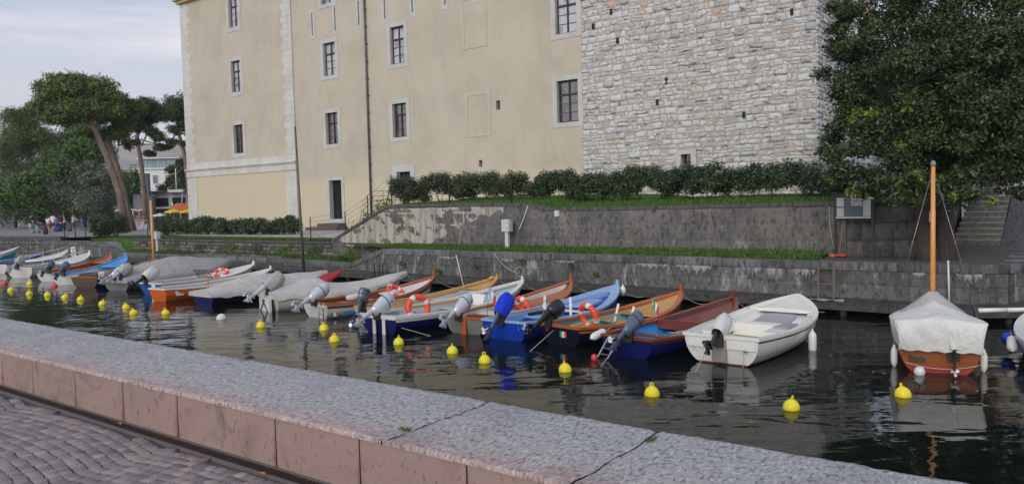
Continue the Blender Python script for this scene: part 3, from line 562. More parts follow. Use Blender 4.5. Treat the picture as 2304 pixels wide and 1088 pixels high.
ZT=1.96-.0; SL=[-34,-26,-22.4,-19.2,-16.2,-13.1,-10.2,-7.3,-4.4,-1.55,1.02,2.72,5.4,8.4,12]
jt=[nloc(1005,935,1.96),nloc(1400,1015,1.96)]
SL[10]=jt[0][0]; SL[11]=jt[1][0]; SL[9]=SL[10]-2.75; SL[8]=SL[9]-2.6
VV=[];FF=[];TT=[];k=0
for i in range(len(SL)-1):
    a,b=SL[i]+.006,SL[i+1]-.006; nearby=b>-9 and a<5
    n=int((b-a)/(.03 if nearby else .25))+2; m_=34 if nearby else 8
    us=np.linspace(0,1,n); vs=np.concatenate([[0,0],np.linspace(.012,.985,m_),[1,1]])
    U_,V_=np.meshgrid(us,vs,indexing='ij'); X=a+(b-a)*U_; Yy=-.012+V_*(1.0); 
    jag=lumps(np.stack([X,X*0+i*3,X*0],-1),9.,.008)+lumps(np.stack([X,X*0+i,X*0],-1),31.,.006)
    Yy=np.where(V_>=.97,Yy+jag,Yy); kk=.5-abs(V_-.5)
    X=X+lumps(np.stack([Yy*2+(U_>.5)*(i+1)*2+(U_<=.5)*i*2,Yy*0,Yy*0],-1),3.5,.018)*(1-2*abs(U_-.5)<.02)
    P=np.stack([X,Yy,X*0],-1); Z=ZT+lumps(P,7.,.003)+lumps(P,23.,.0025)+(g_.uniform(-.004,.004))
    if nearby: Z=Z+np.random.RandomState(i).normal(0,.0016,Z.shape)
    edge=np.minimum(U_,1-U_)*(b-a); Z=Z-.012*np.clip(1-edge/.02,0,1)
    Z[:,0]=ZT-.03; Z[:,1]=ZT-.006; Z[:,-2]=ZT-.02; Z[:,-1]=ZT-.24
    VV.append(np.stack([X,Yy,Z],-1).reshape(-1,3)); idx=np.arange(U_.size).reshape(U_.shape)+k; k+=U_.size
    FF.append(np.stack([idx[:-1,:-1],idx[1:,:-1],idx[1:,1:],idx[:-1,1:]],-1).reshape(-1,4)); TT.append(np.clip(V_+lumps(P,4.,.06)-.02,0,1).ravel())
link('top_slabs',quads_mesh('top_slabs',np.concatenate(VV),np.concatenate(FF),np.concatenate(TT),True),m_par,par)
mb=MB(); mb.box((-11,.5,.45),(46,.96,2.5)); mb.build('core',m_mort,par)
JX=[nloc(x,y,1.6+.0)[0] for x,y in ((87,877),(179,903),(284,940),(410,985),(630,1055))]
JX=[]
for x,yt in ((20,790),(87,806),(179,829),(284,855),(410,883),(630,935),(823,978),(1067,1033)): JX.append(nloc(x,yt,ZT-.03)[0])
st_=1.0; JX=[JX[0]-1.02*k_ for k_ in range(26,0,-1)]+JX; 
while JX[-1]<12: JX.append(JX[-1]+1.05)
VV=[];FF=[];TT=[];k=0
for a,b in zip(JX[:-1],JX[1:]):
    n=max(8,int((b-a)/.02)); us=np.linspace(0,1,n); vs=np.linspace(0,1,14); U_,V_=np.meshgrid(us,vs,indexing='ij'); X=a+.004+(b-a-.008)*U_; Z=PV-.02+(ZT-.032-PV+.02)*V_
    d=np.minimum(U_,1-U_)*(b-a); Y_=-.0+.01*np.clip(1-d/.006,0,1); st=np.clip(1-d/(.012+.025*(1-V_)+.012*np.sin(V_*17+a*3)),0,1)*(.35+.65*(1-V_))
    VV.append(np.stack([X,Y_,Z],-1).reshape(-1,3)); idx=np.arange(U_.size).reshape(U_.shape)+k; k+=U_.size; FF.append(np.stack([idx[:-1,:-1],idx[1:,:-1],idx[1:,1:],idx[:-1,1:]],-1).reshape(-1,4)); TT.append((.25+.2*((a*7.3)%1)+st*.75).clip(0,1).ravel())
link('facing_panels',quads_mesh('facing_panels',np.concatenate(VV),np.concatenate(FF),np.concatenate(TT),True),m_face,par)
m_moss=mat('moss_weed',(.09,.14,.03),.9,island=.4,spec=.2)
def tuft(loc,n,r,h,name,label,cat,seed=1,m=None):
    g=random.Random(seed); mb=MB()
    for _ in range(n):
        a=g.uniform(0,6.28); d=r*g.random()**.7; x,y=d*math.cos(a),d*math.sin(a)*.35; hh=h*g.uniform(.4,1); b=g.uniform(0,6.28); w=h*.16; t=(x+math.cos(b)*hh*.6,y+math.sin(b)*hh*.6,hh)
        mb.add([(x-w,y,0),(x+w,y,0),(t[0]+w*.5,t[1],t[2]*.8),t],[(0,1,2,3)])
    return tag(mb.build(name,m or m_moss,None,loc,(0,0,g.uniform(0,3))),label,cat)
p=atz(912,968,1.962); tuft(tuple(p),40,.05,.03,'weed_tuft','small weed growing where two slab joints meet on the parapet edge','weed',3)
p=atz(1466,990,1.962); tuft(tuple(p),60,.06,.025,'weed_tuft','moss tuft in the open joint of the parapet top nearest the water','weed',4)
# pavement
m_cob=mat('porphyry_cobble',(.16,.14,.145),.75,attr=[(0,srgb(110,102,104)),(.4,srgb(126,118,120)),(.75,srgb(138,129,130)),(.93,srgb(146,132,128)),(1,srgb(152,130,120))],var=[(srgb(84,78,84),6,.5,.75,(1,1,1),.5)],bump=(30,.5,.01),bump2=(120,.4,.003))
m_joint=mat('sandy_joint',(.075,.068,.066),.95,bump=(60,.5,.01))
sheet('pavement',[NW(-34,-.12)[:2],NW(12,-.12)[:2],NW(12,-60)[:2],NW(-60,-60)[:2]],PV-.022,m_joint)
gr=random.Random(12); VV=[];FF=[];TT=[];k=0; hrow=.084; w=2.3
tmpl=[(0,1,5,4),(1,2,6,5),(2,3,7,6),(3,0,4,7),(4,5,9,8),(5,6,10,9),(6,7,11,10),(7,4,8,11),(8,9,10,11)]
for r in range(-7,66):
    s=-9.5
    while s<5.:
        L=gr.uniform(.075,.112); sm=s+L/2; jy=gr.uniform(-.006,.006); ph=((sm+.4)/w)%1; A=.13
        yc=-(.34+r*hrow)+A*4*ph*(1-ph)+jy; slope=A*4*(1-2*ph)/w; s+=L*math.cos(math.atan(slope))
        if yc>-.172 or yc<-5: continue
        an=math.atan(slope)+gr.uniform(-.09,.09); hl,hh=L/2-.004,hrow*math.cos(an*.8)/2-.004; z=PV+gr.uniform(-.0012,.0012)
        P=[]
        for rr,zz in((1.,-.03),(1.,-.002),(.94,0)):
            for cx,cy in((-1,-1),(1,-1),(1,1),(-1,1)):
                x=cx*hl*rr*(1+gr.uniform(-.05,.05)); y=cy*hh*(rr if rr==1 else .93)*(1+gr.uniform(-.06,.06)); P.append((sm+x*math.cos(an)-y*math.sin(an),yc+x*math.sin(an)+y*math.cos(an),z+zz))
        VV+=P; FF+=[[q+k for q in f] for f in tmpl]; TT+=[gr.random()]*12; k+=12
me=quads_mesh('cobblestones',VV,FF,TT); o=link('cobblestones',me,m_cob,None,NO,(0,0,NA)); o['kind']='structure'; o.name='cobbled_pavement'
dr=empty('drain_channel',NO,NA,'long narrow slotted iron drain between the cobbles and the pink parapet','drain')
mb=MB(); mb.box((-11,-.012,PV-.01),(46,.02,.03)); mb.box((-11,-.118,PV-.012),(46,.02,.025)); mb.build('edging',mat('drain_edging',srgb(98,92,92),.85,bump=(40,.4,.006)),dr)
mb=MB(); mb.box((-11,-.065,PV-.06),(46,.09,.02)); mb.build('channel_bottom',m_shadow,dr)
mb=MB()
s=-10.
while s<5: mb.box((s,-.065,PV-.012),(.012,.082,.018)); s+=.024
mb.box((-2.5,-.027,PV-.01),(15,.008,.022)); mb.box((-2.5,-.104,PV-.01),(15,.008,.022)); mb.build('grate_bars',mat('rusty_iron',srgb(62,54,50),.7,metal=.4,var=[(srgb(92,62,46),20,.5,.7)]),dr)
# ---------------------------------------------------------------- boats
def paint(name,rgb,rough=.35,dirt=.3,**kw):
    c=srgb(*rgb); d=tuple(q*.55+.01 for q in c)
    return mat(name,c,rough,var=[(d,2.2,.52,.8,(1,1,1),dirt)],bump=(14,.12,.006),coat=kw.pop('coat',.15),**kw)
def wood(name,rgb,rough=.4,coat=.3):
    c=srgb(*rgb); d=tuple(q*.5 for q in c); l_=tuple(min(1,q*1.35) for q in c)
    return mat(name,c,rough,var=[(d,5,.5,.72,(.5,5,5),.75),(l_,3,.55,.75,(.6,4,4),.5)],bump=(30,.2,.004,(.3,1,1)),coat=coat)
P_white=paint('white_boat_paint',(212,212,208)); P_gel=paint('white_gelcoat',(222,222,216),.28,.15); P_cream=paint('cream_paint',(200,196,180)); P_navy=paint('navy_paint',(18,26,92)); P_dnavy=paint('dark_navy_paint',(14,20,44)); P_blue=paint('royal_blue_paint',(24,62,170))
P_lblue=paint('light_blue_paint',(140,170,212)); P_grey=paint('grey_hull_paint',(120,122,120)); P_orange=paint('orange_paint',(208,98,34)); P_turq=paint('turquoise_paint',(96,186,198)); P_sky=paint('sky_blue_paint',(50,140,206)); P_mar=paint('maroon_paint',(112,52,46)); P_red=paint('faded_red_paint',(164,56,58)); P_teal=paint('teal_paint',(40,160,160)); P_mid=paint('mid_blue_paint',(36,92,170)); P_int=paint('pale_grey_interior',(176,188,196),.5); P_ivory=paint('ivory_floor',(222,218,190),.5)
P_brown=paint('brown_transom_paint',(92,74,66)); P_black=paint('black_paint',(16,16,18))
W_var=wood('varnished_mahogany',(168,88,44)); W_oak=wood('honey_varnished_wood',(196,146,84)); W_dark=wood('dark_mahogany',(112,56,36)); W_pale=wood('pale_worn_wood',(176,150,118),.6,0); W_mast=wood('orange_mast_wood',(212,146,70))
def cloth(name,rgb): 
    c=srgb(*rgb); return mat(name,c,.85,var=[(tuple(q*.68 for q in c),1.3,.42,.7,(1,1,1),.6)],bump=(2.2,1.,.10,(1,1.6,1)),bump2=(7,.6,.03),spec=.25)
C_grey=cloth('grey_boat_canvas',(166,166,164)); C_cream=cloth('pale_grey_canvas',(186,184,180)); C_white=cloth('white_canvas',(216,216,212)); C_blue=cloth('blue_motor_cover_cloth',(30,60,200)); C_red=cloth('red_canvas',(170,50,56))
M_sil=mat('silver_motor_paint',srgb(196,201,210),.34,metal=.3,coat=.4); M_gm=mat('blue_grey_motor_paint',srgb(92,106,124),.35,metal=.35,coat=.3); M_bm=mat('black_motor_paint',srgb(22,22,24),.3,coat=.3); M_dk=mat('dark_rubber',srgb(26,26,28),.6); M_steel=mat('stainless_steel',srgb(190,192,194),.25,metal=.9); M_propw=paint('white_propeller_paint',(214,214,214)); M_rope=mat('pale_rope',srgb(178,172,156),.9,bump=(60,.6,.01)); M_orope=mat('orange_rope',srgb(210,110,60),.9)
M_gel2=mat('translucent_motor_bag',srgb(196,198,196),.35,var=[(srgb(160,164,160),3,.5,.7)],bump=(7,.7,.03),spec=.6)
class Boat:
    def __init__(s,name,label,group,stern,bow,beam=1.7,zs=.45,zm=.38,zb=.75,tw=.72,full=2.2,rake=.35,cat='boat'):
        a=Vector((stern[0],stern[1],0));b=Vector((bow[0],bow[1],0)); s.L=(b-a).length; s.B=beam; s.zs,s.zm,s.zb,s.tw,s.full,s.rake=zs,zm,zb,tw,full,rake
        s.root=empty(name,a,math.atan2(b.y-a.y,b.x-a.x),label,cat,group)
    def hb(s,u):
        m=.42
        if u<m: return s.B/2*(s.tw+(1-s.tw)*math.sin(math.pi/2*u/m))
        t=min(1,(u-m)/(1-m)); return max(.018,s.B/2*(1-t**s.full)**.92)
    def zr(s,u):
        m=.42; return s.zm+((s.zs-s.zm)*(1-u/m)**2 if u<m else (s.zb-s.zm)*((u-m)/(1-m))**2)
    def pt(s,u,v,k=1.,inset=0.):
        b=max(0,s.hb(u)-inset)*k; zr=s.zr(u); zk=-.16+(zr*.72+.16)*max(0,(u-.86)/.14)**2.2
        y=b*(1-(1-v)**2.3)**.85; z=zk+(zr-zk)*v**1.35
        x=s.L*u-s.rake*(1-v)*max(0,(u-.6)/.4)**2+.14*(1-v)*max(0,1-u*6)
        return x,y,z
    def hull(s,m,mi=None,floor=.06,well=(0.,.97),transom=None,floor_m=None,nt=30,mv=10,keel=None):
        us=[i/nt for i in range(nt+1)]; vs=[j/mv for j in range(mv+1)]; mb=MB()
        for sg in(1,-1): mb.grid([[(x,y*sg,z) for x,y,z in (s.pt(u,v) for v in vs)] for u in us],flip=sg<0)
        h=mb.build('hull',m,s.root)
        mb=MB(); c=[s.pt(0,v) for v in vs]; mb.add([(x-.002,y,z) for x,y,z in c]+[(x-.002,-y,z) for x,y,z in c[::-1]],[tuple(range(2*len(c)))]); mb.add([(x+.03,y,z) for x,y,z in c]+[(x+.03,-y,z) for x,y,z in c[::-1]],[tuple(range(2*len(c)))[::-1]]); mb.build('transom',transom or m,s.root)
        if mi:
            mb=MB(); us2=[well[0]+.004+(well[1]-well[0])*i/nt for i in range(nt+1)]
            for sg in(1,-1): mb.grid([[(x,max(0,y-.028)*sg,max(z,floor)) for x,y,z in (s.pt(u,v) for v in vs)] for u in us2],flip=sg>0)
            mb.build('interior',mi,s.root)
        if floor_m:
            mb=MB(); n=14; us3=[.03+.8*i/n for i in range(n+1)]
            def fy(u):
                for v in np.linspace(0,1,40):
                    if s.pt(u,v)[2]>floor+.03: return max(.02,s.pt(u,v)[1]-.05)
                return .05
            for k_ in range(-3,4):
                P=[]
                for u in us3: w=fy(u); P.append([(s.L*u,w*(k_-.47)/3.5,floor+.03),(s.L*u,w*(k_+.47)/3.5,floor+.03)])
                mb.grid(P,sm=False,flip=True)
            mb.build('floorboards',floor_m,s.root)
        return h
    def rail(s,m,w=.075,h=.05,out=.03,u0=0,u1=1.,cap=True,name='gunwale',dz=0.,capm=None):
        mb=MB(); n=34
        for sg in(1,-1):
            P=[]
            for i in range(n+1):
                u=u0+(u1-u0)*i/n; x,y,z=s.pt(u,1); z+=dz; yi=max(.0,y-w); P.append([(x,yi*sg,z+h*.6),(x,(y+out)*sg,z+h*.6),(x,(y+out)*sg,z-h*.4),(x,yi*sg,z-h*.4),(x,yi*sg,z+h*.6)])
            mb.grid(P,sm=False,flip=sg>0)
        x,y,z=s.pt(u0,1)
        if cap: mb.box((x+.01,0,z+h*.1+dz),(.07,2*(y+out),h))
        mb.box((s.pt(u1,1)[0]+.0,0,s.zr(u1)+h*.1+dz),(.09,.06,h))
        return mb.build(name,m,s.root)
    def stripe(s,m,v0,v1,name='stripe',out=.006,u0=0,u1=1.):
        mb=MB(); n=30
        for sg in(1,-1):
            P=[]
            for i in range(n+1):
                u=u0+(u1-u0)*i/n; a=s.pt(u,v0);b=s.pt(u,v1); P.append([(a[0],(a[1]+out)*sg,a[2]),(b[0],(b[1]+out)*sg,b[2])])
            mb.grid(P,flip=sg<0)
        return mb.build(name,m,s.root)
    def thwart(s,u,m,w=.22,dz=-.14,name='thwart',h=.035):
        x,y,z=s.pt(u,1); mb=MB(); mb.box((x,0,z+dz),(w,2*(y-.05),h)); return mb.build(name,m,s.root)
    def deck(s,u0,u1,m,dz=-.02,crown=.04,name='foredeck',inset=.03):
        mb=MB(); n=14; P=[]
        for i in range(n+1):
            u=u0+(u1-u0)*i/n; x,y,z=s.pt(u,1); y=max(.005,y-inset); P.append([(x,y*k,z+dz+crown*(1-k*k)) for k in np.linspace(-1,1,9)])
        mb.grid(P,flip=True); x,y,z=s.pt(u0,1); y=max(.01,y-inset); mb.grid([[(x-.005,y*k,z+dz+crown*(1-k*k)) for k in np.linspace(-1,1,9)],[(x-.005,y*k,z+dz-.05) for k in np.linspace(-1,1,9)]],flip=True); return mb.build(name,m,s.root)
    def sidedeck(s,m,w,u0=0.0,u1=.985,dz=-.012,name='side_deck',wf=None,lip=.12):
        mb=MB(); n=40
        for sg in(1,-1):
            P=[]
            for i in range(n+1):
                u=u0+(u1-u0)*i/n; x,y,z=s.pt(u,1); ww=w if not wf else wf(u); yi=max(0.,y-ww); P.append([(x,(y-.01)*sg,z+dz),(x,yi*sg,z+dz),(x,yi*sg,z+dz-lip)])
            mb.grid(P,sm=False,flip=sg<0)
        return mb.build(name,m,s.root)
    def stem(s,m,h=.14,w=.07):
        x,y,z=s.pt(1,1); mb=MB(); mb.box((x-.02,0,z+h/2-.06),(.08,w,h+.12),taper=.85); return mb.build('stem_head',m,s.root)
    def cover(s,u0,u1,hf,m,lip=.1,amp=.02,seed=0,name='cover',sag=1.35,out=.045,nk=25):
        mb=MB(); n=44; P=[]
        for i in range(n+1):
            u=u0+(u1-u0)*i/n; x,y,z=s.pt(min(1,u),1); row=[]; h=hf(u); y+=out
            x+=(.06 if u>=.999 else 0)-(.05 if u<=u0+.001 and u0<.01 else 0)
            row.append((x,-y-.012,z-lip*(1+.3*math.sin(u*40+seed))))
            for k in np.linspace(-1,1,nk):
                q=1-abs(k)**sag; zz=z+.035+h*q; row.append((x,y*k,zz+amp*q*math.sin(u*21+k*5+seed)*math.cos(u*9-k*7)+amp*.6*math.sin(k*19+u*33+seed)*min(1,q*3)))
            row.append((x,y+.012,z-lip*(1+.3*math.sin(u*37+seed+2)))); P.append(row)
        mb.grid(P,flip=True)
        x,y,z=s.pt(max(0,u0),1); e=[(p[0]-.01,p[1],p[2]) for p in P[0]]; lowp=[(p[0]-.02,p[1],min(p[2],z-lip*.9)) for p in P[0]]; mb.grid([lowp,e],flip=True)
        return mb.build(name,m,s.root)
    def outboard(s,y=0.,dz=.1,tilt=60,cowl=M_sil,leg=None,kind='bullet',cover=None,prop=None,steer=0,scale=1.,x=-.06,mark=None):
        tilt=tilt+9 if tilt>30 else tilt; scale*=.80; leg=leg or cowl; z=s.zs+dz
        th=R(tilt); Q=Matrix.Rotation(R(steer),4,'Z')@Matrix.Rotation(th,4,'Y')
        base=MB(); S=scale
        # leg: local z up along the shaft, x forwards
        base.lathe([(.012,-.80*S),(.04*S,-.78*S),(.045*S,-.62*S),(.05*S,-.45*S),(.06*S,-.25*S),(.075*S,-.05*S),(.105*S,.1*S),(.125*S,.16*S)],(-.12*S,0,0),12,sx=1.25,sy=.62)
        base.box((-.17*S,0,-.56*S),(.30*S,.15*S,.016)) # anti-ventilation plate
        ax=Matrix.Rotation(R(90),3,'Y'); base.lathe([(.005,-.2*S),(.03*S,-.17*S),(.048*S,-.08*S),(.05*S,.06*S),(.035*S,.14*S)],(-.13*S,0,-.70*S),10,axis=Matrix.Rotation(R(-90),3,'Y'))
        base.prism([(-.19*S,-.008),(-.03*S,-.008),(-.03*S,.008),(-.19*S,.008)],[-.93*S,-.80*S,-.80*S,-.93*S],[-.70*S]*4)
        o=base.build('outboard_motor',leg,s.root,(x,y,z)); o.rotation_euler=Q.to_euler()
        if kind=='bullet': pr=[(.02,.72),(.10,.705),(.155,.65),(.182,.55),(.19,.43),(.184,.30),(.165,.15),(.138,.0),(.11,-.14)]
        else: pr=[(.03,.66),(.15,.655),(.175,.61),(.185,.5),(.185,.3),(.17,.2),(.14,.155)]
        c=MB(); pr=[(r*S,(zz if kind=='bullet' else zz*.92)*S) for r,zz in pr[::-1]]; c.lathe(pr,(-.05*S,0,0),18,sx=1.28,sy=.86); 
        cw=c.build('cowling',cowl,o)
        band=MB(); band.lathe([(.186*S,.372*S),(.193*S,.382*S),(.194*S,.392*S),(.190*S,.402*S)],(-.05*S,0,0),18,sx=1.29,sy=.87); band.build('cowl_seam',M_dk,o)
        if mark:
            for sg in(1,-1):
                me=text_mesh(mark,.085*S,.002,.001); t=link('cowl_lettering',me,M_dk,o,(-.04*S,sg*-.158*S,.5*S)); t.rotation_euler=(R(90),R(0),0) if sg>0 else (R(90),0,R(180))
        b=MB(); b.box((.03,0,-.06),(.07,.2,.3)); b.box((.09,.07,.06),(.10,.03,.05)); b.box((.09,-.07,.06),(.10,.03,.05)); b.tube([(.07,.1,-.02),(.07,-.1,-.02)],.018,6)
        bo=b.build('clamp_bracket',M_dk,o); bo.rotation_euler=(Matrix.Rotation(-th*.8,3,'Y')).to_euler()
        pm=MB()
        for k_ in range(3):
            a=k_*2.094+.4; dv=Vector((0,math.cos(a),math.sin(a))); pv=Vector((0,-math.sin(a),math.cos(a))); c0=Vector((-.34*S,0,-.70*S))
            V=[c0+dv*.03*S-pv*.018*S,c0+dv*.075*S-pv*.055*S+Vector((.02,0,0)),c0+dv*.125*S-pv*.03*S+Vector((.02,0,0)),c0+dv*.13*S+pv*.02*S-Vector((.012,0,0)),c0+dv*.08*S+pv*.05*S-Vector((.02,0,0)),c0+dv*.03*S+pv*.018*S]
            pm.add(V,[(0,1,4,5),(1,2,3,4)],0,True); pm.add([v+Vector((-.006,0,0)) for v in V],[(5,4,1,0),(4,3,2,1)],0,True)
        pm.lathe([(.012*S,-.06*S),(.032*S,-.03*S),(.034*S,.05*S)],(-.34*S,0,-.70*S),10,axis=Matrix.Rotation(R(90),3,'Y')); pm.build('propeller',prop or M_steel,o)
        if cover:
            c=MB(); P=[]; n=22
            pr2=[(.02,.745),(.10,.735),(.165,.69),(.2,.6),(.215,.48),(.212,.34),(.2,.2),(.185,.08),(.17,.0)]
            for r,zz in pr2[::-1]:
                row=[]
                for k_ in range(n+1):
                    a=2*math.pi*k_/n; w=1+.05*math.sin(a*5+zz*7)+.035*math.sin(a*9-zz*13); row.append(((-.05+r*1.28*w*math.cos(a))*S,r*.98*w*math.sin(a)*S,(zz+.012*math.sin(a*4))*S))
                P.append(row)
            c.grid(P,flip=True); c.build('motor_cover',cover,o)
        return o
def lifering(loc,rot,label,group='orange life rings on the boats',r=.27):
    mb=MB(); n=28; P=[]
    P=[(r*math.cos(2*math.pi*k/n),r*math.sin(2*math.pi*k/n),0) for k in range(n)]; mb.tube(P,.075*r/.27,10,closed=True)
    o=tag(mb.build('life_ring',RING,None,loc,rot),label,'life ring',group)
    for q in range(4):
        a0=q*math.pi/2+.5; P=[(r*math.cos(a0+t),r*math.sin(a0+t),0) for t in np.linspace(-.2,.2,5)]; m2=MB(); m2.tube(P,.0765*r/.27+.003,10); m2.build('white_band',P_white,o)
    return o
RING=paint('orange_ring_plastic',(228,74,42),.5,.15)
def fender(loc,label,m=None,rot=(0,0,0),L=.5,r=.085):
    mb=MB(); mb.lathe([(.015,-L/2-.03),(.03,-L/2),(r*.8,-L/2+.04),(r,-L/2+.1),(r,L/2-.1),(r*.8,L/2-.04),(.03,L/2),(.015,L/2+.05)],n=12)
    o=tag(mb.build('fender',m or P_gel,None,loc,rot),label,'fender')
    m2=MB(); m2.tube([(0,0,L/2+.03),(0,.01,L/2+.3)],.007,5); m2.build('lanyard',M_rope,o); return o
def oar(a,b,label,m=None,group='oars lying in the boats'):
    a=Vector(a);b=Vector(b); d=(b-a); L=d.length; mb=MB(); mb.tube([(0,0,0),(L*.75,0,0),(L,0,0)],[.02,.02,.014],7)
    q=MB(); q.box((L-.28,0,0),(.56,.13,.018)); 
    o=tag(mb.build('oar',m or W_oak,None,a,d.to_track_quat('X','Z').to_euler()),label,'oar',group); q.build('blade',m or W_oak,o); return o
def flag(base,h,label,cols,w=.3,tilt=(0,.1,0)):
    o=MB(); o.tube([(0,0,0),(0,0,h)],.009,5); o=tag(o.build('flag',M_steel,None,base,tilt),label,'flag')
    n=len(cols)
    for k_,c in enumerate(cols):
        P=[]
        for i in range(4):
            u=(k_+i/3)/n; P.append([(u*w*.5+.02,.03*math.sin(u*7+z*9),h-.02-z-u*w*.75) for z in np.linspace(0,.24,6)])
        m2=MB(); m2.grid(P); m2.build('stripe',c,o)
    return o
def rope(pts,label,r=.009,m=None,sag=.0,name='rope',cat='rope',group=None):
    pts=[Vector(p) for p in pts]; Q=[]
    for a,b in zip(pts[:-1],pts[1:]):
        for k_ in range(9): t=k_/9; p=a.lerp(b,t); p.z-=sag*4*t*(1-t); Q.append(p)
    Q.append(pts[-1]); mb=MB(); mb.tube(Q,r,5); return tag(mb.build(name,m or M_rope),label,cat,group)
FL_G=paint('flag_green',(60,140,80)); FL_W=P_white; FL_R=paint('flag_red',(206,60,70))
GB='boats moored stern out along the quay'
def W2(px,py,z): p=atz(px,py,z); return (float(p[0]),float(p[1]))
def bx(b,u,k=0.,dz=0.):
    x,y,z=b.pt(u,1); m=b.root.matrix_basis if False else Matrix.Translation(b.root.location)@Matrix.Rotation(b.root.rotation_euler[2],4,'Z'); return m@Vector((x,y*k,z+dz))
def brz(b): return b.root.rotation_euler[2]
# 1 white fibreglass launch, nearest of the row
b=Boat('motor_boat','open white fibreglass motor boat with rusty waterline, largest and nearest of the row',GB,(4.07,14.83),(7.02,18.55),1.95,.56,.52,.86,.78,2.9,.45)
ant=mat('white_hull_with_rusty_waterline',srgb(222,222,216),.28,coat=.3,zband=(srgb(116,62,40),.02,.045,.03),var=[(srgb(190,188,178),1.5,.55,.8,(1,1,1),.4)])
b.hull(ant,P_ivory,floor=.12,well=(.03,.78)); b.rail(P_gel,.09,.06,.035); b.stripe(M_dk,.93,.955,'rub_line',.012); b.stripe(P_grey,.60,.612,'chine_line',.004)
b.sidedeck(P_gel,.2,0,.80,dz=.0,lip=.3); b.deck(.76,1.0,P_gel,dz=.0,crown=.05)
mb=MB(); x,y,z=b.pt(.6,1)
mb.prism([(b.L*.55,-.80),(b.L*.55,.80),(b.L*.74,.68),(b.L*.80,.50),(b.L*.80,-.50),(b.L*.74,-.68)],.14,[.42,.42,.50,.54,.54,.50]); mb.build('bow_seat',P_gel,b.root)
mb=MB(); mb.prism([(b.L*.60,-.42),(b.L*.60,.42),(b.L*.73,.38),(b.L*.78,.2),(b.L*.78,-.2),(b.L*.73,-.38)],.40,[.455,.455,.54,.57,.57,.54]); mb.build('seat_cushion',paint('grey_cushion',(150,152,156),.7),b.root)
mb=MB(); mb.box((b.L*.19,.5,.34),(.5,.36,.4)); mb.build('side_locker',P_gel,b.root); mb=MB(); mb.box((b.L*.34,-.58,.33),(.8,.36,.36)); mb.build('side_bench',P_gel,b.root); mb=MB(); mb.prism([(b.L*.36,-.44),(b.L*.50,-.50),(b.L*.50,-.76),(b.L*.36,-.76)],.512,.55); mb.build('bench_cushion',MATS['grey_cushion'],b.root)
mb=MB(); mb.box((.14,0,.44),(.28,1.4,.22)); mb.build('motor_well',P_gel,b.root)
mb=MB(); mb.box((-.005,.02,.28),(.03,.30,.44)); mb.build('transom_pad',paint('weathered_grey_pad',(136,130,128),.7),b.root)
b.outboard(.02,.02,50,M_bm,cover=M_gel2,kind='box',scale=.92,prop=M_bm)
for sg,u in((1,.5),(-1,.62),(1,.72)):
    q=b.pt(u,1); mb=MB(); mb.tube([(q[0]-.08,(q[1]-.1)*sg,q[2]+.02),(q[0]-.06,(q[1]-.1)*sg,q[2]+.07),(q[0]+.06,(q[1]-.1)*sg,q[2]+.07),(q[0]+.08,(q[1]-.1)*sg,q[2]+.02)],.009,5); mb.build('grab_handle',M_steel,b.root)
mb=MB(); mb.tube([(-.02,-.52,.34),(-.05,-.52,.32)],.03,8); mb.build('drain_fitting',M_steel,b.root)
fender(bx(b,.50,-1.09,-.36),'white fender hanging on the right side of the white motor boat',L=.48,r=.085)
B1=b
# 2 maroon railed boat with blue interior
b=Boat('rowing_boat','wooden boat with maroon rails, maroon foredeck and bright blue inside, beside the white launch',GB,(2.33,15.75),(5.68,19.33),1.75,.42,.36,.74,.70,2.2)
b.hull(P_navy,P_sky,floor=.08,floor_m=P_sky); b.rail(W_dark,.08,.06,.035); b.deck(.52,.97,P_mar,dz=-.06,crown=.03); b.thwart(.30,W_dark); b.thwart(.06,W_dark,.3,-.04); b.stem(W_dark,.2)
mb=MB(); x,y,z=b.pt(.52,1); mb.box((x,0,z-.06),(.06,2*y-.1,.22)); mb.build('bulkhead',P_mar,b.root); b.stripe(W_dark,.9,.93,'rubbing_strake',.015)
mb=MB()
for sg in(.16,.42): mb.bar((-.03,sg,.38),(-.42,sg,.02),.03,.03)
for t in(.2,.5,.8): mb.bar((-.03-.39*t,.16,.38-.36*t),(-.03-.39*t,.42,.38-.36*t),.03,.02)
mb.build('boarding_ladder',M_steel,b.root)
b.outboard(-.12,.14,50,M_gm,scale=.98,prop=M_propw,kind='bullet')
nb=MB(); g=random.Random(5)
pts=[Vector((g.gauss(0,.11),g.gauss(0,.13),abs(g.gauss(.08,.06)))) for _ in range(70)]; nb.tube(pts,.013,5); q=bx(b,.40,-.15,-.25); tag(nb.build('rope_heap',M_rope,None,q),'heap of white rope inside the blue boat with maroon rails','rope')
fender(bx(b,0,1.15,.0),'white fender lying at the stern corner of the maroon railed boat',rot=(0,R(80),brz(b)),L=.5)
for k_,(x_,y_) in enumerate(((-.75,-.1),)):
    q=bx(b,0,.3,-.40); mb=MB(); mb.lathe([(.02,-.07),(.06,-.05),(.07,0),(.06,.06),(.02,.09)],n=10); tag(mb.build('float',FL_R,None,(q.x-.55,q.y-.35,.05)),'small red float on the stern line of the maroon railed boat','float')
B2=b
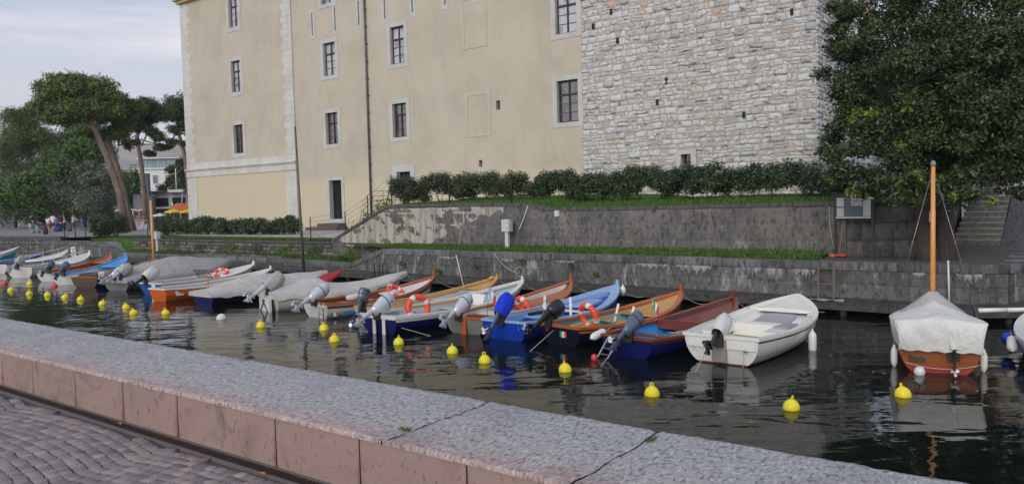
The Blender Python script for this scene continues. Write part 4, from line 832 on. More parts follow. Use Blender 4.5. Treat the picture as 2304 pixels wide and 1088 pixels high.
# 3 turquoise inside, orange varnished rails
b=Boat('rowing_boat','dark navy boat with orange varnished rails, turquoise inside and honey wood foredeck',GB,(1.02,17.25),(4.62,20.62),1.72,.45,.38,.76,.70,2.2)
b.hull(P_dnavy,P_turq,floor=.08,floor_m=P_turq); b.rail(W_var,.11,.06,.035); b.deck(.62,.98,W_oak,dz=-.05,crown=.04); b.thwart(.50,W_oak,.34); b.thwart(.24,W_oak,.2,-.12); b.stem(W_var,.2); b.stripe(W_var,.86,.93,'rubbing_strake',.012)
b.outboard(.28,.14,48,M_bm,kind='box',scale=1.08,steer=-6)
mb=MB(); mb.box((.02,.36,.50),(.10,.05,.36)); mb.build('motor_stripe',FL_R,b.root)
mb=MB()
for k_,c_ in enumerate((FL_G,P_white,FL_R)):
    m2=MB(); m2.box((-.012,-.08-.07*k_,.28),(.006,.07,.14)); m2.build('flag_sticker',c_,b.root)
lifering(bx(b,.27,.30,.12),(R(75),R(10),brz(b)+R(80)),'life ring standing in the turquoise boat')
oar(bx(b,.02,-.5,.03),bx(b,.56,.25,.05),'oar lying across the turquoise boat')
for u_,k_ in((.43,-.5),(.46,.2)):
    q=bx(b,u_,k_,-.02); mb=MB(); mb.bar((0,0,-.1),(.05,.02,.36),.05,.035); tag(mb.build('fender_board',P_white,None,q,(0,R(18),brz(b))),'upright white board in the turquoise boat, %s one'%('nearer' if k_<0 else 'farther'),'board')
flag(bx(b,.60,-.55,0),.42,'small green white and red flag hanging over the honey wood foredeck',[FL_G,FL_W,FL_R])
B3=b
# 4 light blue
b=Boat('motor_boat','light blue decked boat with royal blue hull and a blue cloth over its motor',GB,(-.25,18.1),(3.13,22.5),1.8,.46,.40,.78,.72,2.2)
b.hull(P_blue,P_sky,floor=.2); b.rail(P_lblue,.09,.055,.035); b.sidedeck(P_lblue,.28,0,.99,dz=.005,wf=lambda u:.22+.1*max(0,u-.5),lip=.2); b.deck(.90,1.,P_lblue,dz=.01,crown=.03); b.deck(.55,.88,P_blue,dz=-.14,crown=.02,inset=.3,name='well_floor')
mb=MB(); x=b.L*.67; mb.prism([(b.L*.58,-.36),(b.L*.58,.36),(b.L*.78,.20),(b.L*.78,-.20)],.4,[.44,.44,.50,.50]); mb.build('hatch',P_lblue,b.root); b.thwart(.33,P_lblue,.3,-.10); b.thwart(.52,P_white,.18,-.06); b.stem(P_lblue,.16,.09)
b.outboard(.05,.12,34,M_bm,leg=M_gm,cover=C_blue,kind='box',prop=M_propw,scale=1.05)
for sg in(-.7,.2):
    q=b.pt(.36,1); mb=MB(); mb.bar((q[0],q[1]*sg,.3),(q[0]+.05,q[1]*sg+.04,.85),.06,.04); mb.build('mast_crutch',P_gel,b.root)
mb=MB(); q=b.pt(.13,1); mb.tube([(q[0],-q[1]*.86,q[2]),(q[0]+.02,-q[1]*.86,q[2]+.42),(q[0]+.16,-q[1]*.86,q[2]+.52),(q[0]+.34,-q[1]*.8,q[2]+.5)],.014,6); mb.build('hand_rail',M_steel,b.root)
mb=MB(); q=b.pt(.2,1); mb.bar((q[0]-.2,-.1,.52),(q[0]+.8,-.35,.55),.12,.07); tag(mb.build('black_bag',M_dk,b.root))
fender(bx(b,.985,-1.,-.12)+Vector((.12,-.1,0)),'short white fender at the bow of the light blue boat',L=.26,r=.09)
B4=b
# 5 varnished grey hull
b=Boat('rowing_boat','varnished mahogany boat with a grey hull and white inner side plank',GB,(-1.28,19.1),(1.86,24.0),1.75,.42,.38,.78,.66,2.2)
b.hull(P_grey,W_var,floor=.08,floor_m=W_var); b.rail(W_var,.10,.055,.03); b.deck(.60,.97,W_var,dz=-.16,crown=.02,inset=.16); b.thwart(.45,W_oak); b.thwart(.2,W_dark,.25,-.1); b.stem(W_var,.24)
mb=MB()
for sg in(1,-1): mb.grid([[(b.pt(u,1)[0],(b.pt(u,1)[1]-.11)*sg,b.pt(u,1)[2]-.02),(b.pt(u,.8)[0],max(.01,b.pt(u,.8)[1]-.08)*sg,b.pt(u,.8)[2])] for u in np.linspace(.08,.96,24)],flip=sg>0)
mb.build('side_plank',P_white,b.root); mb=MB(); c=b.pt(0,1); mb.box((-.008,0,.16),(.02,.16,.52)); mb.build('transom_board',W_var,b.root); b.thwart(.33,P_white,.5,-.12)
b.outboard(.12,.14,54,M_sil,scale=1.1,prop=M_steel,mark='20')
lifering(bx(b,.42,-.35,.03),(R(65),R(0),brz(b)+R(60)),'life ring propped inside the varnished mahogany boat')
flag(bx(b,.16,-.1,-.1),.85,'limp faded flag on a staff at the stern of the varnished mahogany boat',[P_lblue,FL_W,FL_R],.36)
q=bx(b,.30,-.2,.0)
for dy in(0,.22): 
    mb=MB(); mb.bar((0,dy,-.15),(-.08,dy,.38),.05,.03); tag(mb.build('fender_board',P_white,None,q,(0,0,brz(b))),'white upright plank amidships in the mahogany boat, %s one'%('right-hand' if dy==0 else 'left-hand'),'board')
B5=b
# 6 white railed navy
b=Boat('motor_boat','deep blue boat with broad white rails, pale grey inside and two white transom stripes',GB,(-3.55,19.55),(.32,24.55),1.85,.44,.38,.76,.72,2.3)
b.hull(P_navy,P_int,floor=.10); b.rail(P_white,.13,.07,.04); b.stripe(W_dark,.84,.865,'thin_stripe',.01); b.stripe(P_white,.865,.97,'sheer_strake',.01); b.deck(0,.06,P_white,dz=.0,crown=.02,name='stern_deck'); b.thwart(.26,P_int,.3); b.thwart(.5,P_int,.25); b.stem(P_white,.16)
mb=MB(); mb.box((b.L*.16,.0,.20),(.5,.8,.22)); mb.build('locker',P_int,b.root)
for y_ in(-.24,.12): mb=MB(); mb.box((-.012,y_,.17),(.02,.11,.46)); mb.build('transom_stripe',P_white,b.root)
mb=MB(); q=b.pt(.63,1); mb.box((q[0],-.05,q[2]+.0),(.04,.5,.34),rot=Matrix.Rotation(R(25),3,'Y')); mb.build('white_panel',P_white,b.root)
b.outboard(-.05,.14,54,M_sil,scale=1.15,prop=M_dk,mark='20')
lifering(bx(b,.19,-.35,.14),(R(82),R(0),brz(b)-R(15)),'life ring standing upright in the deep blue boat with white rails',r=.30)
B6=b
# 7 white with wood rails, 1967
b=Boat('rowing_boat','white boat with pale honey wood rails and long wooden oars inside',GB,(-4.1,21.3),(-.52,25.85),1.75,.44,.38,.78,.70,2.2)
b.hull(P_white,P_int,floor=.08,floor_m=W_pale); b.rail(W_oak,.12,.055,.03); b.deck(.80,.98,W_oak,dz=-.05,crown=.03); b.thwart(.3,W_oak); b.thwart(.52,W_oak); b.deck(.56,.78,P_int,dz=-.12,name='bow_floor'); b.stem(W_oak,.12)
me=text_mesh('1967',.16,.002,.002); t=link('year_lettering',me,M_dk,b.root); q=b.pt(.16,.72); t.location=(q[0],-q[1]-.05,q[2]); t.rotation_euler=(R(72),0,0)
b.outboard(.2,.08,20,M_gm,kind='box',scale=1.0,mark='HONDA')
oar(bx(b,.12,-.3,.0),bx(b,.66,.2,.02),'long oar in the pale wood railed boat, nearer the stern'); oar(bx(b,.2,.4,.0),bx(b,.74,.1,.03),'long oar in the pale wood railed boat, on its far side')
q=bx(b,.93,0,.05); mb=MB(); mb.tube([(0,0,0),(.06,.04,.05),(.1,-.02,.09),(.02,-.06,.06),(-.03,0,.02)],.04,6); tag(mb.build('yellow_rope_knot',mat('yellow_rope',srgb(196,178,60),.9),None,q),'yellow rope knotted round the bow of the pale wood railed boat','rope')
mb=MB(); mb.tube([(0,0,0),(-.25,.05,1.15)],.014,6); tag(mb.build('boat_hook',P_white,None,bx(b,.74,.3,0)),'thin white pole leaning up from the pale wood railed boat','pole')
B7=b
# 8 SCARABI
b=Boat('rowing_boat','white boat with mahogany rails, SCARABI lettering and a small flag on its side',GB,(-5.98,22.6),(-2.75,26.4),1.7,.45,.40,.80,.70,2.2)
b.hull(P_white,W_dark,floor=.08,floor_m=W_dark); b.rail(W_var,.06,.055,.035); b.stripe(W_dark,.83,.93,'sheer_strake',.012); b.deck(.62,.98,P_white,dz=-.05,crown=.03); b.thwart(.3,W_oak); b.thwart(.48,W_oak); b.stem(W_var,.26)
me=text_mesh('SCARABI',.165,.002,.006); t=link('side_lettering',me,paint('blue_lettering',(40,110,170)),b.root); q=b.pt(.155,.60); t.location=(q[0],-q[1]-.055,q[2]); t.rotation_euler=(R(68),0,R(1.5))
for k_,c_ in enumerate((FL_G,P_white,FL_R)):
    mb=MB(); q=b.pt(.03,.60); mb.box((q[0]+.07*k_,-q[1]-.045-.006*k_,q[2]),(.07,.006,.15),rot=Matrix.Rotation(R(-24),3,'X')); mb.build('side_flag',c_,b.root)
b.outboard(-.05,.14,52,M_sil,scale=1.1,prop=M_sil,mark=None)
mb=MB()
for y_ in(-.55,-.33): mb.tube([(0,y_,.48),(-.06,y_,.5),(-.09,y_,.4),(-.09,y_,-.08)],.015,6)
for z_ in(.32,.16,.0): mb.bar((-.09,-.55,z_),(-.09,-.33,z_),.03,.025)
mb.build('boarding_ladder',M_steel,b.root)
lifering(bx(b,.60,-.3,.06),(R(40),R(10),brz(b)),'life ring lying on the foredeck of the white boat marked SCARABI')
mb=MB(); mb.lathe([(.02,-.35),(.09,-.3),(.1,0),(.09,.28),(.02,.33)],n=10); q=bx(b,.33,.2,.05); tag(mb.build('rolled_fender',P_white,None,q,(0,R(88),brz(b))),'white rolled fender resting in the SCARABI boat','fender')
B8=b
# 9 cream hull covered
b=Boat('covered_boat','long cream hulled boat under a pale canvas peaked over its middle',GB,(-8.0,24.6),(-4.0,27.9),1.85,.50,.44,.84,.74,2.2)
b.hull(P_cream,None)
hf=lambda u:float(np.interp(u,[0,.08,.2,.33,.40,.6,.85,1.],[.12,.28,.42,.52,.26,.16,.1,.02])); b.cover(0.0,1.0,hf,C_cream,lip=.10,amp=.02,seed=1,sag=1.1)
mb=MB(); mb.prism([(-.16,-.42),(-.08,-.42),(-.08,.42),(-.16,.42)],-.05,.42); mb.build('rudder_board',P_white,b.root); mb=MB(); mb.bar((-.17,-.3,-.02),(-.17,.1,.36),.02,.04); mb.bar((-.17,.3,.0),(-.17,-.05,.36),.02,.04); mb.build('rudder_strut',M_dk,b.root)
b.outboard(-.05,.22,48,M_sil,cover=C_grey,kind='box',scale=1.15,prop=M_sil)
me=text_mesh('JL·W',.17,.002,.003); t=link('bow_lettering',me,M_dk,b.root); q=b.pt(.88,.72); t.location=(q[0],-q[1]-.04,q[2]); t.rotation_euler=(R(65),R(-9),R(14))
B9=b
# 10 navy covered
b=Boat('covered_boat','navy blue hulled boat under a tight pale canvas, right beside the orange boat',GB,(-10.95,26.4),(-7.6,30.6),1.8,.42,.38,.7,.76,2.2)
b.hull(P_dnavy,None,transom=P_navy); b.cover(0,1.0,lambda u:float(np.interp(u,[0,.1,.25,.45,.7,1],[.06,.16,.36,.5,.3,.02])),C_cream,lip=.12,amp=.03,seed=4,sag=1.5); b.rail(P_white,.02,.03,.05,name='cover_cord',dz=-.1)
# 11 red
b=Boat('covered_boat','small dark hulled boat under a red canvas, its bow against the landing stage',GB,(-9.6,27.6),(-7.0,30.6),1.5,.36,.36,.72,.7,2.2)
b.hull(P_black,None); b.cover(0,1.0,lambda u:float(np.interp(u,[0,.3,.7,1],[.08,.16,.12,.02])),C_red,lip=.07,amp=.01,seed=2)
# 12 orange
b=Boat('rowing_boat','bright orange boat with white rails and a blue fender on its side',GB,(-13.15,27.8),(-10.45,32.6),1.65,.46,.40,.74,.55,2.2)
b.hull(P_orange,P_white,floor=.08); b.rail(P_white,.1,.05,.035); b.stripe(paint('dark_orange_strake',(180,78,22)),.66,.72,'rubbing_strake',.02); b.thwart(.25,P_white); b.thwart(.5,P_white); b.deck(.74,.98,P_white,dz=-.05); b.stem(P_white,.14)
mb=MB(); q=b.pt(.09,.80); mb.box((q[0],-q[1]-.012,q[2]),(.32,.01,.17),rot=Matrix.Rotation(R(-20),3,'X')); mb.build('number_plate',P_white,b.root); me=text_mesh('1•1441',.10,.002,.002); t=link('plate_lettering',me,FL_R,b.root); t.location=(q[0],-q[1]-.022,q[2]); t.rotation_euler=(R(70),0,0)
fender(bx(b,.36,-1.12,-.30),'blue fender leaning against the side of the orange boat',m=P_blue,L=.62,r=.11,rot=(0,R(22),brz(b)))
mb=MB(); mb.bar((0,0,0),(1.5,.25,.05),.05,.03); tag(mb.build('yellow_pole',mat('yellow_pole_paint',srgb(196,184,80),.6),None,bx(b,.34,.1,.02),(0,0,brz(b))),'yellow pole lying along the orange boat','pole')
mb=MB(); mb.tube([(0,0,0),(0,0,.5)],.02,6); tag(mb.build('orange_crutch',RING,None,bx(b,.42,.1,0)),'orange upright crutch amidships in the orange boat','post')
# 13 blue white
b=Boat('motor_boat','white and blue boat with a low windscreen, left of the orange boat',GB,(-14.5,30.1),(-12.0,35.0),1.75,.46,.42,.78,.72,2.2)
b.hull(P_white,P_white,floor=.12,transom=P_mid); b.stripe(P_mid,.35,.86,'blue_side',.008,u1=.5); b.rail(P_white,.1,.055,.035); b.deck(.62,1.,P_white,dz=-.02); b.thwart(.3,P_white); b.stem(P_white,.16,.12)
mb=MB(); x,y,z=b.pt(.5,1); P=[[(x-.0,-y*.5+y*k,z-.02),(x-.32,(-y*.5+y*k)*.9,z+.36)] for k in np.linspace(0,1,6)]; mb.grid(P,sm=True); o=mb.build('windscreen',mat('smoked_glass',(.06,.06,.06),.08,alpha=.45),b.root); mb=MB(); mb.tube([P[0][0],P[0][1],P[-1][1],P[-1][0]],.014,6); mb.build('windscreen_frame',M_dk,b.root)
mb=MB(); mb.box((-.012,-.2,.2),(.02,.22,.46)); mb.build('transom_stripe',P_white,b.root)
b.outboard(.2,.16,52,M_bm,cover=M_gel2,kind='box',scale=1.15,prop=M_bm)
lifering(bx(b,.66,.1,.08),(R(30),R(0),0),'life ring lying on the bow deck of the white and blue boat')
# 14 grey covered
b=Boat('covered_boat','boat wholly hidden under a tall tent of grey canvas, beside the wooden mast',GB,(-16.9,32.0),(-14.15,37.6),1.9,.5,.45,.8,.8,2.2)
b.hull(P_grey,None); b.cover(0,1.0,lambda u:float(np.interp(u,[0,.12,.35,.5,.8,1],[.1,.45,.70,.78,.42,.1])),C_grey,lip=.16,amp=.02,seed=7,sag=1.25)
b.outboard(-.1,.16,54,M_sil,scale=1.12,mark='20'); b.outboard(-.45,.2,52,M_sil,cover=C_grey,kind='box',scale=1.05)
# 15 blue with brown transom
b=Boat('rowing_boat','dark blue boat with a brown transom and red wooden rails',GB,(-19.3,33.9),(-18.7,39.8),1.7,.46,.42,.86,.72,2.2)
b.hull(P_navy,P_red,floor=.08,transom=P_brown,floor_m=W_pale); b.rail(W_var,.07,.05,.035); b.thwart(.22,W_pale); b.thwart(.4,W_pale); b.thwart(.6,W_pale); b.deck(.8,.98,W_pale,dz=-.04); b.stem(P_navy,.18,.1)
mb=MB(); mb.box((0,0,0),(.4,.3,.22)); tag(mb.build('crate',P_int,None,bx(b,.24,.0,.06),(0,0,brz(b))),'pale box standing in the dark blue boat with the brown transom','box')
oar(bx(b,.15,.3,.06),bx(b,.85,.2,.1),'long pale oar in the dark blue boat, on its far side',W_pale); oar(bx(b,.1,-.5,.06),bx(b,.8,-.4,.1),'long pale oar in the dark blue boat, on its near side',W_pale)
# 16-19 white boats further left
b=Boat('rowing_boat','white boat with bright blue rails and a pointed blue bow',GB,(-21.0,35.4),(-21.35,41.7),1.7,.48,.43,.92,.72,2.2); b.hull(P_white,P_white,floor=.1); b.rail(P_sky,.1,.06,.035); b.stripe(P_navy,.86,.93,'blue_stripe',.01); b.thwart(.25,P_sky); b.thwart(.45,P_white); b.deck(.7,.98,P_sky,dz=-.03); b.stem(P_sky,.2,.12); b.outboard(.1,.16,52,M_gm,kind='box',scale=1.15,prop=M_gm)
b=Boat('rowing_boat','white hulled boat with an orange wood inside and orange rails',GB,(-23.0,37.4),(-23.2,43.6),1.7,.46,.42,.86,.72,2.2); b.hull(P_white,W_var,floor=.1,floor_m=W_var); b.rail(W_var,.1,.05,.035); b.stripe(P_sky,.82,.9,'blue_stripe',.01); b.thwart(.25,W_var); b.thwart(.5,W_var); b.deck(.8,.98,W_var,dz=-.04); b.stem(W_var,.2,.1); b.outboard(.0,.16,50,M_gm,kind='box',scale=1.05)
b=Boat('motor_boat','grey-white boat with thin rail posts behind the orange wooden one',GB,(-26.3,40.2),(-26.1,46.6),1.8,.5,.46,.9,.74,2.3); b.hull(P_white,P_int,floor=.1); b.rail(P_gel,.12,.05,.035); b.deck(.6,1.,P_white,dz=-.02); b.thwart(.3,P_white); b.outboard(.1,.16,50,M_sil,scale=1.1,cover=C_grey,kind='box'); b.stem(P_gel,.16,.12)
def bow_rail(b,u0=.45,h=.28):
    mb=MB()
    for sg in(1,-1):
        P=[b.pt(u,1) for u in np.linspace(u0,.98,8)]; mb.tube([(p[0],(p[1]-.05)*sg,p[2]+h) for p in P],.014,5)
        for p in P[::2]: mb.tube([(p[0],(p[1]-.05)*sg,p[2]),(p[0],(p[1]-.05)*sg,p[2]+h)],.012,5)
    return mb.build('bow_rail',M_steel if False else P_gel,b.root)
bow_rail(b,.5,.22)
b=Boat('motor_boat','long white launch with a steel bow rail, farther of the two railed boats',GB,(-29.9,43.6),(-29.0,49.4),1.9,.55,.5,.95,.76,2.4); b.hull(P_white,P_int,floor=.1); b.rail(P_navy,.1,.04,.03); b.deck(.45,1.,P_white,dz=.0,crown=.08); bow_rail(b); b.outboard(.1,.16,50,M_sil,scale=1.1)
b=Boat('rowing_boat','low blue boat at the far left behind the white launches',GB,(-34.2,46.2),(-31.6,50.6),1.6,.4,.38,.7,.72,2.2); b.hull(P_blue,P_mid,floor=.08); b.rail(P_lblue,.07,.05,.03); b.thwart(.3,P_white); b.thwart(.6,P_white); b.outboard(0,.12,52,M_sil,kind='bullet')
b=Boat('rowing_boat','teal boat whose raised bow points to the end of the quay at the far left',GB,(-38.3,49.9),(-35.4,54.2),1.6,.45,.45,1.05,.72,2.2); b.hull(P_teal,P_white,floor=.08); b.rail(P_white,.09,.06,.03); b.stripe(P_white,.86,.95,'white_stripe',.01); b.thwart(.3,P_white); b.outboard(0,.12,52,M_sil)
# right: Stria, seen from astern
hd=R(64); sx_,sy_=7.73,13.62
b=Boat('sailing_boat','wooden sailing boat under a white cover with Stria on its red and brown transom',GB,(sx_,sy_),(sx_+4.3*math.cos(hd),sy_+4.3*math.sin(hd)),1.46,.44,.42,.7,.86,2.3)
tr=mat('varnish_over_red_bottom',srgb(156,88,46),.4,coat=.3,zband=(srgb(168,70,64),.13,.14,.01),var=[(srgb(70,36,22),4,.5,.72,(1,.6,4),.6)])
b.hull(tr,None,transom=tr); b.rail(W_dark,.05,.04,.03)
def tent(b):
    mb=MB(); P=[]; n=40; top=.97
    for i in range(n+1):
        u=-.015+1.0*i/n; x,y,z=b.pt(max(0,min(1,u)),1); x=b.L*u-.05; w=y*1.0+.11*(1-u)**.7; ct=z+.50*(1-u)**.8; hh=float(np.interp(u,[-.02,.25,.48,.54,.75,1],[.10,.22,.40,.40,.18,.03])); row=[]
        wob=lambda k:.018*math.sin(u*26+k*7)*math.cos(k*5-u*8)
        row.append((x,-y-.015,z-.03-.02*math.sin(u*50))); row.append((x,-(y+w)/2+wob(1),(z+ct)/2)); 
        for k in np.linspace(-1,1,19): row.append((x,w*k,ct+hh*(1-abs(k)**1.05)+wob(k)*(1-abs(k))+.03*(abs(k)**6)))
        row.append((x,(y+w)/2+wob(2),(z+ct)/2)); row.append((x,y+.015,z-.03-.02*math.sin(u*47))); P.append(row)
    mb.grid(P,flip=True); r=P[0]; R2=[]
    for t in np.linspace(0,1,9):
        row=[]
        for j,p in enumerate(r):
            k=j/(len(r)-1)*2-1; yb=.70*k; zb=.43+.015*math.sin(k*16); ye=p[1]*(1-t)+yb*t; ze=p[2]*(1-t)+zb*t; row.append((p[0]-.05*math.sin(t*3.14)-.02*t+.018*math.sin(k*13+t*5)*math.sin(t*3.1),ye,ze))
        R2.append(row)
    mb.grid(R2); return mb.build('cover',C_white,b.root)
tent(b)
mb=MB(); mb.box((-.115,.12,.80),(.012,.17,.13),rot=Matrix.Rotation(R(8),3,'Y')); mb.build('cover_patch',P_gel,b.root)
me=text_mesh('Stria',.16,.003,.006); t=link('stern_lettering',me,M_bm,b.root,(-.02,.36,.27)); t.rotation_euler=(R(90),0,R(-90)); t.rotation_euler=Matrix(((0,0,-1),(-1,0,0),(0,1,0))).to_euler(); t.location=(.0,.36,.25)
mb=MB(); P=[(-.03,y_,.10+.10*(y_/.6)**2) for y_ in np.linspace(-.6,.55,14)]; mb.tube(P,.009,5); mb.build('stern_rope',M_rope,b.root)
b.outboard(-.22,.04,8,M_dk,leg=M_dk,cover=C_white,kind='box',scale=.72,prop=M_propw)
mx_,my_=2.05,0.0; mb=MB(); mb.tube([(mx_,my_,.3),(mx_,my_,2.2),(mx_,my_,3.86)],[.052,.047,.038],12); mo=mb.build('mast',W_mast,b.root); mb=MB(); mb.lathe([(.05,3.84),(.055,3.88),(.03,3.95)],(mx_,my_,0),10); mb.build('mast_cap',P_grey,mo)
for y_,x2 in((.80,2.0),(-.86,2.0)): mb=MB(); mb.tube([(mx_,0,3.8),(x2,y_,.5)],.003,4); mb.build('shroud',M_steel,b.root)
mb=MB(); n=14; P=[]
for i in range(n+1):
    a=2*math.pi*i/n; P.append([(mx_+.07*math.cos(a),.07*math.sin(a),1.28),(mx_+.30*math.cos(a),.30*math.sin(a),1.08),(mx_+.55*math.cos(a),.62*math.sin(a),.83)])
mb.grid(P,flip=True); mb.build('mast_collar',C_grey,b.root)
fender(bx(b,.10,1.10,-.24),'white fender on the left side of the sailing boat under the white cover',L=.36,r=.062); fender(bx(b,.10,-1.10,-.24),'white fender on the right side of the sailing boat under the white cover',L=.36,r=.062)
B0=b
# right edge boat
b=Boat('motor_boat','blue hulled boat with a white rail cut off by the right edge',GB,(9.75,12.9),(12.1,16.7),1.7,.5,.46,.8,.74,2.8)
b.hull(P_mid,P_int,floor=.12); b.rail(P_white,.16,.07,.04); b.stripe(P_white,.55,.95,'white_band',.008); b.thwart(.3,P_white); b.deck(.75,1.,P_white,dz=-.02)
fender(bx(b,.36,1.10,-.18),'white fender tied to the boat at the right edge',L=.5,r=.10,rot=(0,R(70),brz(b)))
mb=MB(); mb.lathe([(.02,-.14),(.1,-.1),(.14,0),(.1,.1),(.02,.14)],n=12); tag(mb.build('round_fender',P_blue,None,bx(b,.52,1.15,-.2)),'round blue fender beside the boat at the right edge','fender')
# ---------------------------------------------------------------- buoys
P_yel=paint('yellow_buoy_plastic',(232,214,36),.45,.12); mbs=MB()
def buoy(px,py,m,label,group,r=.128,rng=True):
    x,y=W2(px,py,0); mb=MB(); mb.lathe([(.02,-.13),(r*.7,-.10),(r*.97,-.03),(r,.0),(r*1.0,.035),(r*.9,.08),(r*.68,.12),(r*.36,.148),(r*.2,.16)],n=18); o=tag(mb.build('mooring_buoy',m,None,(x,y,0),(R(rnd.uniform(-14,14)),R(rnd.uniform(-14,14)),rnd.uniform(0,3))),label,'buoy',group)
    if rng:
        t=MB(); t.tube([(.035*math.cos(a),0,.178+.030*math.sin(a)) for a in np.linspace(0,6.28,11)[:-1]],.012,6,closed=True); t.build('lifting_ring',m,o)
    return o
BY=[(1780,917,'between the parapet and the white motor boat, largest of all'),(1467,886,'in front of the left corner of the white motor boat'),(2032,888,'in front of the left side of the covered sailing boat'),
(1272,832,'in front of the black outboard motor'),(1091,812,'in front of the boat with the blue motor cloth'),(1018,791,'in front of the grey hulled mahogany boat'),(897,771,'just in front of the deep blue boat with white rails'),
(752,765,'nearest the parapet below the SCARABI boat'),(729,739,'just behind the silver propeller of the SCARABI boat'),(587,733,'in front of the cream covered boat'),(373,704,'in front of the orange boat'),(301,704,'in front of the white and blue boat, nearer of two close together'),(284,691,'in front of the white and blue boat, farther of two close together'),(230,683,'alone between the dark blue boat and the parapet'),(181,673,'in front of the brown transom'),(146,668,'left of the brown transom'),(107,663,'in front of the white boat with blue rails'),(66,660,'the nearest in the far left cluster'),(67,637,'the farthest in the far left cluster, beside the white hull'),(24,652,'the leftmost')]
for x,y,l in BY: buoy(x,y+2,P_yel,'yellow mooring buoy '+l,'yellow mooring buoys')
buoy(498,717,P_white,'white mooring buoy in front of the navy covered boat','white mooring buoys',.15,False); 
x,y=W2(2069,842,0); mb=MB(); mb.lathe([(.02,-.1),(.07,-.08),(.10,0),(.07,.08),(.02,.10)],n=16); tag(mb.build('ball_float',P_white,None,(x,y,.05)),'small white ball float under the lettered transom of the sailing boat','float')
buoy(10,638,FL_R,'red mooring buoy at the far left edge of the water','red mooring buoys',.14,False); buoy(123,644,FL_R,'red mooring buoy in front of the white hull with blue rails','red mooring buoys',.13,False)
# mooring lines
for b_,(px,py),lab in ((B1,(1563,838),'white motor boat'),(B2,(1352,822),'maroon railed boat'),(B3,(1190,790),'turquoise boat'),(B6,(975,755),'boat left of the mahogany one')):
    q=bx(b_,0,.25,-.1); x,y=W2(px,py,0); rope([q,(x,y,-.02)],'stern mooring line of the '+lab+' running into the water',.008,group='stern mooring lines')
q=bx(B1,0,-.62,-.22); rope([q,(q.x-.02,q.y-.03,-.02)],'thin line hanging from the fitting on the white transom',.006)
for b_,lab in ((B1,'white motor boat'),(B2,'maroon railed boat'),(B3,'turquoise boat'),(B4,'light blue boat'),(B5,'mahogany boat'),(B6,'deep blue boat'),(B7,'pale wood railed boat'),(B8,'SCARABI boat'),(B9,'cream covered boat')):
    q=bx(b_,1,0,-.05); d=Vector((.63,.77,0)); e=q+d*.9; rope([q,(e.x+.3,e.y-.2,LEDGE)],'bow line of the '+lab+' slung to the landing stage',.009,sag=.12,group='bow lines to the landing stage')
# ---------------------------------------------------------------- foliage
def leaves(centres,n,size,seed=0,asp=.45,shell=.55,flat=1.,up=0.,fold=.25,squash=1.):
    """one small folded face per leaf, thrown through ellipsoidal clumps (x,y,z,r[,rz])"""
    g=np.random.RandomState(seed); C_=np.array([[c[0],c[1],c[2],c[3],c[4] if len(c)>4 else c[3]*squash] for c in centres]); w=C_[:,3]**2.2; w/=w.sum(); k=g.choice(len(C_),n,p=w)
    d=g.normal(size=(n,3)); d/=np.linalg.norm(d,axis=1)[:,None]; rr=(shell+(1-shell)*g.rand(n))**1.; rr*=1+.22*np.sin(d[:,0]*5+k)*np.sin(d[:,2]*6+k*2)+.10*g.normal(size=n)
    P=C_[k,:3]+d*rr[:,None]*np.stack([C_[k,3],C_[k,3],C_[k,4]],1)
    a=g.normal(size=(n,3))*flat+d*.7+np.array([0,0,up]); a/=np.linalg.norm(a,axis=1)[:,None]; b=np.cross(a,g.normal(size=(n,3))); b/=np.linalg.norm(b,axis=1)[:,None]; c=np.cross(a,b)
    s=size*(.6+.8*g.rand(n))[:,None]
    V=np.stack([P-b*s*.5,P+c*s*asp*.5+a*s*fold*.3,P+b*s*.5,P-c*s*asp*.5+a*s*fold*.3],1).reshape(-1,3); F=np.arange(n*4).reshape(-1,4); return V,F
def leafobj(name,centres,n,size,m,parent=None,**kw):
    V,F=leaves(centres,n,size,**kw); return link(name,quads_mesh(name,V,F),m,parent)
def leafmat(name,c,isl=.5,rough=.6,spec=.3):
    m=mat(name,c,rough,island=isl,spec=spec,var=[(tuple(min(1,q*f) for q,f in zip(c,(2.3,1.95,1.7))),.85,.50,.66,(1,1,1),.65),(tuple(q*.45 for q in c),1.1,.52,.68,(1,1,1.4),.6)]); p=m.node_tree.nodes['Principled BSDF']; return m
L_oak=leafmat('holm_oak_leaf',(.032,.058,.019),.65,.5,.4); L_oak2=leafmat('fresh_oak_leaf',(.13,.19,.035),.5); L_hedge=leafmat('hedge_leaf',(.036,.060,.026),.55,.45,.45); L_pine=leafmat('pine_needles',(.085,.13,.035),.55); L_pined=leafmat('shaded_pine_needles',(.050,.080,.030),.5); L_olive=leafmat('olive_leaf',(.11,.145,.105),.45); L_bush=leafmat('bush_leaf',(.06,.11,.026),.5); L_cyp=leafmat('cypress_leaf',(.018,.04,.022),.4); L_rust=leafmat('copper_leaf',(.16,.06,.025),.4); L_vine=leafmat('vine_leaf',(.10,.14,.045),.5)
BARK=mat('dark_oak_bark',srgb(74,66,60),.95,var=[(srgb(40,36,34),3,.45,.7,(2,2,.4),.8)],bump=(9,1.,.06,(2,2,.4))); PBARK=mat('pine_bark',srgb(124,108,98),.95,var=[(srgb(66,54,50),2.5,.45,.7,(2,2,.5),.8)],bump=(5,1.,.08,(2,2,.5)))
def limb(mb,a,b,r0_,r1_,bend=.1,seed=0,n=7,k=9):
    g=random.Random(seed); a=Vector(a);b=Vector(b); L=(b-a).length; o1=Vector((g.uniform(-1,1),g.uniform(-1,1),g.uniform(-.3,.6)))*L*bend
    P=[a.lerp(b,i/n)+o1*math.sin(math.pi*i/n) for i in range(n+1)]; mb.tube(P,[r0_+(r1_-r0_)*i/n for i in range(n+1)],k); return P
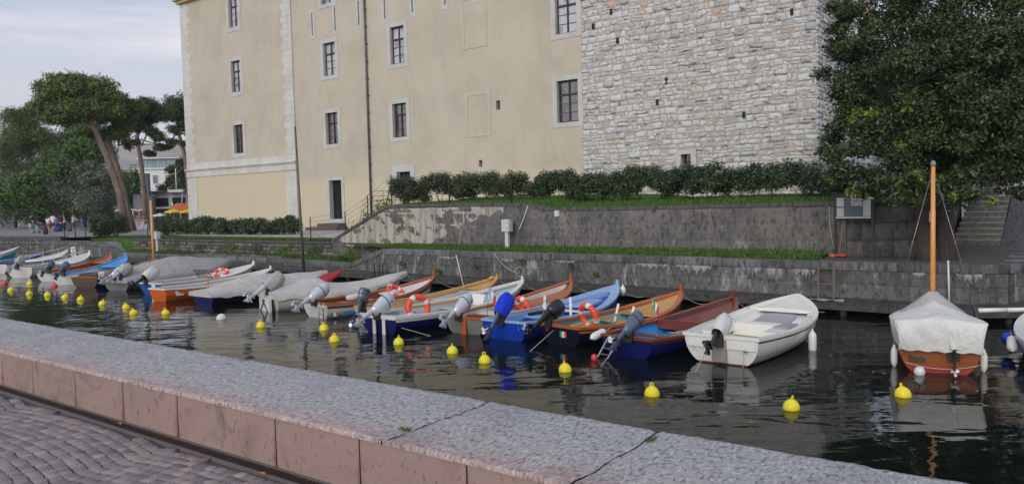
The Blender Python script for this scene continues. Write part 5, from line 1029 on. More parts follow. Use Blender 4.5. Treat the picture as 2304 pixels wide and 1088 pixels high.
# ---- the great evergreen at the right
def C3(px,py,Y,r,rz=None): p=aty(px,py,Y); return (p[0],p[1],p[2],r)+((rz,) if rz else ())
base=Vector(atz(2100,583,1.36))+Vector((0,-.2,0))
tree=empty('evergreen_oak',tuple(base),0,'huge dark evergreen oak with twin trunks spreading over the notice board and stairs','tree')
inv=Matrix.Translation(-base)
mb=MB()
for k_,(px,dx) in enumerate(((2079,0),(2130,0))):
    p=Vector(atz(px,584,1.36)); p.y=base.y; p=p-base; 
    P=[p+Vector((0,0,-.1)),p+Vector((0,.0,.3)),p+Vector((.02*k_,.1,1.1)),p+Vector((-.05+.12*k_,.2,2.2)),p+Vector((-.5+.9*k_,.4,3.6)),p+Vector((-1.2+2.3*k_,.7,5.6))]; mb.tube(P,[.34,.27,.24,.22,.17,.09],12)
mb.build('trunk',BARK,tree)
mb=MB()
for i,(px,py,Y) in enumerate(((1900,330,20.5),(1960,150,22),(2200,100,22.5),(2260,300,21),(2000,420,20.),(2150,0,23),(1930,60,22.),(2290,180,22))):
    e=Vector(aty(px,py,Y))-base; limb(mb,(rnd.uniform(-.3,.4),.3,2.2+rnd.uniform(0,1.2)),e,.12,.025,.12,i)
mb.build('limb',BARK,tree)
g=random.Random(44); CL=[]
spec=[(1905,330,20.3,.8),(1960,300,20.6,.95),(1890,390,20.2,.6),(1950,400,19.9,.8),(2020,370,19.7,.85),(2080,400,19.5,.75),(2140,430,19.6,.6),(2050,440,19.8,.55),(2180,395,19.9,.7),(1990,452,20.3,.38),(2190,445,20.,.4),(1868,280,20.9,.38),(1900,230,21.2,.7),(1880,200,21.4,.4),
(1925,150,21.6,.9),(1905,90,21.8,.7),(1950,30,22.,.8),(1990,80,21.2,1.0),(2000,180,20.9,1.0),(2060,130,20.3,1.1),(2040,250,20.4,1.0),(2100,300,20.,1.0),(2150,180,19.9,1.15),(2210,130,20.,1.1),(2130,60,20.6,1.2),(2060,10,21.,1.1),(2200,20,20.5,1.2),(2280,60,20.,1.1),(2290,170,20.,1.1),(2230,250,19.8,1.0),(2170,310,20.,.85),(2280,300,19.9,.95),(2250,370,20.3,.7),(2300,390,20.,.55),(1960,220,21.6,.9),(2300,240,21,1.2),(2120,220,21.5,1.2),(2060,330,21.3,.7),(1990,408,19.9,.5),(2025,425,20,.45),(1960,425,20.1,.4),(2240,330,21,.9),(2300,350,21.5,.9),(2200,380,21.5,.7),(2260,400,20.6,.5),(2300,420,20.6,.45),(2130,350,21.8,.9),(2060,290,22,1.),(1990,330,22,.9),(2180,300,22,1.1),(2240,220,22,1.2),(2340,200,22,1.3),(2330,300,22,1.1),(1900,400,21,.6),(1860,360,21,.55),(1880,310,21.5,.6),(1890,260,21.5,.55),(1908,20,21.6,.75),(1900,-30,21.8,.8),(1898,72,21.6,.6),(1905,120,21.5,.6),(1985,-60,22,1.3),(2120,-80,21.5,1.4),(2260,-70,21,1.4),(2340,100,21,1.5),(2360,300,20.5,1.2),(1960,-50,22.,.9)]
for s_ in spec:
    for _ in range(5):
        r=s_[3]; CL.append(C3(s_[0]+g.gauss(0,28)*r,s_[1]+g.gauss(0,24)*r,s_[2]+g.uniform(-.4,.7),r*g.uniform(.35,.62),r*g.uniform(.25,.42)))
for _ in range(40): 
    a=g.uniform(0,6.28); CL.append((base.x+1.6+max(-2.2,min(3,g.gauss(0,1.5))),base.y+1.6+abs(g.gauss(0,1.2)),g.uniform(4.6,11.5),g.uniform(.7,1.2)))
CLb=[tuple(np.array(c[:3])-np.array(base))+tuple(c[3:]) for c in CL]
leafobj('crown',CLb,210000,.12,L_oak,tree,seed=1,asp=.42,shell=.35,up=.5)
g2_=random.Random(8); fresh=[c for c in CLb if -.2<c[2]<4.4]; fresh=[(c[0]+g2_.gauss(0,.3),c[1]-.25,c[2]+g2_.gauss(0,.2),.16) for c in g2_.sample(fresh,min(len(fresh),34))]
leafobj('young_leaves',fresh,3600,.10,L_oak2,tree,seed=5,asp=.4,shell=.2,up=1.)
# ---- hedges: single shrubs
def shrub(loc,w,h,seed,label,group,n=2600,size=.085,m=None,parent=None,cat='shrub',stems=4,z0=.20,rz=None):
    g=random.Random(seed); r=empty('hedge_shrub' if cat=='shrub' else 'bush',loc,g.uniform(0,6.28) if rz is None else rz+(math.pi if g.random()<.5 else 0),label,cat,group); cl=[]
    for _ in range(20): cl.append((g.uniform(-.40,.40)*w,g.gauss(0,w*.15),h*g.uniform(z0+.08,.86),w*g.uniform(.14,.22)))
    leafobj('foliage',cl,n,size,m or L_hedge,r,seed=seed,asp=.42,shell=.25,up=.7)
    mb=MB()
    for k in range(stems): limb(mb,(g.gauss(0,.05),g.gauss(0,.05),-.05),(g.gauss(0,w*.22),g.gauss(0,w*.2),h*.75),.016,.006,.08,seed+k,4,5)
    mb.build('stem',BARK,r); return r
# upper hedge: (px of the centre, width px, top px)
up=[(905,60,392,'leftmost, in front of the dark doorway'),(945,62,394,'second from the left'),(990,66,390,'third from the left'),(1040,66,392,'fourth from the left'),(1092,70,384,'fifth from the left'),(1145,66,392,'last one left of the gap'),
(1217,58,384,'first right of the gap'),(1262,60,386,'under the right end of the plaster wall'),(1312,64,392,'at the joint of plaster and stone'),(1360,62,388,'first wholly before the tower'),(1410,64,384,'second wholly before the tower'),(1440,62,372,'tallest before the left part of the tower'),(1492,66,380,'just left of the small tower window'),(1545,72,372,'below the small tower window'),(1602,74,370,'just right of the small tower window'),(1668,72,382,'third from the right corner of the tower'),(1735,74,366,'before the right part of the tower'),(1805,82,366,'at the tower corner'),(1862,70,380,'half hidden behind the tree crown')]
for i,(px,w,ty,l) in enumerate(up):
    b0_=T(0,3.0)[:2]; b1_=T(10,3.0)[:2]; P=onw(px,440,b0_,b1_); s_=(Vector((P[0],P[1],0))-TO).dot(uT); z=lawn_z(s_,3.)-.02; d=math.hypot(P[0],P[1]); top=onw(px,ty,b0_,b1_)[2]
    shrub((P[0],P[1],z),w*d/FOC*1.38,top-z,100+i,'dark leafy hedge shrub on the upper lawn, '+l,'hedge shrubs on the upper lawn',6800,.105,rz=TA)
lowh=[(372,'leftmost, right behind the wooden mast'),(405,'second from the left'),(436,'third from the left'),(466,'fourth, below the left quoins'),(498,'fifth, below the blank yellow panel'),(528,'sixth'),(560,'seventh, middle of the panel'),(592,'eighth from the left'),(622,'ninth, before the right quoins'),(655,'last one, beside the tall thin pole')]
for i,(px,l) in enumerate(lowh):
    P=atz(px,527,1.6); d=math.hypot(P[0],P[1]); top=1.6+(527-(492 if i<9 else 484)-rnd.uniform(0,6))*d/FOC
    shrub((P[0],P[1],1.58),50*d/FOC*1.15,top-1.6,200+i,'dark hedge shrub of the lower row, '+l,'hedge shrubs before the palace',6000,.15,stems=5,rz=TA)
for px,py,w,h,l in ((222,533,60,46,'left half of the rounded bush pair by the promontory'),(258,531,56,44,'right half of the rounded bush pair by the promontory')):
    P=atz(px,py,1.6); d=math.hypot(P[0],P[1]); shrub((P[0],P[1],1.57),w*d/FOC,h*d/FOC,int(px),'dark rounded bush, '+l,None,5200,.13,cat='bush',z0=.1)
# ---- park trees at the left
def park_tree(name,px,py,d_top,clumps,label,n,size,m,trunk=None,bark=None,group=None,asp=.35,Y=None,seed=0,up=.5,shell=.3,tw=.35,limbs=True,fl=1.):
    p=atz(px,py,1.6) if Y is None else aty(px,py,Y); base=Vector((p[0],p[1],1.57)); r=empty(name,base,0,label,'tree',group); Yd=p[1]
    cl=[]
    g=random.Random(seed)
    for c in clumps:
        q=aty(c[0],c[1],Yd+(c[4] if len(c)>4 else 0)); s_=math.hypot(q[0],q[1])/FOC; q=Vector(q)-base
        for _ in range(4): cl.append((q.x+g.gauss(0,.35)*c[2]*s_,q.y+g.gauss(0,.35)*c[2]*s_,q.z+g.gauss(0,.25)*c[3]*s_,c[2]*s_*g.uniform(.5,.75),c[3]*s_*g.uniform(.5,.75)))
    leafobj('crown',cl,n,size,m,r,seed=seed,asp=asp,shell=shell,up=up,flat=fl)
    mb=MB(); tp=[Vector(aty(a,b,Yd))-base for a,b in (trunk or [(px,py-60)])]; P=[Vector((0,0,-.1))]+tp; mb.tube(P,[tw*(1-.55*i/len(P)) for i in range(len(P))],10)
    if limbs:
        for i in range(7):
            c=cl[g.randrange(len(cl))]; limb(mb,tp[-1].lerp(tp[0],g.uniform(0,.35)),c[:3],tw*.32,.04,.12,seed+i,6,6)
    mb.build('trunk',bark or PBARK,r); return r
park_tree('stone_pine',286,520,0,[(150,205,62,34),(110,215,45,26),(190,200,50,30),(215,250,50,30),(170,255,62,26),(110,250,40,22),(250,240,36,26),(90,195,24,14),(235,215,30,18),(150,180,36,12),(200,300,30,14)],'tallest umbrella pine with a broad crown and a leaning trunk',46000,.34,L_pine,[(268,430),(240,350),(205,275),(185,235)],seed=1,asp=.22,tw=.36,group='umbrella pines in the park')
park_tree('stone_pine',300,518,0,[(240,230,34,26),(270,265,36,26),(285,235,30,24),(255,300,26,16),(245,265,26,20)],'umbrella pine whose trunk forks behind the hat stall',24000,.34,L_pine,[(282,450),(262,370),(245,320),(262,280)],seed=2,asp=.22,tw=.34,group='umbrella pines in the park')
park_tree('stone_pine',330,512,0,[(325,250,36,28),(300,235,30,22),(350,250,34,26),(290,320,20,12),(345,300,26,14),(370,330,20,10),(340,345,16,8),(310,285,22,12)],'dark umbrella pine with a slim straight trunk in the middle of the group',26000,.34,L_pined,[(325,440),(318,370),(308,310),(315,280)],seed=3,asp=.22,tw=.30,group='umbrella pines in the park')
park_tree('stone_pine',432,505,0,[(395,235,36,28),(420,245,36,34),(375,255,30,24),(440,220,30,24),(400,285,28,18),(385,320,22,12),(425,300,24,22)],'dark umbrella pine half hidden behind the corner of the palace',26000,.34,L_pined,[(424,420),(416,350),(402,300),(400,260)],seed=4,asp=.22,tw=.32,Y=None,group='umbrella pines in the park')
park_tree('stone_pine',130,511,0,[(60,270,40,26),(25,300,34,30),(95,310,40,30),(60,330,48,30),(20,345,34,30),(75,235,20,14),(130,330,36,26),(110,370,50,30),(45,250,26,16)],'bushy pine leaning left with thin bare branches at the left edge',44000,.34,L_pine,[(125,400),(105,350),(75,300)],seed=5,asp=.18,tw=.4,group='umbrella pines in the park')
park_tree('broadleaf_tree',190,511,0,[(160,380,60,34),(200,350,50,30),(120,400,50,26),(230,410,36,40),(240,460,30,30),(60,440,70,40),(150,450,60,40),(190,330,40,24)],'dark broadleaf tree filling the space behind the olives',24000,.38,L_bush,None,BARK,seed=6,asp=.5,tw=.3)
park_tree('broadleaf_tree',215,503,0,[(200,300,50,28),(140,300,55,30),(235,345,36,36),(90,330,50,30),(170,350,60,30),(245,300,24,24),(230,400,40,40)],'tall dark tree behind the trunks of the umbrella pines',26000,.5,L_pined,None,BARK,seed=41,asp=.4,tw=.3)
for i,(px,py,cl,lb) in enumerate(((35,512,[(25,385,50,46),(45,420,46,44),(15,440,46,40),(60,455,40,30),(20,345,36,18)],'silver grey olive tree at the left edge of the park'),(110,510,[(110,400,42,36),(95,440,44,38),(130,430,36,34),(90,380,24,16)],'silver grey olive tree second from the left edge'),(165,512,[(160,395,42,32),(150,430,44,38),(180,440,34,34),(165,370,26,14)],'silver grey olive tree behind the group of people'),(222,512,[(215,400,36,28),(230,430,34,34),(205,440,34,34),(240,460,24,24),(200,380,22,14)],'silver grey olive tree right beside the leaning pine trunk'))):
    park_tree('olive_tree',px,py,0,cl,lb,20000,.32,L_olive,None,BARK,seed=20+i,asp=.28,tw=.25,group='olive trees in the park',up=.8)
for i,(px,py,w,h,lb) in enumerate(((70,510,110,70,'low dark bush under the olive trees at the left'),(150,508,100,60,'low yellow-green bush behind the people'),(235,507,60,70,'dark bush under the right-hand olive'))):
    P=atz(px,py,1.6); d=math.hypot(P[0],P[1]); shrub((P[0],P[1],1.55),w*d/FOC,h*d/FOC,300+i,lb,None,7000,.3,m=L_bush,cat='bush',z0=.0)
park_tree('broadleaf_tree',395,497,0,[(400,400,26,22),(385,420,24,16),(415,425,24,22),(395,375,20,16),(420,385,20,20),(410,360,14,10)],'rounded brownish-green tree in front of the pale hotel',9000,.5,leafmat('dry_leaf',(.075,.085,.04),.45),None,BARK,Y=120,seed=31,tw=.35)
park_tree('cypress',306,470,0,[(307,425,5,34),(307,400,3.5,30),(305,440,6,26)],'slim dark cypress beside the pale hotel',4000,.6,L_cyp,None,BARK,Y=150,seed=32,tw=.3,limbs=False)
park_tree('broadleaf_tree',286,492,0,[(285,430,18,30),(292,460,14,20),(280,400,14,16),(300,440,14,14)],'bright green young tree between the pine trunks',5000,.4,leafmat('bright_leaf',(.10,.19,.035),.5),None,BARK,Y=105,seed=33,tw=.2)
p=aty(2160,350,29.); tr_=empty('copper_tree',(p[0],p[1],3.1),0,'rusty copper leaved tree glimpsed behind the great oak','tree'); leafobj('crown',[(0,0,1.6,.9),(.9,0,1.3,.6),(-.8,.2,1.9,.6)],5000,.13,L_rust,tr_,seed=9); mb=MB(); mb.tube([(0,0,-.1),(0,0,1.6)],[.09,.05],8); mb.build('trunk',BARK,tr_)
# ---------------------------------------------------------------- things on the terraces and the landing stage
def wood_post(a,b,r0_,r1_,name,label,cat,m): 
    a=Vector(a);b=Vector(b); mb=MB(); mb.tube([(0,0,0),(b-a)*.5,(b-a)],[r0_,(r0_+r1_)/2,r1_],10); return tag(mb.build(name,m,None,a),label,cat)
a=atz(347,600,.0); wood_post((a[0],a[1],-.5),(a[0]-.02,a[1],3.3+(477-450)*a[1]/FOC),.085,.07,'mooring_post','tall orange-brown wooden post standing in the water by the grey tent boat','post',W_mast)
a=atz(685,634,.1); t_top=aty(664,285,a[1]); wood_post((a[0],a[1],-.3),tuple(t_top),.07,.04,'metal_mast','very tall thin grey metal pole rising in front of the right quoins','pole',m_pipe)
M_cab=paint('cabinet_grey',(188,192,190),.5,.1)
def cabinet(px,pyb,z,w,h,hz,label,rz,onw_=False):
    p=atz(px,pyb,z)
    if onw_: q_=onw(px,pyb,T(0,-.45)[:2],T(10,-.45)[:2]); p=(q_[0],q_[1],z)
    p=p; r=empty('utility_cabinet',(p[0],p[1],z),rz,label,'cabinet'); mb=MB(); mb.box((0,0,hz/2),(.16,.12,hz)); mb.box((0,0,.02),(.26,.2,.04)); mb.build('post',M_cab,r)
    mb=MB(); mb.box((0,0,hz+h/2),(w,.24,h)); mb.build('box',M_cab,r); mb=MB(); mb.box((0,-.125,hz+h/2),(w*.86,.012,h*.88)); d=mb.build('door',M_cab,r); mb=MB(); mb.box((w*.3,-.137,hz+h*.7),(.03,.012,.05)); mb.box((w*.3,-.137,hz+h*.3),(.03,.012,.05)); mb.build('lock',M_dk,d); return r
cabinet(1142,553,1.44,.40,.50,.70,'grey metal utility cabinet on a post before the tall garden wall',TA,True)
cabinet(355,564,.80,.38,.46,.78,'grey metal utility cabinet on a post on the lower lawn behind the wooden post',TA)
p=onw(1256,480,T(0)[:2],T(10)[:2]); mb=MB(); mb.box((0,-.06,0),(.22,.12,.24)); mb.box((0,-.125,0),(.18,.012,.2)); tag(mb.build('junction_box',M_cab,None,tuple(p),(0,0,TA)),'small white junction box fixed high on the garden wall','box')
q=T(12.0,-.04,3.15); rope([T(12.6,-.05,3.2),T(12.4,-.08,2.7),T(12.15,-.1,2.2)],'pale plastic pipe coming down the wall beside the utility cabinet',.028,M_cab,name='conduit_pipe',cat='pipe')
# notice board
onT=lambda px,y,z:Vector((*onw(px,500,T(0,y)[:2],T(10,y)[:2])[:2],z))
pa=onT(1879,-.16,1.36); pb=onT(1964,-.16,1.36); 
nb_=empty('notice_board',tuple(pa),math.atan2(pb.y-pa.y,pb.x-pa.x),'glazed notice board on two dark posts in front of the wall, papers pinned inside','notice board'); Lb=(pb-pa).length; zt=3.3+(440-435)*0+(438-441)/FOC*pa.y; zb_=3.3+(438-491)/FOC*pa.y; hb_=zt-1.36; lb_=zb_-1.36
M_post=mat('dark_painted_steel',srgb(46,48,52),.5)
for x in(0,Lb): mb=MB(); mb.box((x,0,hb_/2+.01),(.07,.07,hb_+.02)); mb.build('post',M_post,nb_)
mb=MB(); mb.box((Lb/2,0,(hb_+lb_)/2),(Lb-.08,.10,hb_-lb_)); fr=mb.build('case',M_post,nb_); mb=MB(); mb.box((Lb/2,-.056,(hb_+lb_)/2+.01),(Lb-.16,.01,hb_-lb_-.1)); mb.build('backboard',mat('grey_felt',srgb(92,104,108),.8),nb_)
mb=MB(); mb.box((Lb/2,-.06,lb_+.03),(Lb-.08,.03,.05)); mb.build('sill',M_cab,nb_); mb=MB(); mb.box((Lb/2,.03,hb_+.03),(Lb+.14,.3,.03)); mb.build('roof',M_post,nb_)
M_pap=mat('printed_paper',srgb(190,194,196),.8,var=[(srgb(120,124,130),26,.56,.62,(1,1,3),.7)]); M_pap2=mat('coloured_poster',srgb(188,180,184),.8,var=[(srgb(150,96,110),12,.55,.62,(1,1,1),.7),(srgb(90,104,120),17,.58,.62,(1,1,2),.7)])
H0=hb_-lb_
for (x0,x1,z0,z1,m_) in ((.06,.25,.54,.92,M_pap),(.06,.25,.10,.48,M_pap),(.44,.74,.56,.92,M_pap2),(.76,.96,.10,.95,M_pap)):
    mb=MB(); mb.box(((x0+x1)/2*Lb,-.064,lb_+(z0+z1)/2*H0),((x1-x0)*Lb,.004,(z1-z0)*H0)); mb.build('pinned_paper',m_,nb_)
p=onT(1878,-.2,1.37); p2=onT(1892,-.22,1.37)
mb=MB(); mb.box((0,0,.05),(.22,.16,.09),taper=.8); o=tag(mb.build('dustpan',FL_R,None,(p[0]-.05,p[1]+.05,1.37),(0,0,TA)),'red dustpan left on the ground under the notice board','dustpan')
br=empty('broom',(p2[0]-.02,p2[1]+.1,1.37),TA,'broom with a red head leaning on the wall under the notice board','broom'); mb=MB(); mb.box((0,0,.06),(.42,.07,.07)); mb.build('head',FL_R,br); mb=MB(); mb.box((0,0,.015),(.40,.06,.04)); mb.build('bristles',M_dk,br); mb=MB(); mb.tube([(0,0,.08),(.12,.12,1.12)],.013,6); mb.build('handle',W_pale,br)
p=onw(1864,470,T(0)[:2],T(10)[:2]); rope([(p[0],p[1]-.03,p[2]+.2),(p[0]+.02,p[1]-.05,2.3),(p[0]+.12,p[1]-.1,1.6),(p[0]+.2,p[1]-.12,1.4)],'thin pale rope hanging down the wall left of the notice board',.012)
# ladder, pipe and boom on the landing stage
a1=Vector(atz(1841,671,LEDGE)); a2=Vector(atz(1876,672,LEDGE)); nq=Vector((.62,.78,0)); ldr=empty('wooden_ladder',tuple(a1),0,'short weathered wooden ladder leaning on the quay wall above the landing stage','ladder'); d_=a2-a1; top_=Vector((.07,.16,1.0)); mb=MB()
W_old=wood('grey_weathered_wood',(96,84,76),.8,0)
for o_ in(Vector(),d_): mb=MB(); mb.bar(o_,o_+top_,.06,.05); mb.build('stile',W_old,ldr)
for t in(.42,.86): mb=MB(); mb.bar(top_*t,d_+top_*t,.05,.04); mb.build('rung',W_old,ldr)
a=Vector(atz(1862,675,LEDGE+.01)); mb=MB(); P=[[(.9*i/7-.45,.34*j/4-.17,.012+.02*math.sin(i*1.7+j)) for j in range(5)] for i in range(8)]; mb.grid(P); tag(mb.build('plastic_sheet',C_grey,None,tuple(a),(0,0,TA)),'crumpled grey plastic sheet at the foot of the wooden ladder','sheet')
a=Vector(atz(2136,684,LEDGE)); wood_post(tuple(a),(a.x-.02,a.y+.03,LEDGE+1.16),.022,.022,'white_pipe','upright white plastic pipe on the landing stage behind the sailing boat','pipe',P_white)
a=Vector(atz(2202,698,.55)); e=Vector(atz(2330,696,.55)); mb=MB(); mb.tube([(0,0,0),(e-a)*.48],.055,10); mb.tube([(e-a)*.5,(e-a)],.055,10); tag(mb.build('white_boom',P_gel,None,tuple(a)),'white padded boom fixed along the edge of the landing stage at the right','boom')
for px,py,lb in ((843,622,'by the sloping coping, left one'),(862,622,'by the sloping coping, right one'),(330,597,'behind the wooden post by the grey tent boat'),(100,572,'at the end of the promontory')):
    a=atz(px,py,LEDGE if px>500 else .35); w=.30; mb=MB(); mb.tube([(0,0,0),(0,0,.55),(w,0,.55),(w,0,0)],.02,6); mb.bar((0,0,.3),(w,0,.3),.02,.02); tag(mb.build('ladder_rail',m_iron,None,tuple(a),(0,0,TA)),'black iron hoop of a quay ladder '+lb,'ladder rail','black iron ladder hoops')
a=Vector(atz(166,580,.5)); sg=empty('notice_sign',(a.x,a.y,.35),R(-36),'white sign with small lines of text leaning on the promontory wall','sign'); mb=MB(); mb.box((0,0,.45),(.62,.03,.82),rot=Matrix.Rotation(R(-6),3,'Y')); mb.build('panel',P_white,sg); 
for k_,tx in enumerate(('ATTENZIONE','DIVIETO','DI ORMEGGIO','PORTO','COMUNALE')): me=text_mesh(tx,.085,.002,.002); t=link('text_line',me,M_dk,sg,(.03,-.02,.74-.13*k_)); t.rotation_euler=(R(90),R(-6),0)
a=Vector(aty(2098,487,21.35)); mb=MB(); mb.box((0,0,0),(.16,.01,.30)); mb.box((0,-.007,.02),(.13,.004,.1)); tag(mb.build('tree_sign',P_white,None,tuple(a),(R(4),0,R(-20))),'small white sign fixed between the twin oak trunks','sign')
# railing posts and wires that follow the sloping wall
fn=empty('wire_fence',T(-1.5,.28,0),TA,'thin wire fence on dark posts following the sloping end of the garden wall','fence')
fp=[(-1.9,1.6,1.25),(.9,1.9,1.2),(2.6,2.6,1.25),(4.3,3.3,1.5),(8.0,3.32,1.2),(11.5,3.3,1.2)]
for s_,z_,h_ in fp: mb=MB(); mb.tube([(s_+1.5,0,z_-.1),(s_+1.5,0,z_+h_)],.028,6); mb.build('post',m_iron,fn)
mb=MB(); mb.tube([(3.85+1.5,0,3.25),(4.25+1.5,0,4.3)],.022,5); mb.build('brace',m_iron,fn)
for k_ in range(5):
    mb=MB(); mb.tube([(s_+1.5,0,z_+h_*(.2+.19*k_)) for s_,z_,h_ in fp],.006,4); mb.build('wire',m_iron,fn)
vn=empty('climbing_plant',T(3.,.35,2.6),TA,'sparse yellow-green climbing plant on the wire fence beside the downpipe','plant'); leafobj('foliage',[(-1.5,0,-.35,.35),(-.8,0,-.15,.42),(-.2,.1,.1,.45),(.5,.1,.35,.5),(.9,0,.75,.45),(.2,.1,.7,.4),(-.7,.1,.3,.35)],620,.15,L_vine,vn,seed=3,asp=.4,shell=.1); mb=MB()
for k_ in range(9): limb(mb,(rnd.uniform(-1.6,1),0,-.7),(rnd.uniform(-1.6,1.2),rnd.uniform(-.1,.2),rnd.uniform(.1,1.1)),.010,.004,.2,k_,6,4)
mb.build('stem',BARK,vn)
rail_=empty('iron_handrail',FW(9.6,-1.6,3.4),FA,'short iron handrail before the dark doorway behind the hedge','handrail'); mb=MB()
for x in(0,1.2,2.4): mb.tube([(x,0,0),(x,0,1.0)],.02,5)
mb.build('posts',m_iron,rail_); mb=MB()
for z in(.35,.65,1.0): mb.tube([(-.9,0,z-.75),(0,0,z),(2.6,0,z)],.016,5)
mb.build('rails',m_iron,rail_)
# weeds on the walls
wl=[(905,592,'above the two black ladder hoops'),(988,610,'just above the landing stage behind the SCARABI boat'),(1075,600,'left of the utility cabinet'),(1180,590,'right below the utility cabinet'),(1290,598,'behind the bow of the mahogany boat'),(1345,618,'behind the bow of the light blue boat')]
for i,(px,py,wlab) in enumerate(wl):
    p=onw(px,py,(.45,28.9),(3.85,26.25)); v=Vector((p[0],p[1],max(.5,p[2])))+Vector((-.03,-.05,0)); 
    r=leafobj('wall_weed',[(0,0,0,.13,.10),(.12,-.02,-.08,.08,.12),(-.1,0,.05,.07,.06)],170,.075,L_bush,None,seed=60+i,asp=.4); r.location=v; tag(r,'green weed growing from a joint of the quay wall','weed','weeds in the joints of the quay wall'); r['label']='green weed in a quay wall joint, '+wlab
# ivy patches on the low wall
IVL=['leftmost of seven, under the third hedge shrub','second of seven from the left','third of seven from the left','middle one of the seven','fifth of seven from the left','just right of the thin grey pole','rightmost of seven']
for i,s_ in enumerate((-15.5,-12.2,-9.0,-6.4,-3.8,-1.2,1.6)):
    r=leafobj('ivy_patch',[(0,0,0,.42,.26),(.5,0,.05,.3,.2),(-.45,0,-.1,.28,.2),(.1,0,-.25,.3,.15)],900,.10,L_hedge if i%2 else L_bush,None,seed=80+i,asp=.6,shell=.1); r.location=T(s_,-.04,1.15 if i<6 else 1.05); r.rotation_euler=(0,0,TA); r.scale=(1,.22,1); tag(r,'ivy patch on the low mossy wall, '+IVL[i],'ivy','ivy patches on the low wall')
# grass blades
gb=np.random.RandomState(4); V=[]; 
QL=off(QP,.47); idx=[i for i in range(len(QL)-1) if -26<QL[i][0]<9.4]
def blades(pts,h,name):
    pts=np.array(pts); n=len(pts); a=gb.rand(n)*6.28; hh=h*(.5+.9*gb.rand(n)); w=.012+.01*gb.rand(n); d=np.stack([np.cos(a),np.sin(a),0*a],1); l=gb.normal(size=(n,3))*[.35,.35,0]*hh[:,None]
    V=np.stack([pts-d*w[:,None],pts+d*w[:,None],pts+l+np.array([0,0,1])*hh[:,None]],1).reshape(-1,3); me=quads_mesh(name,V,np.arange(3*n).reshape(-1,3)); o=link(name,me,m_gblade); o['kind']='stuff'; o['label']='short green grass growing along the terraces and lawns'; o['category']='grass'
pts=[]
for _ in range(26000):
    i=idx[gb.randint(len(idx))]; u=gb.rand(); b0_=Vector(QL[i]).lerp(Vector(QL[i+1]),u)
    if b0_.x>9.4-1.2*gb.rand(): continue
    s_=(Vector((b0_.x,b0_.y,0))-TO).dot(uT); a_=Vector(T(s_,-.04)); t=gb.rand(); p=Vector((b0_.x,b0_.y,0)).lerp(a_,t)
    if b0_.x>-6: z=1.378+.15*t
    elif b0_.x<-7.8: z=.64+.2*t
    else: continue
    pts.append((p.x,p.y,z-.005))
for _ in range(30000):
    s_=gb.rand()*22+4.3; y_=.32+gb.rand()**1.5*3.4; pts.append(T(s_,y_,lawn_z(s_,y_)-.01))
for _ in range(7000):
    s_=-20+gb.rand()*20; y_=.36+gb.rand()*1.8; pts.append(T(s_,y_,1.6))
blades(pts,.085,'grass')
# leaves floating on the water
m_fl=mat('fallen_leaf',srgb(176,110,40),.7,island=.4)
for i_,(px,py) in enumerate(((1925,744),(1950,749),(1938,741),(1968,752),(1905,772),(1912,835),(1965,837),(1990,840),(1548,876),(1692,950),(1995,955),(2200,880),(1870,800),(1850,770))):
    x,y=W2(px,py,0); mb=MB(); a=rnd.uniform(0,3); mb.add([(-.05,0,0),(0,-.022,.004),(.05,0,0),(0,.022,.006)],[(0,1,2,3)]); tag(mb.build('floating_leaf',m_fl,None,(x,y,.006),(0,0,a)),'orange leaf floating '+('in the loose cluster between the white motor boat and the sailing boat' if px<1970 and py<760 or px<1910 and px>1800 else 'in front of the sailing boat under the white cover' if px>1900 else 'in front of the white motor boat'),'leaf','leaves floating on the water')
# leaves on the pavement
for px,py,l in ((1285-1285+590,1065,'dry brown leaf lying on the drain grate'),(268,953,'tiny brown leaf on the drain nearer the left edge')):
    x,y=W2(px,py,PV+.01); mb=MB(); mb.add([(-.035,0,0),(0,-.016,.008),(.035,0,0),(0,.016,.01)],[(0,1,2,3)]); tag(mb.build('dry_leaf',m_fl,None,(x,y,PV+.012),(0,0,rnd.uniform(0,3))),l,'leaf')
# ---------------------------------------------------------------- house behind the stairs
hs=Vector(aty(2150,440,34.)); hs.z=3.1; ho=empty('house',tuple(hs),R(-30),'cream house with a glazed door and a brown shutter above the stairs','house')
m_cr=mat('cream_house_wall',srgb(176,164,146),.9,var=[(srgb(150,140,126),1.5,.5,.7)],bump=(20,.3,.01)); mb=holes_wall(-.6,9,0,3.6,[(1.85,2.45,0,1.0+.9),(2.62,4.2,0,2.2)],0); mb.build('wall',m_cr,ho)
mb=MB(); mb.prism([(-.6,.02),(9,.02),(9,6),(-.6,6)],3.4,3.6); mb.prism([(-.61,0),(-.5,0),(-.5,6),(-.61,6)],0,3.6); mb.prism([(8.9,0),(9.01,0),(9.01,6),(8.9,6)],0,3.6); mb.prism([(-.6,5.9),(9,5.9),(9,6),(-.6,6)],0,3.6); mb.build('side_walls',m_cr,ho)
mb=MB(); mb.add([(-.9,-.4,3.55),(9.4,-.4,3.55),(9.4,3,4.6),(-.9,3,4.6),(-.9,6.4,3.55),(9.4,6.4,3.55)],[(0,1,2,3),(3,2,5,4)]); mb.build('roof',m_roof,ho)
mb=MB(); ring(mb,(1.85,2.45,-.01,1.9),(1.93,2.37,.1,1.82),.03,.10); d=mb.build('door',P_black,ho); mb=MB(); mb.box((2.15,.09,.95),(.46,.02,1.8)); mb.build('pane',mat('pale_glass',srgb(150,156,160),.15,spec=.8),d)
mb=MB(); mb.box((3.4,.08,1.1),(1.58,.05,2.2)); mb.build('brown_shutter',mat('ochre_brown_panel',srgb(120,88,46),.7,var=[(srgb(90,64,36),2,.5,.7,(4,1,.3))]),ho); mb=MB(); mb.box((2.535,-.02,1.15),(.16,.10,2.3)); mb.build('white_pilaster',m_white,ho)
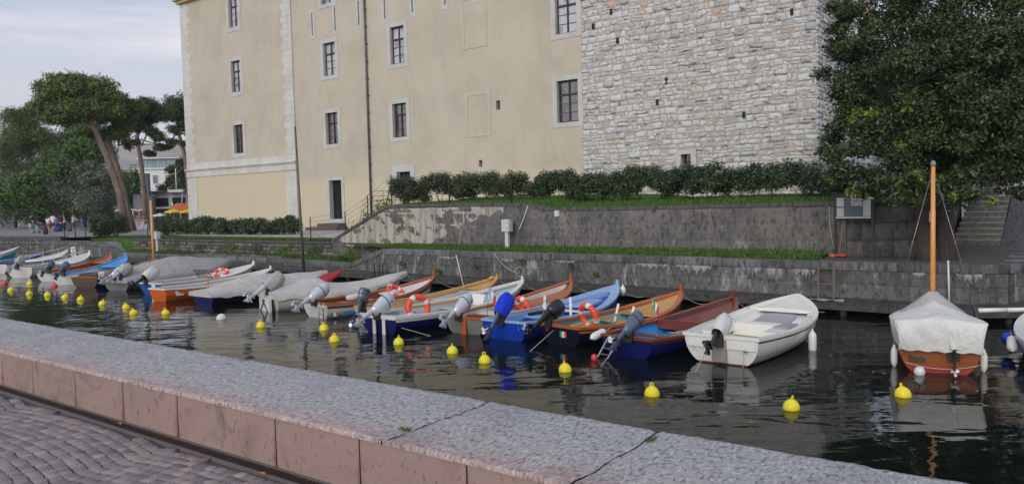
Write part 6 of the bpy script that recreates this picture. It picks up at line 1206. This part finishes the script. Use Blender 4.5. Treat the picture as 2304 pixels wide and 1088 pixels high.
mb=MB(); mb.box((.8,-.04,.45),(1.8,.06,.9)); mb.build('stone_plinth',m_quay,ho); mb=MB(); mb.box((0.6,-.02,2.5),(2.0,.05,1.3)); mb.build('brick_patch',mat('old_brick',srgb(140,92,72),.9,var=[(srgb(100,66,54),9,.5,.6)],bump=(20,.5,.02)),ho)
# ---------------------------------------------------------------- park: stall, tables, umbrellas, buildings
def pk(px,py,z=1.57): p=atz(px,py,z); return Vector((p[0],p[1],z))
def mpp(v): return v.y/FOC
g=random.Random(77)
p0=pk(262,512); s0=mpp(p0); stl=empty('hat_stall',tuple(p0),R(-6),'market stall with a row of white straw hats above hanging bags and shirts','market stall'); Wd=78*s0; mb=MB()
for x in np.linspace(0,Wd,5): mb.tube([(x,0,0),(x,0,2.05)],.03,5)
mb.tube([(0,0,1.95),(Wd,0,1.95)],.03,5); mb.tube([(0,0,1.1),(Wd,0,1.1)],.03,5); mb.build('rack',m_iron,stl)
m_hat=paint('straw_white',(214,208,196),.8); 
for k_ in range(17):
    x=Wd*(k_+.5)/17; mb=MB(); mb.lathe([(.19,0),(.19,.02),(.10,.04),(.095,.12),(.05,.15)],(x,g.uniform(-.06,.06),1.98+g.uniform(-.05,.08)),10); mb.build('hat',m_hat,stl)
cm=[paint('bag_black',(26,26,30),.7),FL_R,P_white,paint('bag_beige',(150,130,110),.8),paint('bag_orange',(190,96,60),.7),paint('bag_navy',(30,36,60),.7)]
for k_ in range(20):
    x=Wd*(k_+.5)/20; h=g.uniform(.45,.8); mb=MB(); mb.box((x,-.05+g.uniform(-.05,.05),1.85-h/2),(.17,.08,h),taper=.8); mb.build('hanging_bag',cm[g.choice([0,0,0,1,2,3,4,5,0])],stl)
p1=pk(278,517); Wd=58*mpp(p1); tb=empty('stall_table',tuple(p1),R(-6),'long stall table covered with a cloth showing black and white pictures','table'); mb=MB(); mb.box((Wd/2,.3,.42),(Wd,.7,.84)); mb.build('cloth',mat('picture_cloth',srgb(150,146,160),.8,var=[(srgb(44,42,56),2.6,.52,.56,(1,1,.6)),(srgb(206,204,208),3.2,.58,.62)]),tb)
for k_ in range(7): mb=MB(); mb.box((Wd*(k_+.5)/7,.3,.90),(.3,.35,.1+.08*g.random())); mb.build('goods',cm[g.randrange(6)],tb)
# low service building, screen wall, advertising pillar
def slab(name,label,cat,px0,px1,yt,yb,Y,depth,m,zbase=None):
    a=Vector(aty(px0,yb,Y)); b_=Vector(aty(px1,yb,Y)); t=aty((px0+px1)/2,yt,Y); z0=a.z if zbase is None else zbase; r=empty(name,(a.x,Y,z0),0,label,cat); return r,(b_.x-a.x),t[2]-z0
m_conc=mat('pale_concrete',srgb(178,180,182),.9,var=[(srgb(150,152,154),.6,.5,.7)])
r,w,h=slab('service_building','low flat pale grey building behind the yellow umbrellas','building',336,470,432,461,100,8,m_conc,1.57); mb=MB(); mb.box((w/2,4,h*.5+1.15),(w,8,h-2.3)); mb.build('upper_wall',m_conc,r); mb=MB(); mb.box((w/2,4.2,1.15),(w-.3,7.6,2.3)); mb.build('lower_wall',mat('brown_service_wall',srgb(112,104,96),.9),r); mb=MB(); mb.box((w/2,3.6,h+.1),(w+.6,9,.2)); mb.build('roof_slab',M_post,r)
for x0 in(.6,2.9): mb=MB(); mb.box((x0+1,-.02,2.3+.75),(1.9,.05,1.1)); f=mb.build('window',m_shadow,r); mb=MB(); mb.box((x0+1,-.05,3.05),(.08,.04,1.1)); mb.build('mullion',M_post,f)
mb=MB(); mb.box((w/2-1.,-1.5,2.25),(w+3,2.6,.16)); mb.build('canopy',m_conc,r)
r,w,h=slab('white_kiosk','white box-shaped kiosk between the pine trunks','kiosk',300,324,436,463,96,3,m_conc,1.57); mb=MB(); mb.box((w/2,1.5,h/2),(w,3,h)); mb.build('body',m_conc,r); mb=MB(); mb.box((w/2,1.4,h+.06),(w+.2,3.3,.12)); mb.build('roof',M_post,r); mb=MB(); mb.box((w*.35,-.02,h*.6),(.5,.04,.4)); mb.build('vent',M_cab,r)
r,w,h=slab('dark_pillar','dark slate coloured pillar with a narrow upper part behind the hat stall','pillar',329,344,441,483,88,1,M_post,1.57); m_sl=mat('slate_panel',srgb(66,76,88),.6); mb=MB(); mb.box((w/2,.4,h/2),(w,.8,h)); mb.build('base',m_sl,r); mb=MB(); mb.box((w*.2,.4,h+1.3),(w*.5,.5,2.7)); mb.build('upper_part',m_sl,r)
m_umb=mat('yellow_umbrella_cloth',srgb(226,196,36),.8); 
def umbrella(px,pyt,w,Y,m,label,group=None,z=None):
    t=Vector(aty(px,pyt,Y)); h=t.z-1.57; r=empty('cafe_umbrella',(t.x,Y,1.57),rnd.uniform(0,1),label,'umbrella',group); R_=w*Y/FOC/2; mb=MB(); n=8; P=[(0,0,h)]; 
    for k_ in range(n): a=2*math.pi*k_/n+.39; P.append((R_*math.cos(a),R_*math.sin(a),h-.42*min(1,R_/1.5)))
    P2=[(x,y,z_-.16) for x,y,z_ in P[1:]]; mb.add(P+P2,[(0,1+k_,1+(k_+1)%n) for k_ in range(n)]+[(1+k_,9+k_,9+(k_+1)%n,1+(k_+1)%n) for k_ in range(n)]); mb.build('canopy',m,r); mb=MB(); mb.tube([(0,0,0),(0,0,h)],.03,6); mb.build('pole',M_cab,r)
umbrella(390,470,38,84,m_umb,'yellow cafe umbrella, left one of the pair by the palace corner','yellow cafe umbrellas'); umbrella(424,470,38,82,m_umb,'yellow cafe umbrella, right one of the pair, touching the palace corner','yellow cafe umbrellas'); umbrella(360,479,30,80,P_white,'small white cafe umbrella left of the yellow ones')
a=Vector(aty(388,471,92)); e=Vector(aty(450,471,92)); aw=empty('orange_awning',(a.x,92,1.57),0,'faded orange awning above the yellow umbrellas','awning'); w=e.x-a.x; h=a.z-1.57; mb=MB(); mb.add([(0,-1,h),(w,-1,h),(w,1,h+.75),(0,1,h+.75)],[(0,1,2,3)]); mb.box((w/2,-1,h-.1),(w,.05,.22)); mb.build('cloth',mat('orange_awning_cloth',srgb(206,104,62),.8,var=[(srgb(176,80,50),.9,.5,.6,(4,1,1))]),aw); mb=MB()
for x in(.1,w*.4,w*.8): mb.tube([(x,-.9,0),(x,-.9,h)],.05,6)
mb.build('posts',M_cab,aw)
pf=Vector(aty(378,468,84)); flag((pf.x,84,1.57),pf.z-1.57+.9,'green and red flag above the white umbrella in the park',[FL_G,FL_W,FL_R],.9)
pa_=Vector(aty(397,431,99)); am=empty('antenna_mast',tuple(pa_),0,'thin white antenna mast on the roof of the low grey building','antenna'); mb=MB(); mb.tube([(0,0,0),(0,0,3.0)],.06,6); mb.bar((-.5,0,2.3),(.2,0,2.3),.04,.04); mb.build('pole',P_white,am); mb=MB(); mb.box((0,0,.1),(1.9,.9,.35)); 
for x in(-.8,.8): mb.bar((x,0,0),(x*.7,0,-1.9),.08,.08)
mb.build('platform',M_cab,am)
# hotel far behind
m_hot=mat('pale_hotel_plaster',srgb(206,208,206),.9); a=Vector(aty(308,431,165)); w=13.; zt2=aty(340,381,165)[2]; ht=empty('hotel',(a.x,165,1.57),0,'pale three storey hotel with a glass top floor far behind the pines','building'); h=zt2-1.57; mb=MB(); mb.box((w/2,6,h/2),(w,12,h)); mb.build('wall',m_hot,ht); mb=MB(); mb.box((w/2,6,h+.15),(w+.8,12.8,.3)); mb.box((w/2,-.03,h*.62),(w,.15,.2)); mb.build('cornice',m_hot,ht)
mb=MB(); mb.box((w/2,6.5,h+1.3),(w-.6,9,2.1)); mb.build('glass_storey',mat('teal_glass',srgb(70,120,130),.15,spec=.8,var=[(srgb(120,160,168),.9,.5,.6,(3,1,.2))]),ht); mb=MB(); mb.box((w/2,6.,h+2.45),(w+.4,11,.2)); mb.build('roof_slab',m_hot,ht)
for zc in(h*.80,h*.46,h*.16):
    for x in(1.6,4.2,6.9,9.6,11.9):
        mb=MB(); mb.box((x,-.03,zc),(1.5,.1,2.3)); f=mb.build('window',m_hot,ht); mb=MB(); mb.box((x,-.09,zc),(1.05,.04,1.8)); mb.build('pane',mat('hotel_window_glass',srgb(96,106,112),.2),f)
# ---------------------------------------------------------------- people
SK=mat('skin',srgb(196,150,124),.6); HR=mat('dark_hair',srgb(52,38,30),.7)
def cl_m(n,c): return mat(n,srgb(*c),.85)
def person(loc,rz,label,top,bot,h=1.72,lean=0.,arms='down',legs=(0.06,-.06),hair=HR,longhair=False,skirt=False,short=True,sit=False):
    k=h/1.72; me=bpy.data.meshes.new('person'); 
    hipz=.92 if not sit else .48; ln=lean; hx=ln*.0
    sh=(ln*.5,0,hipz+.50); nk=(ln*.56,0,hipz+.58); hd=(ln*.62+.01,0,hipz+.70); tp=(ln*.62+.01,0,hipz+.79)
    V=[(0,0,hipz),(ln*.25,0,hipz+.25),sh,nk,hd,tp]; E=[(0,1),(1,2),(2,3),(3,4),(4,5)]; r=[(.13,.16),(.11,.14),(.10,.15),(.05,.055),(.085,.08),(.06,.06)]
    for sgn,i in((1,0),(-1,1)):
        s=sgn; lx=legs[i]; b0=len(V)
        if not sit: V+=[(0,.09*s,hipz-.05),(lx*.6+.03,.10*s,.50),(lx,.10*s,.09),(lx+.13,.11*s,.04)]
        else: V+=[(0.05,.10*s,hipz-.02),(.40,.12*s,hipz),(.40,.12*s,.09),(.52,.12*s,.04)]
        E+=[(0,b0),(b0,b0+1),(b0+1,b0+2),(b0+2,b0+3)]; r+=[(.085,.085),(.055,.055),(.038,.038),(.035,.03)]
        a0=len(V)
        if arms=='down' or (arms=='one' and i): V+=[(sh[0],.19*s,sh[2]-.01),(sh[0]-.02,.23*s,sh[2]-.28),(sh[0]+.06,.22*s,sh[2]-.52),(sh[0]+.09,.22*s,sh[2]-.60)]
        elif arms=='hold' : V+=[(sh[0],.19*s,sh[2]-.01),(sh[0]+.02,.23*s,sh[2]-.28),(sh[0]+.24,.12*s,sh[2]-.22),(sh[0]+.32,.08*s,sh[2]-.2)]
        else: V+=[(sh[0],.19*s,sh[2]-.01),(sh[0]+.20,.20*s,sh[2]-.18),(sh[0]+.42,.18*s,sh[2]-.30),(sh[0]+.50,.18*s,sh[2]-.33)]
        E+=[(2,a0),(a0,a0+1),(a0+1,a0+2),(a0+2,a0+3)]; r+=[(.052,.052),(.038,.038),(.028,.028),(.03,.022)]
    V=[tuple(q*k for q in v) for v in V]; me.from_pydata(V,E,[]); o=bpy.data.objects.new('person',me); col.objects.link(o)
    m=o.modifiers.new('s','SKIN'); 
    for i,q in enumerate(r): me.skin_vertices[0].data[i].radius=(q[0]*k,q[1]*k)
    me.skin_vertices[0].data[0].use_root=True; m2=o.modifiers.new('d','SUBSURF'); m2.levels=1; m2.render_levels=1
    dg=bpy.context.evaluated_depsgraph_get(); bm=bpy.data.meshes.new_from_object(o.evaluated_get(dg)); bpy.data.objects.remove(o); bm.polygons.foreach_set('use_smooth',[True]*len(bm.polygons))
    p=link('person',bm,SK,None,tuple(loc),(0,0,rz)); tag(p,label,'person')
    def shell(name,sel,m_,grow):
        vs=[v.co.copy()+v.normal*grow for v in bm.vertices]; ok=[sel(v.co) for v in bm.vertices]; fs=[tuple(f.vertices) for f in bm.polygons if all(ok[i] for i in f.vertices)]
        if fs: mm=bpy.data.meshes.new(name); mm.from_pydata([tuple(v) for v in vs],[],fs); mm.update(); link(name,mm,m_,p)
    hz=hipz*k; ar=lambda c:abs(c.y)>.17*k and c.z<sh[2]*k-.2*k
    shell('shirt',lambda c:hz-.02*k<c.z<(nk[2]-.0)*k and not ar(c),top,.014*k)
    shell('shorts' if short else 'trousers',lambda c:((hz-.38*k if short else .07*k)<c.z<hz+.06*k if not sit else (c.z<hz+.05*k and c.z>.1*k)) and abs(c.y)<.2*k,bot,.018*k)
    shell('shoes',lambda c:c.z<.075*k,P_white,.008*k)
    shell('hair',lambda c:c.z>hd[2]*k+.01*k or (c.z>(nk[2]+.03-(.16 if longhair else 0))*k and c.x<hd[0]*k-.02*k and abs(c.y)<.12*k),hair,.015*k)
    mb=MB(); hc=Vector(hd)*k; mb.lathe([(.004,0),(.012,.012),(.004,.03)],(hc.x+.085*k,0,hc.z-.02*k),6); 
    for s in(1,-1): mb.box((hc.x+.078*k,.03*s*k,hc.z+.015*k),(.012,.022,.012)); mb.box((hc.x,.083*s*k,hc.z-.005),(.03,.015,.05))
    mb.build('face_features',SK,p); return p
def ppos(px,py): p=atz(px,py,1.575); return (p[0],p[1],1.575)
person(ppos(69,523),R(-15),'person in a black T-shirt and beige shorts leaning forward to push the stroller',cl_m('black_cotton',(34,34,40)),cl_m('beige_cotton',(196,186,168)),1.74,.30,'reach',(-.1,.15))
person(ppos(109,521),R(80),'person in a white top and pink shorts seen from behind',cl_m('white_cotton',(214,210,214)),cl_m('pink_cotton',(200,60,110)),1.6,0,'down',longhair=True)
person(ppos(120,521),R(95),'tall person in a white T-shirt and blue shorts in the middle of the group',cl_m('white_cotton',(0,0,0)),cl_m('denim',(50,58,110)),1.80,0,'hold')
person(ppos(128,520),R(60),'shorter person in a blue T-shirt beside the tall one in white',cl_m('blue_cotton',(60,100,170)),cl_m('navy_cotton',(30,34,70)),1.5,0,'down')
person(ppos(138,522),R(100),'person in a dark top and navy trousers right of the one in blue',cl_m('black_cotton',(0,0,0)),cl_m('navy_cotton',(0,0,0)),1.7,0,'hold',short=False,longhair=True)
person(ppos(146,520),R(200),'person in a beige top facing left at the right of the dark dressed one',cl_m('blush_cotton',(206,170,150)),cl_m('black_cotton',(0,0,0)),1.66,.05,'one',longhair=True,short=False)
person(ppos(166,519),R(-20),'person in a pale shirt standing alone and reaching to the right',cl_m('pale_cotton',(206,198,200)),cl_m('grey_cotton',(110,112,120)),1.66,.1,'reach',longhair=True)
person(ppos(186,514),R(150),'person in a blue top sitting low at the right end of the group',cl_m('blue_cotton',(0,0,0)),cl_m('navy_cotton',(0,0,0)),1.6,.1,'hold',sit=True,short=False)
mb=MB(); v=Vector(ppos(186,514)); mb.box((0,0,.2),(.5,.5,.4),taper=.9); tag(mb.build('low_stool',M_post,None,(v.x,v.y+.05,1.575)),'low dark stool under the person sitting in blue','stool')
v=Vector(ppos(88,524)); st_=empty('stroller',tuple(v),R(-15),'grey folding baby stroller pushed by the person in black','stroller'); mb=MB(); 
for y_ in(-.25,.25): mb.tube([(-.45,y_,1.02),(.0,y_,.45),(.35,y_,.1)],.018,6); mb.tube([(.15,y_,.75),(-.3,y_,.1)],.018,6)
mb.tube([(-.45,-.25,1.02),(-.45,.25,1.02)],.018,6); mb.build('frame',M_steel,st_)
for x,y_ in((.38,.25),(.38,-.25),(-.32,.25),(-.32,-.25)): mb=MB(); mb.lathe([(.02,-.02),(.09,-.02),(.09,.02),(.02,.02)],(x,y_,.09),12,axis=Matrix.Rotation(R(90),3,'X')); mb.build('wheel',M_dk,st_)
mb=MB(); mb.prism([(-.15,-.22),(.32,-.22),(.32,.22),(-.15,.22)],[.42,.30,.30,.42],[.95,.42,.42,.95]); mb.build('seat',cl_m('stroller_cloth',(96,106,124)),st_); mb=MB(); P=[[(-.12+.42*math.cos(a),y_,.72+.36*math.sin(a)) for a in np.linspace(.3,2.2,7)] for y_ in(-.24,0,.24)]; mb.grid(P); mb.build('hood',cl_m('stroller_cloth',(0,0,0)),st_)
for px,py,w,h,c,lb in ((131,521,.9,.55,(44,50,120),'large blue bag on the ground behind the legs of the group'),(157,520,.5,.45,(70,66,80),'dark bag on the ground left of the person in the pale shirt'),(103,527,.45,.8,(40,40,46),'tall dark folded pushchair bag standing before the group'),(190,518,.7,.3,(40,150,100),'green inflatable lying at the right of the group')):
    v=Vector(ppos(px,py)); mb=MB(); mb.lathe([(w*.35,0),(w*.5,.05*h),(w*.48,h*.6),(w*.3,h*.92),(w*.1,h)],n=10,sy=.6); tag(mb.build('bag',mat('bag_cloth_%d'%px,srgb(*c),.8),None,tuple(v)),lb,'bag' if px!=190 else 'inflatable')
v=Vector(ppos(132,508)); mb=MB(); mb.prism([(-1,-.03),(1,-.03),(1,.03),(-1,.03)],1.1,[1.55,2.2,2.2,1.55]); mb.box((-.8,0,.6),(.08,.06,1.2)); mb.box((.8,0,.6),(.08,.06,1.2)); tag(mb.build('rust_panel',mat('rust_brown_board',srgb(112,62,44),.8),None,tuple(v)),'rust brown sloping board on posts behind the group of people','board')
pf_=empty('park_fence',ppos(146,534),0,'thin dark posts with wires at the end of the promontory lawn','fence'); b0_=Vector(ppos(146,534))
for px in(146,170,193,392-200+141): 
    q=Vector(ppos(px,534))-b0_; mb=MB(); mb.tube([(q.x,q.y,0),(q.x,q.y,1.15)],.03,5); mb.build('post',m_iron,pf_)
for z in(.3,.6,.9,1.1): mb=MB(); q1=Vector(ppos(193,534))-b0_; mb.tube([(0,0,z),(q1.x,q1.y,z)],.007,4); mb.build('wire',m_iron,pf_)
for px,py,lb in ((225,497,'pale stone bollard behind the rounded bushes'),):
    v=Vector(ppos(px,512)); mb=MB(); mb.box((0,0,.6),(.75,.6,1.2)); mb.box((0,0,1.25),(.85,.7,.1)); tag(mb.build('stone_pedestal',m_conc,None,tuple(v)),'squat stone pedestal behind the rounded bushes','pedestal')
# ---------------------------------------------------------------- hills
def ridge(name,Y,prof_,m,depth,seed,amp):
    mb=MB(); P=[]; nx=160; g=np.random.RandomState(seed)
    for i in range(nx):
        x=-1.7*Y+3.4*Y*i/(nx-1); zt_=float(np.interp(x/Y,[a for a,_ in prof_],[c for _,c in prof_]))*Y; row=[]
        for j in range(14):
            t=j/13; z=zt_*math.sin(t*math.pi/2)**1.3; q=np.array([x/Y*9,t*5,seed]); z+=amp*zt_*float(lumps(q,2.3))*t+amp*.5*zt_*float(lumps(q,7.))*t; row.append((x+.02*Y*float(lumps(q,5.)),Y+depth*t,z-2*(1-t)))
        P.append(row)
    mb.grid(P,flip=True); return tag(mb.build(name,m),kind='structure')
pxs=lambda px:(px-1152)/FOC
ridge('hill',700,[(-2.2,.10),(pxs(0),.085),(pxs(270),.082),(pxs(330),.078),(pxs(400),.070),(pxs(460),.074),(0,.07),(.6,.09),(2.2,.1)],mat('wooded_hill',(.035,.06,.03),.95,var=[((.07,.09,.045),.02,.45,.6),((.02,.04,.02),.05,.5,.6)],bump=(.06,1.,5.)),380,1,.06)
ridge('mountain',1750,[(-2.2,.13),(pxs(0),.13),(pxs(200),.12),(pxs(270),.104),(pxs(330),.118),(pxs(380),.108),(pxs(430),.11),(0,.09),(.6,.12),(2.2,.15)],mat('sunset_tinted_limestone',(.36,.27,.20),.95,var=[((.12,.13,.10),.004,.45,.6),((.5,.36,.25),.008,.55,.7)],bump=(.01,1.,25.)),800,2,.05)  # peach of the sunset light is put into the rock colour

# ---------------------------------------------------------------- the evening haze over the lake
mh=bpy.data.materials.new('evening_haze'); mh.use_nodes=True; n_=mh.node_tree.nodes; n_.clear(); ov=n_.new('ShaderNodeOutputMaterial'); pv=n_.new('ShaderNodeVolumePrincipled'); pv.inputs['Color'].default_value=(.80,.88,.95,1); pv.inputs['Density'].default_value=.00024; mh.node_tree.links.new(pv.outputs[0],ov.inputs['Volume'])
mb=MB(); mb.box((0,1480,155),(9000,3200,316)); tag(mb.build('haze',mh),'pale evening haze','haze',kind='stuff')

# lime bloom running down from under the coping of the quay wall
def on_quay(px):
    d=ray(px,590); u=np.array([d[0],d[1]])
    for a,b in zip(QP[:-1],QP[1:]):
        A=np.array(a[:2]); B=np.array(b[:2]); M_=np.array([[u[0],A[0]-B[0]],[u[1],A[1]-B[1]]])
        try: t,k=np.linalg.solve(M_,A)
        except Exception: continue
        if 0<=k<=1 and t>0 and b[0]<14: n=np.array([(B-A)[1],-(B-A)[0]]); n/=np.linalg.norm(n); return A+(B-A)*k,n,a[2]+(b[2]-a[2])*k
m_bloom=mat('lime_bloom',(.27,.27,.27),.95,attr=[(0,(.12,.12,.118)),(.35,(.25,.25,.25)),(1,(.36,.36,.355))],var=[((.08,.08,.078),2.6,.50,.64,(2.2,2.2,.6),.85)],bump=(14,.6,.02))
for i,(p0,p1,dp) in enumerate(((1432,1512,.26),(1520,1606,.42),(1668,1716,.40),(1722,1752,.5),(1794,1838,.36),(1250,1300,.16),(1128,1162,.25),(985,1030,.18),(2052,2084,.2),(2150,2212,.34))):
    n=26; P=[]; tt=[]
    for k in range(n+1):
        r=on_quay(p0+(p1-p0)*k/n)
        if r is None: continue
        q,nn,zt=r; e=max(0.,math.sin(math.pi*k/n))**.45; dd=dp*e*(.62+.25*math.sin(k*1.3+i)+.18*math.sin(k*2.9+i*2)); row=[]
        for j in range(9):
            z=zt-.235-dd*j/8; w=q+nn*(.062 if 0<j<8 and 0<k<n else .02); row.append((w[0],w[1],z)); tt.append(max(0,1-j/8)*e)
        P.append(row)
    V=[p for r in P for p in r]; F=[(a*9+b,(a+1)*9+b,(a+1)*9+b+1,a*9+b+1) for a in range(len(P)-1) for b in range(8)]
    o=link('lime_bloom',quads_mesh('lime_bloom',V,F,tt,True),m_bloom); child(o,quay)

r1=on_quay(1116); r2=on_quay(1172); a=Vector((*(r1[0]+r1[1]*.12),1.36)); e=Vector((*(r2[0]+r2[1]*.10),.62)); rope([a,e],'pale rope sagging down the quay wall behind the pale wood railed boat',.014,sag=.18)
mb=MB(); mb.tube([(.0+.17*math.cos(t)*(1+.08*math.sin(3*t)),.02*math.sin(t*2),.17*math.sin(t)) for t in np.linspace(0,18.8,60)],.012,5); tag(mb.build('rope_coil',M_rope,None,tuple(e+Vector((0,-.05,.05)))),'coil of pale rope hanging on the quay wall above the landing stage','rope')
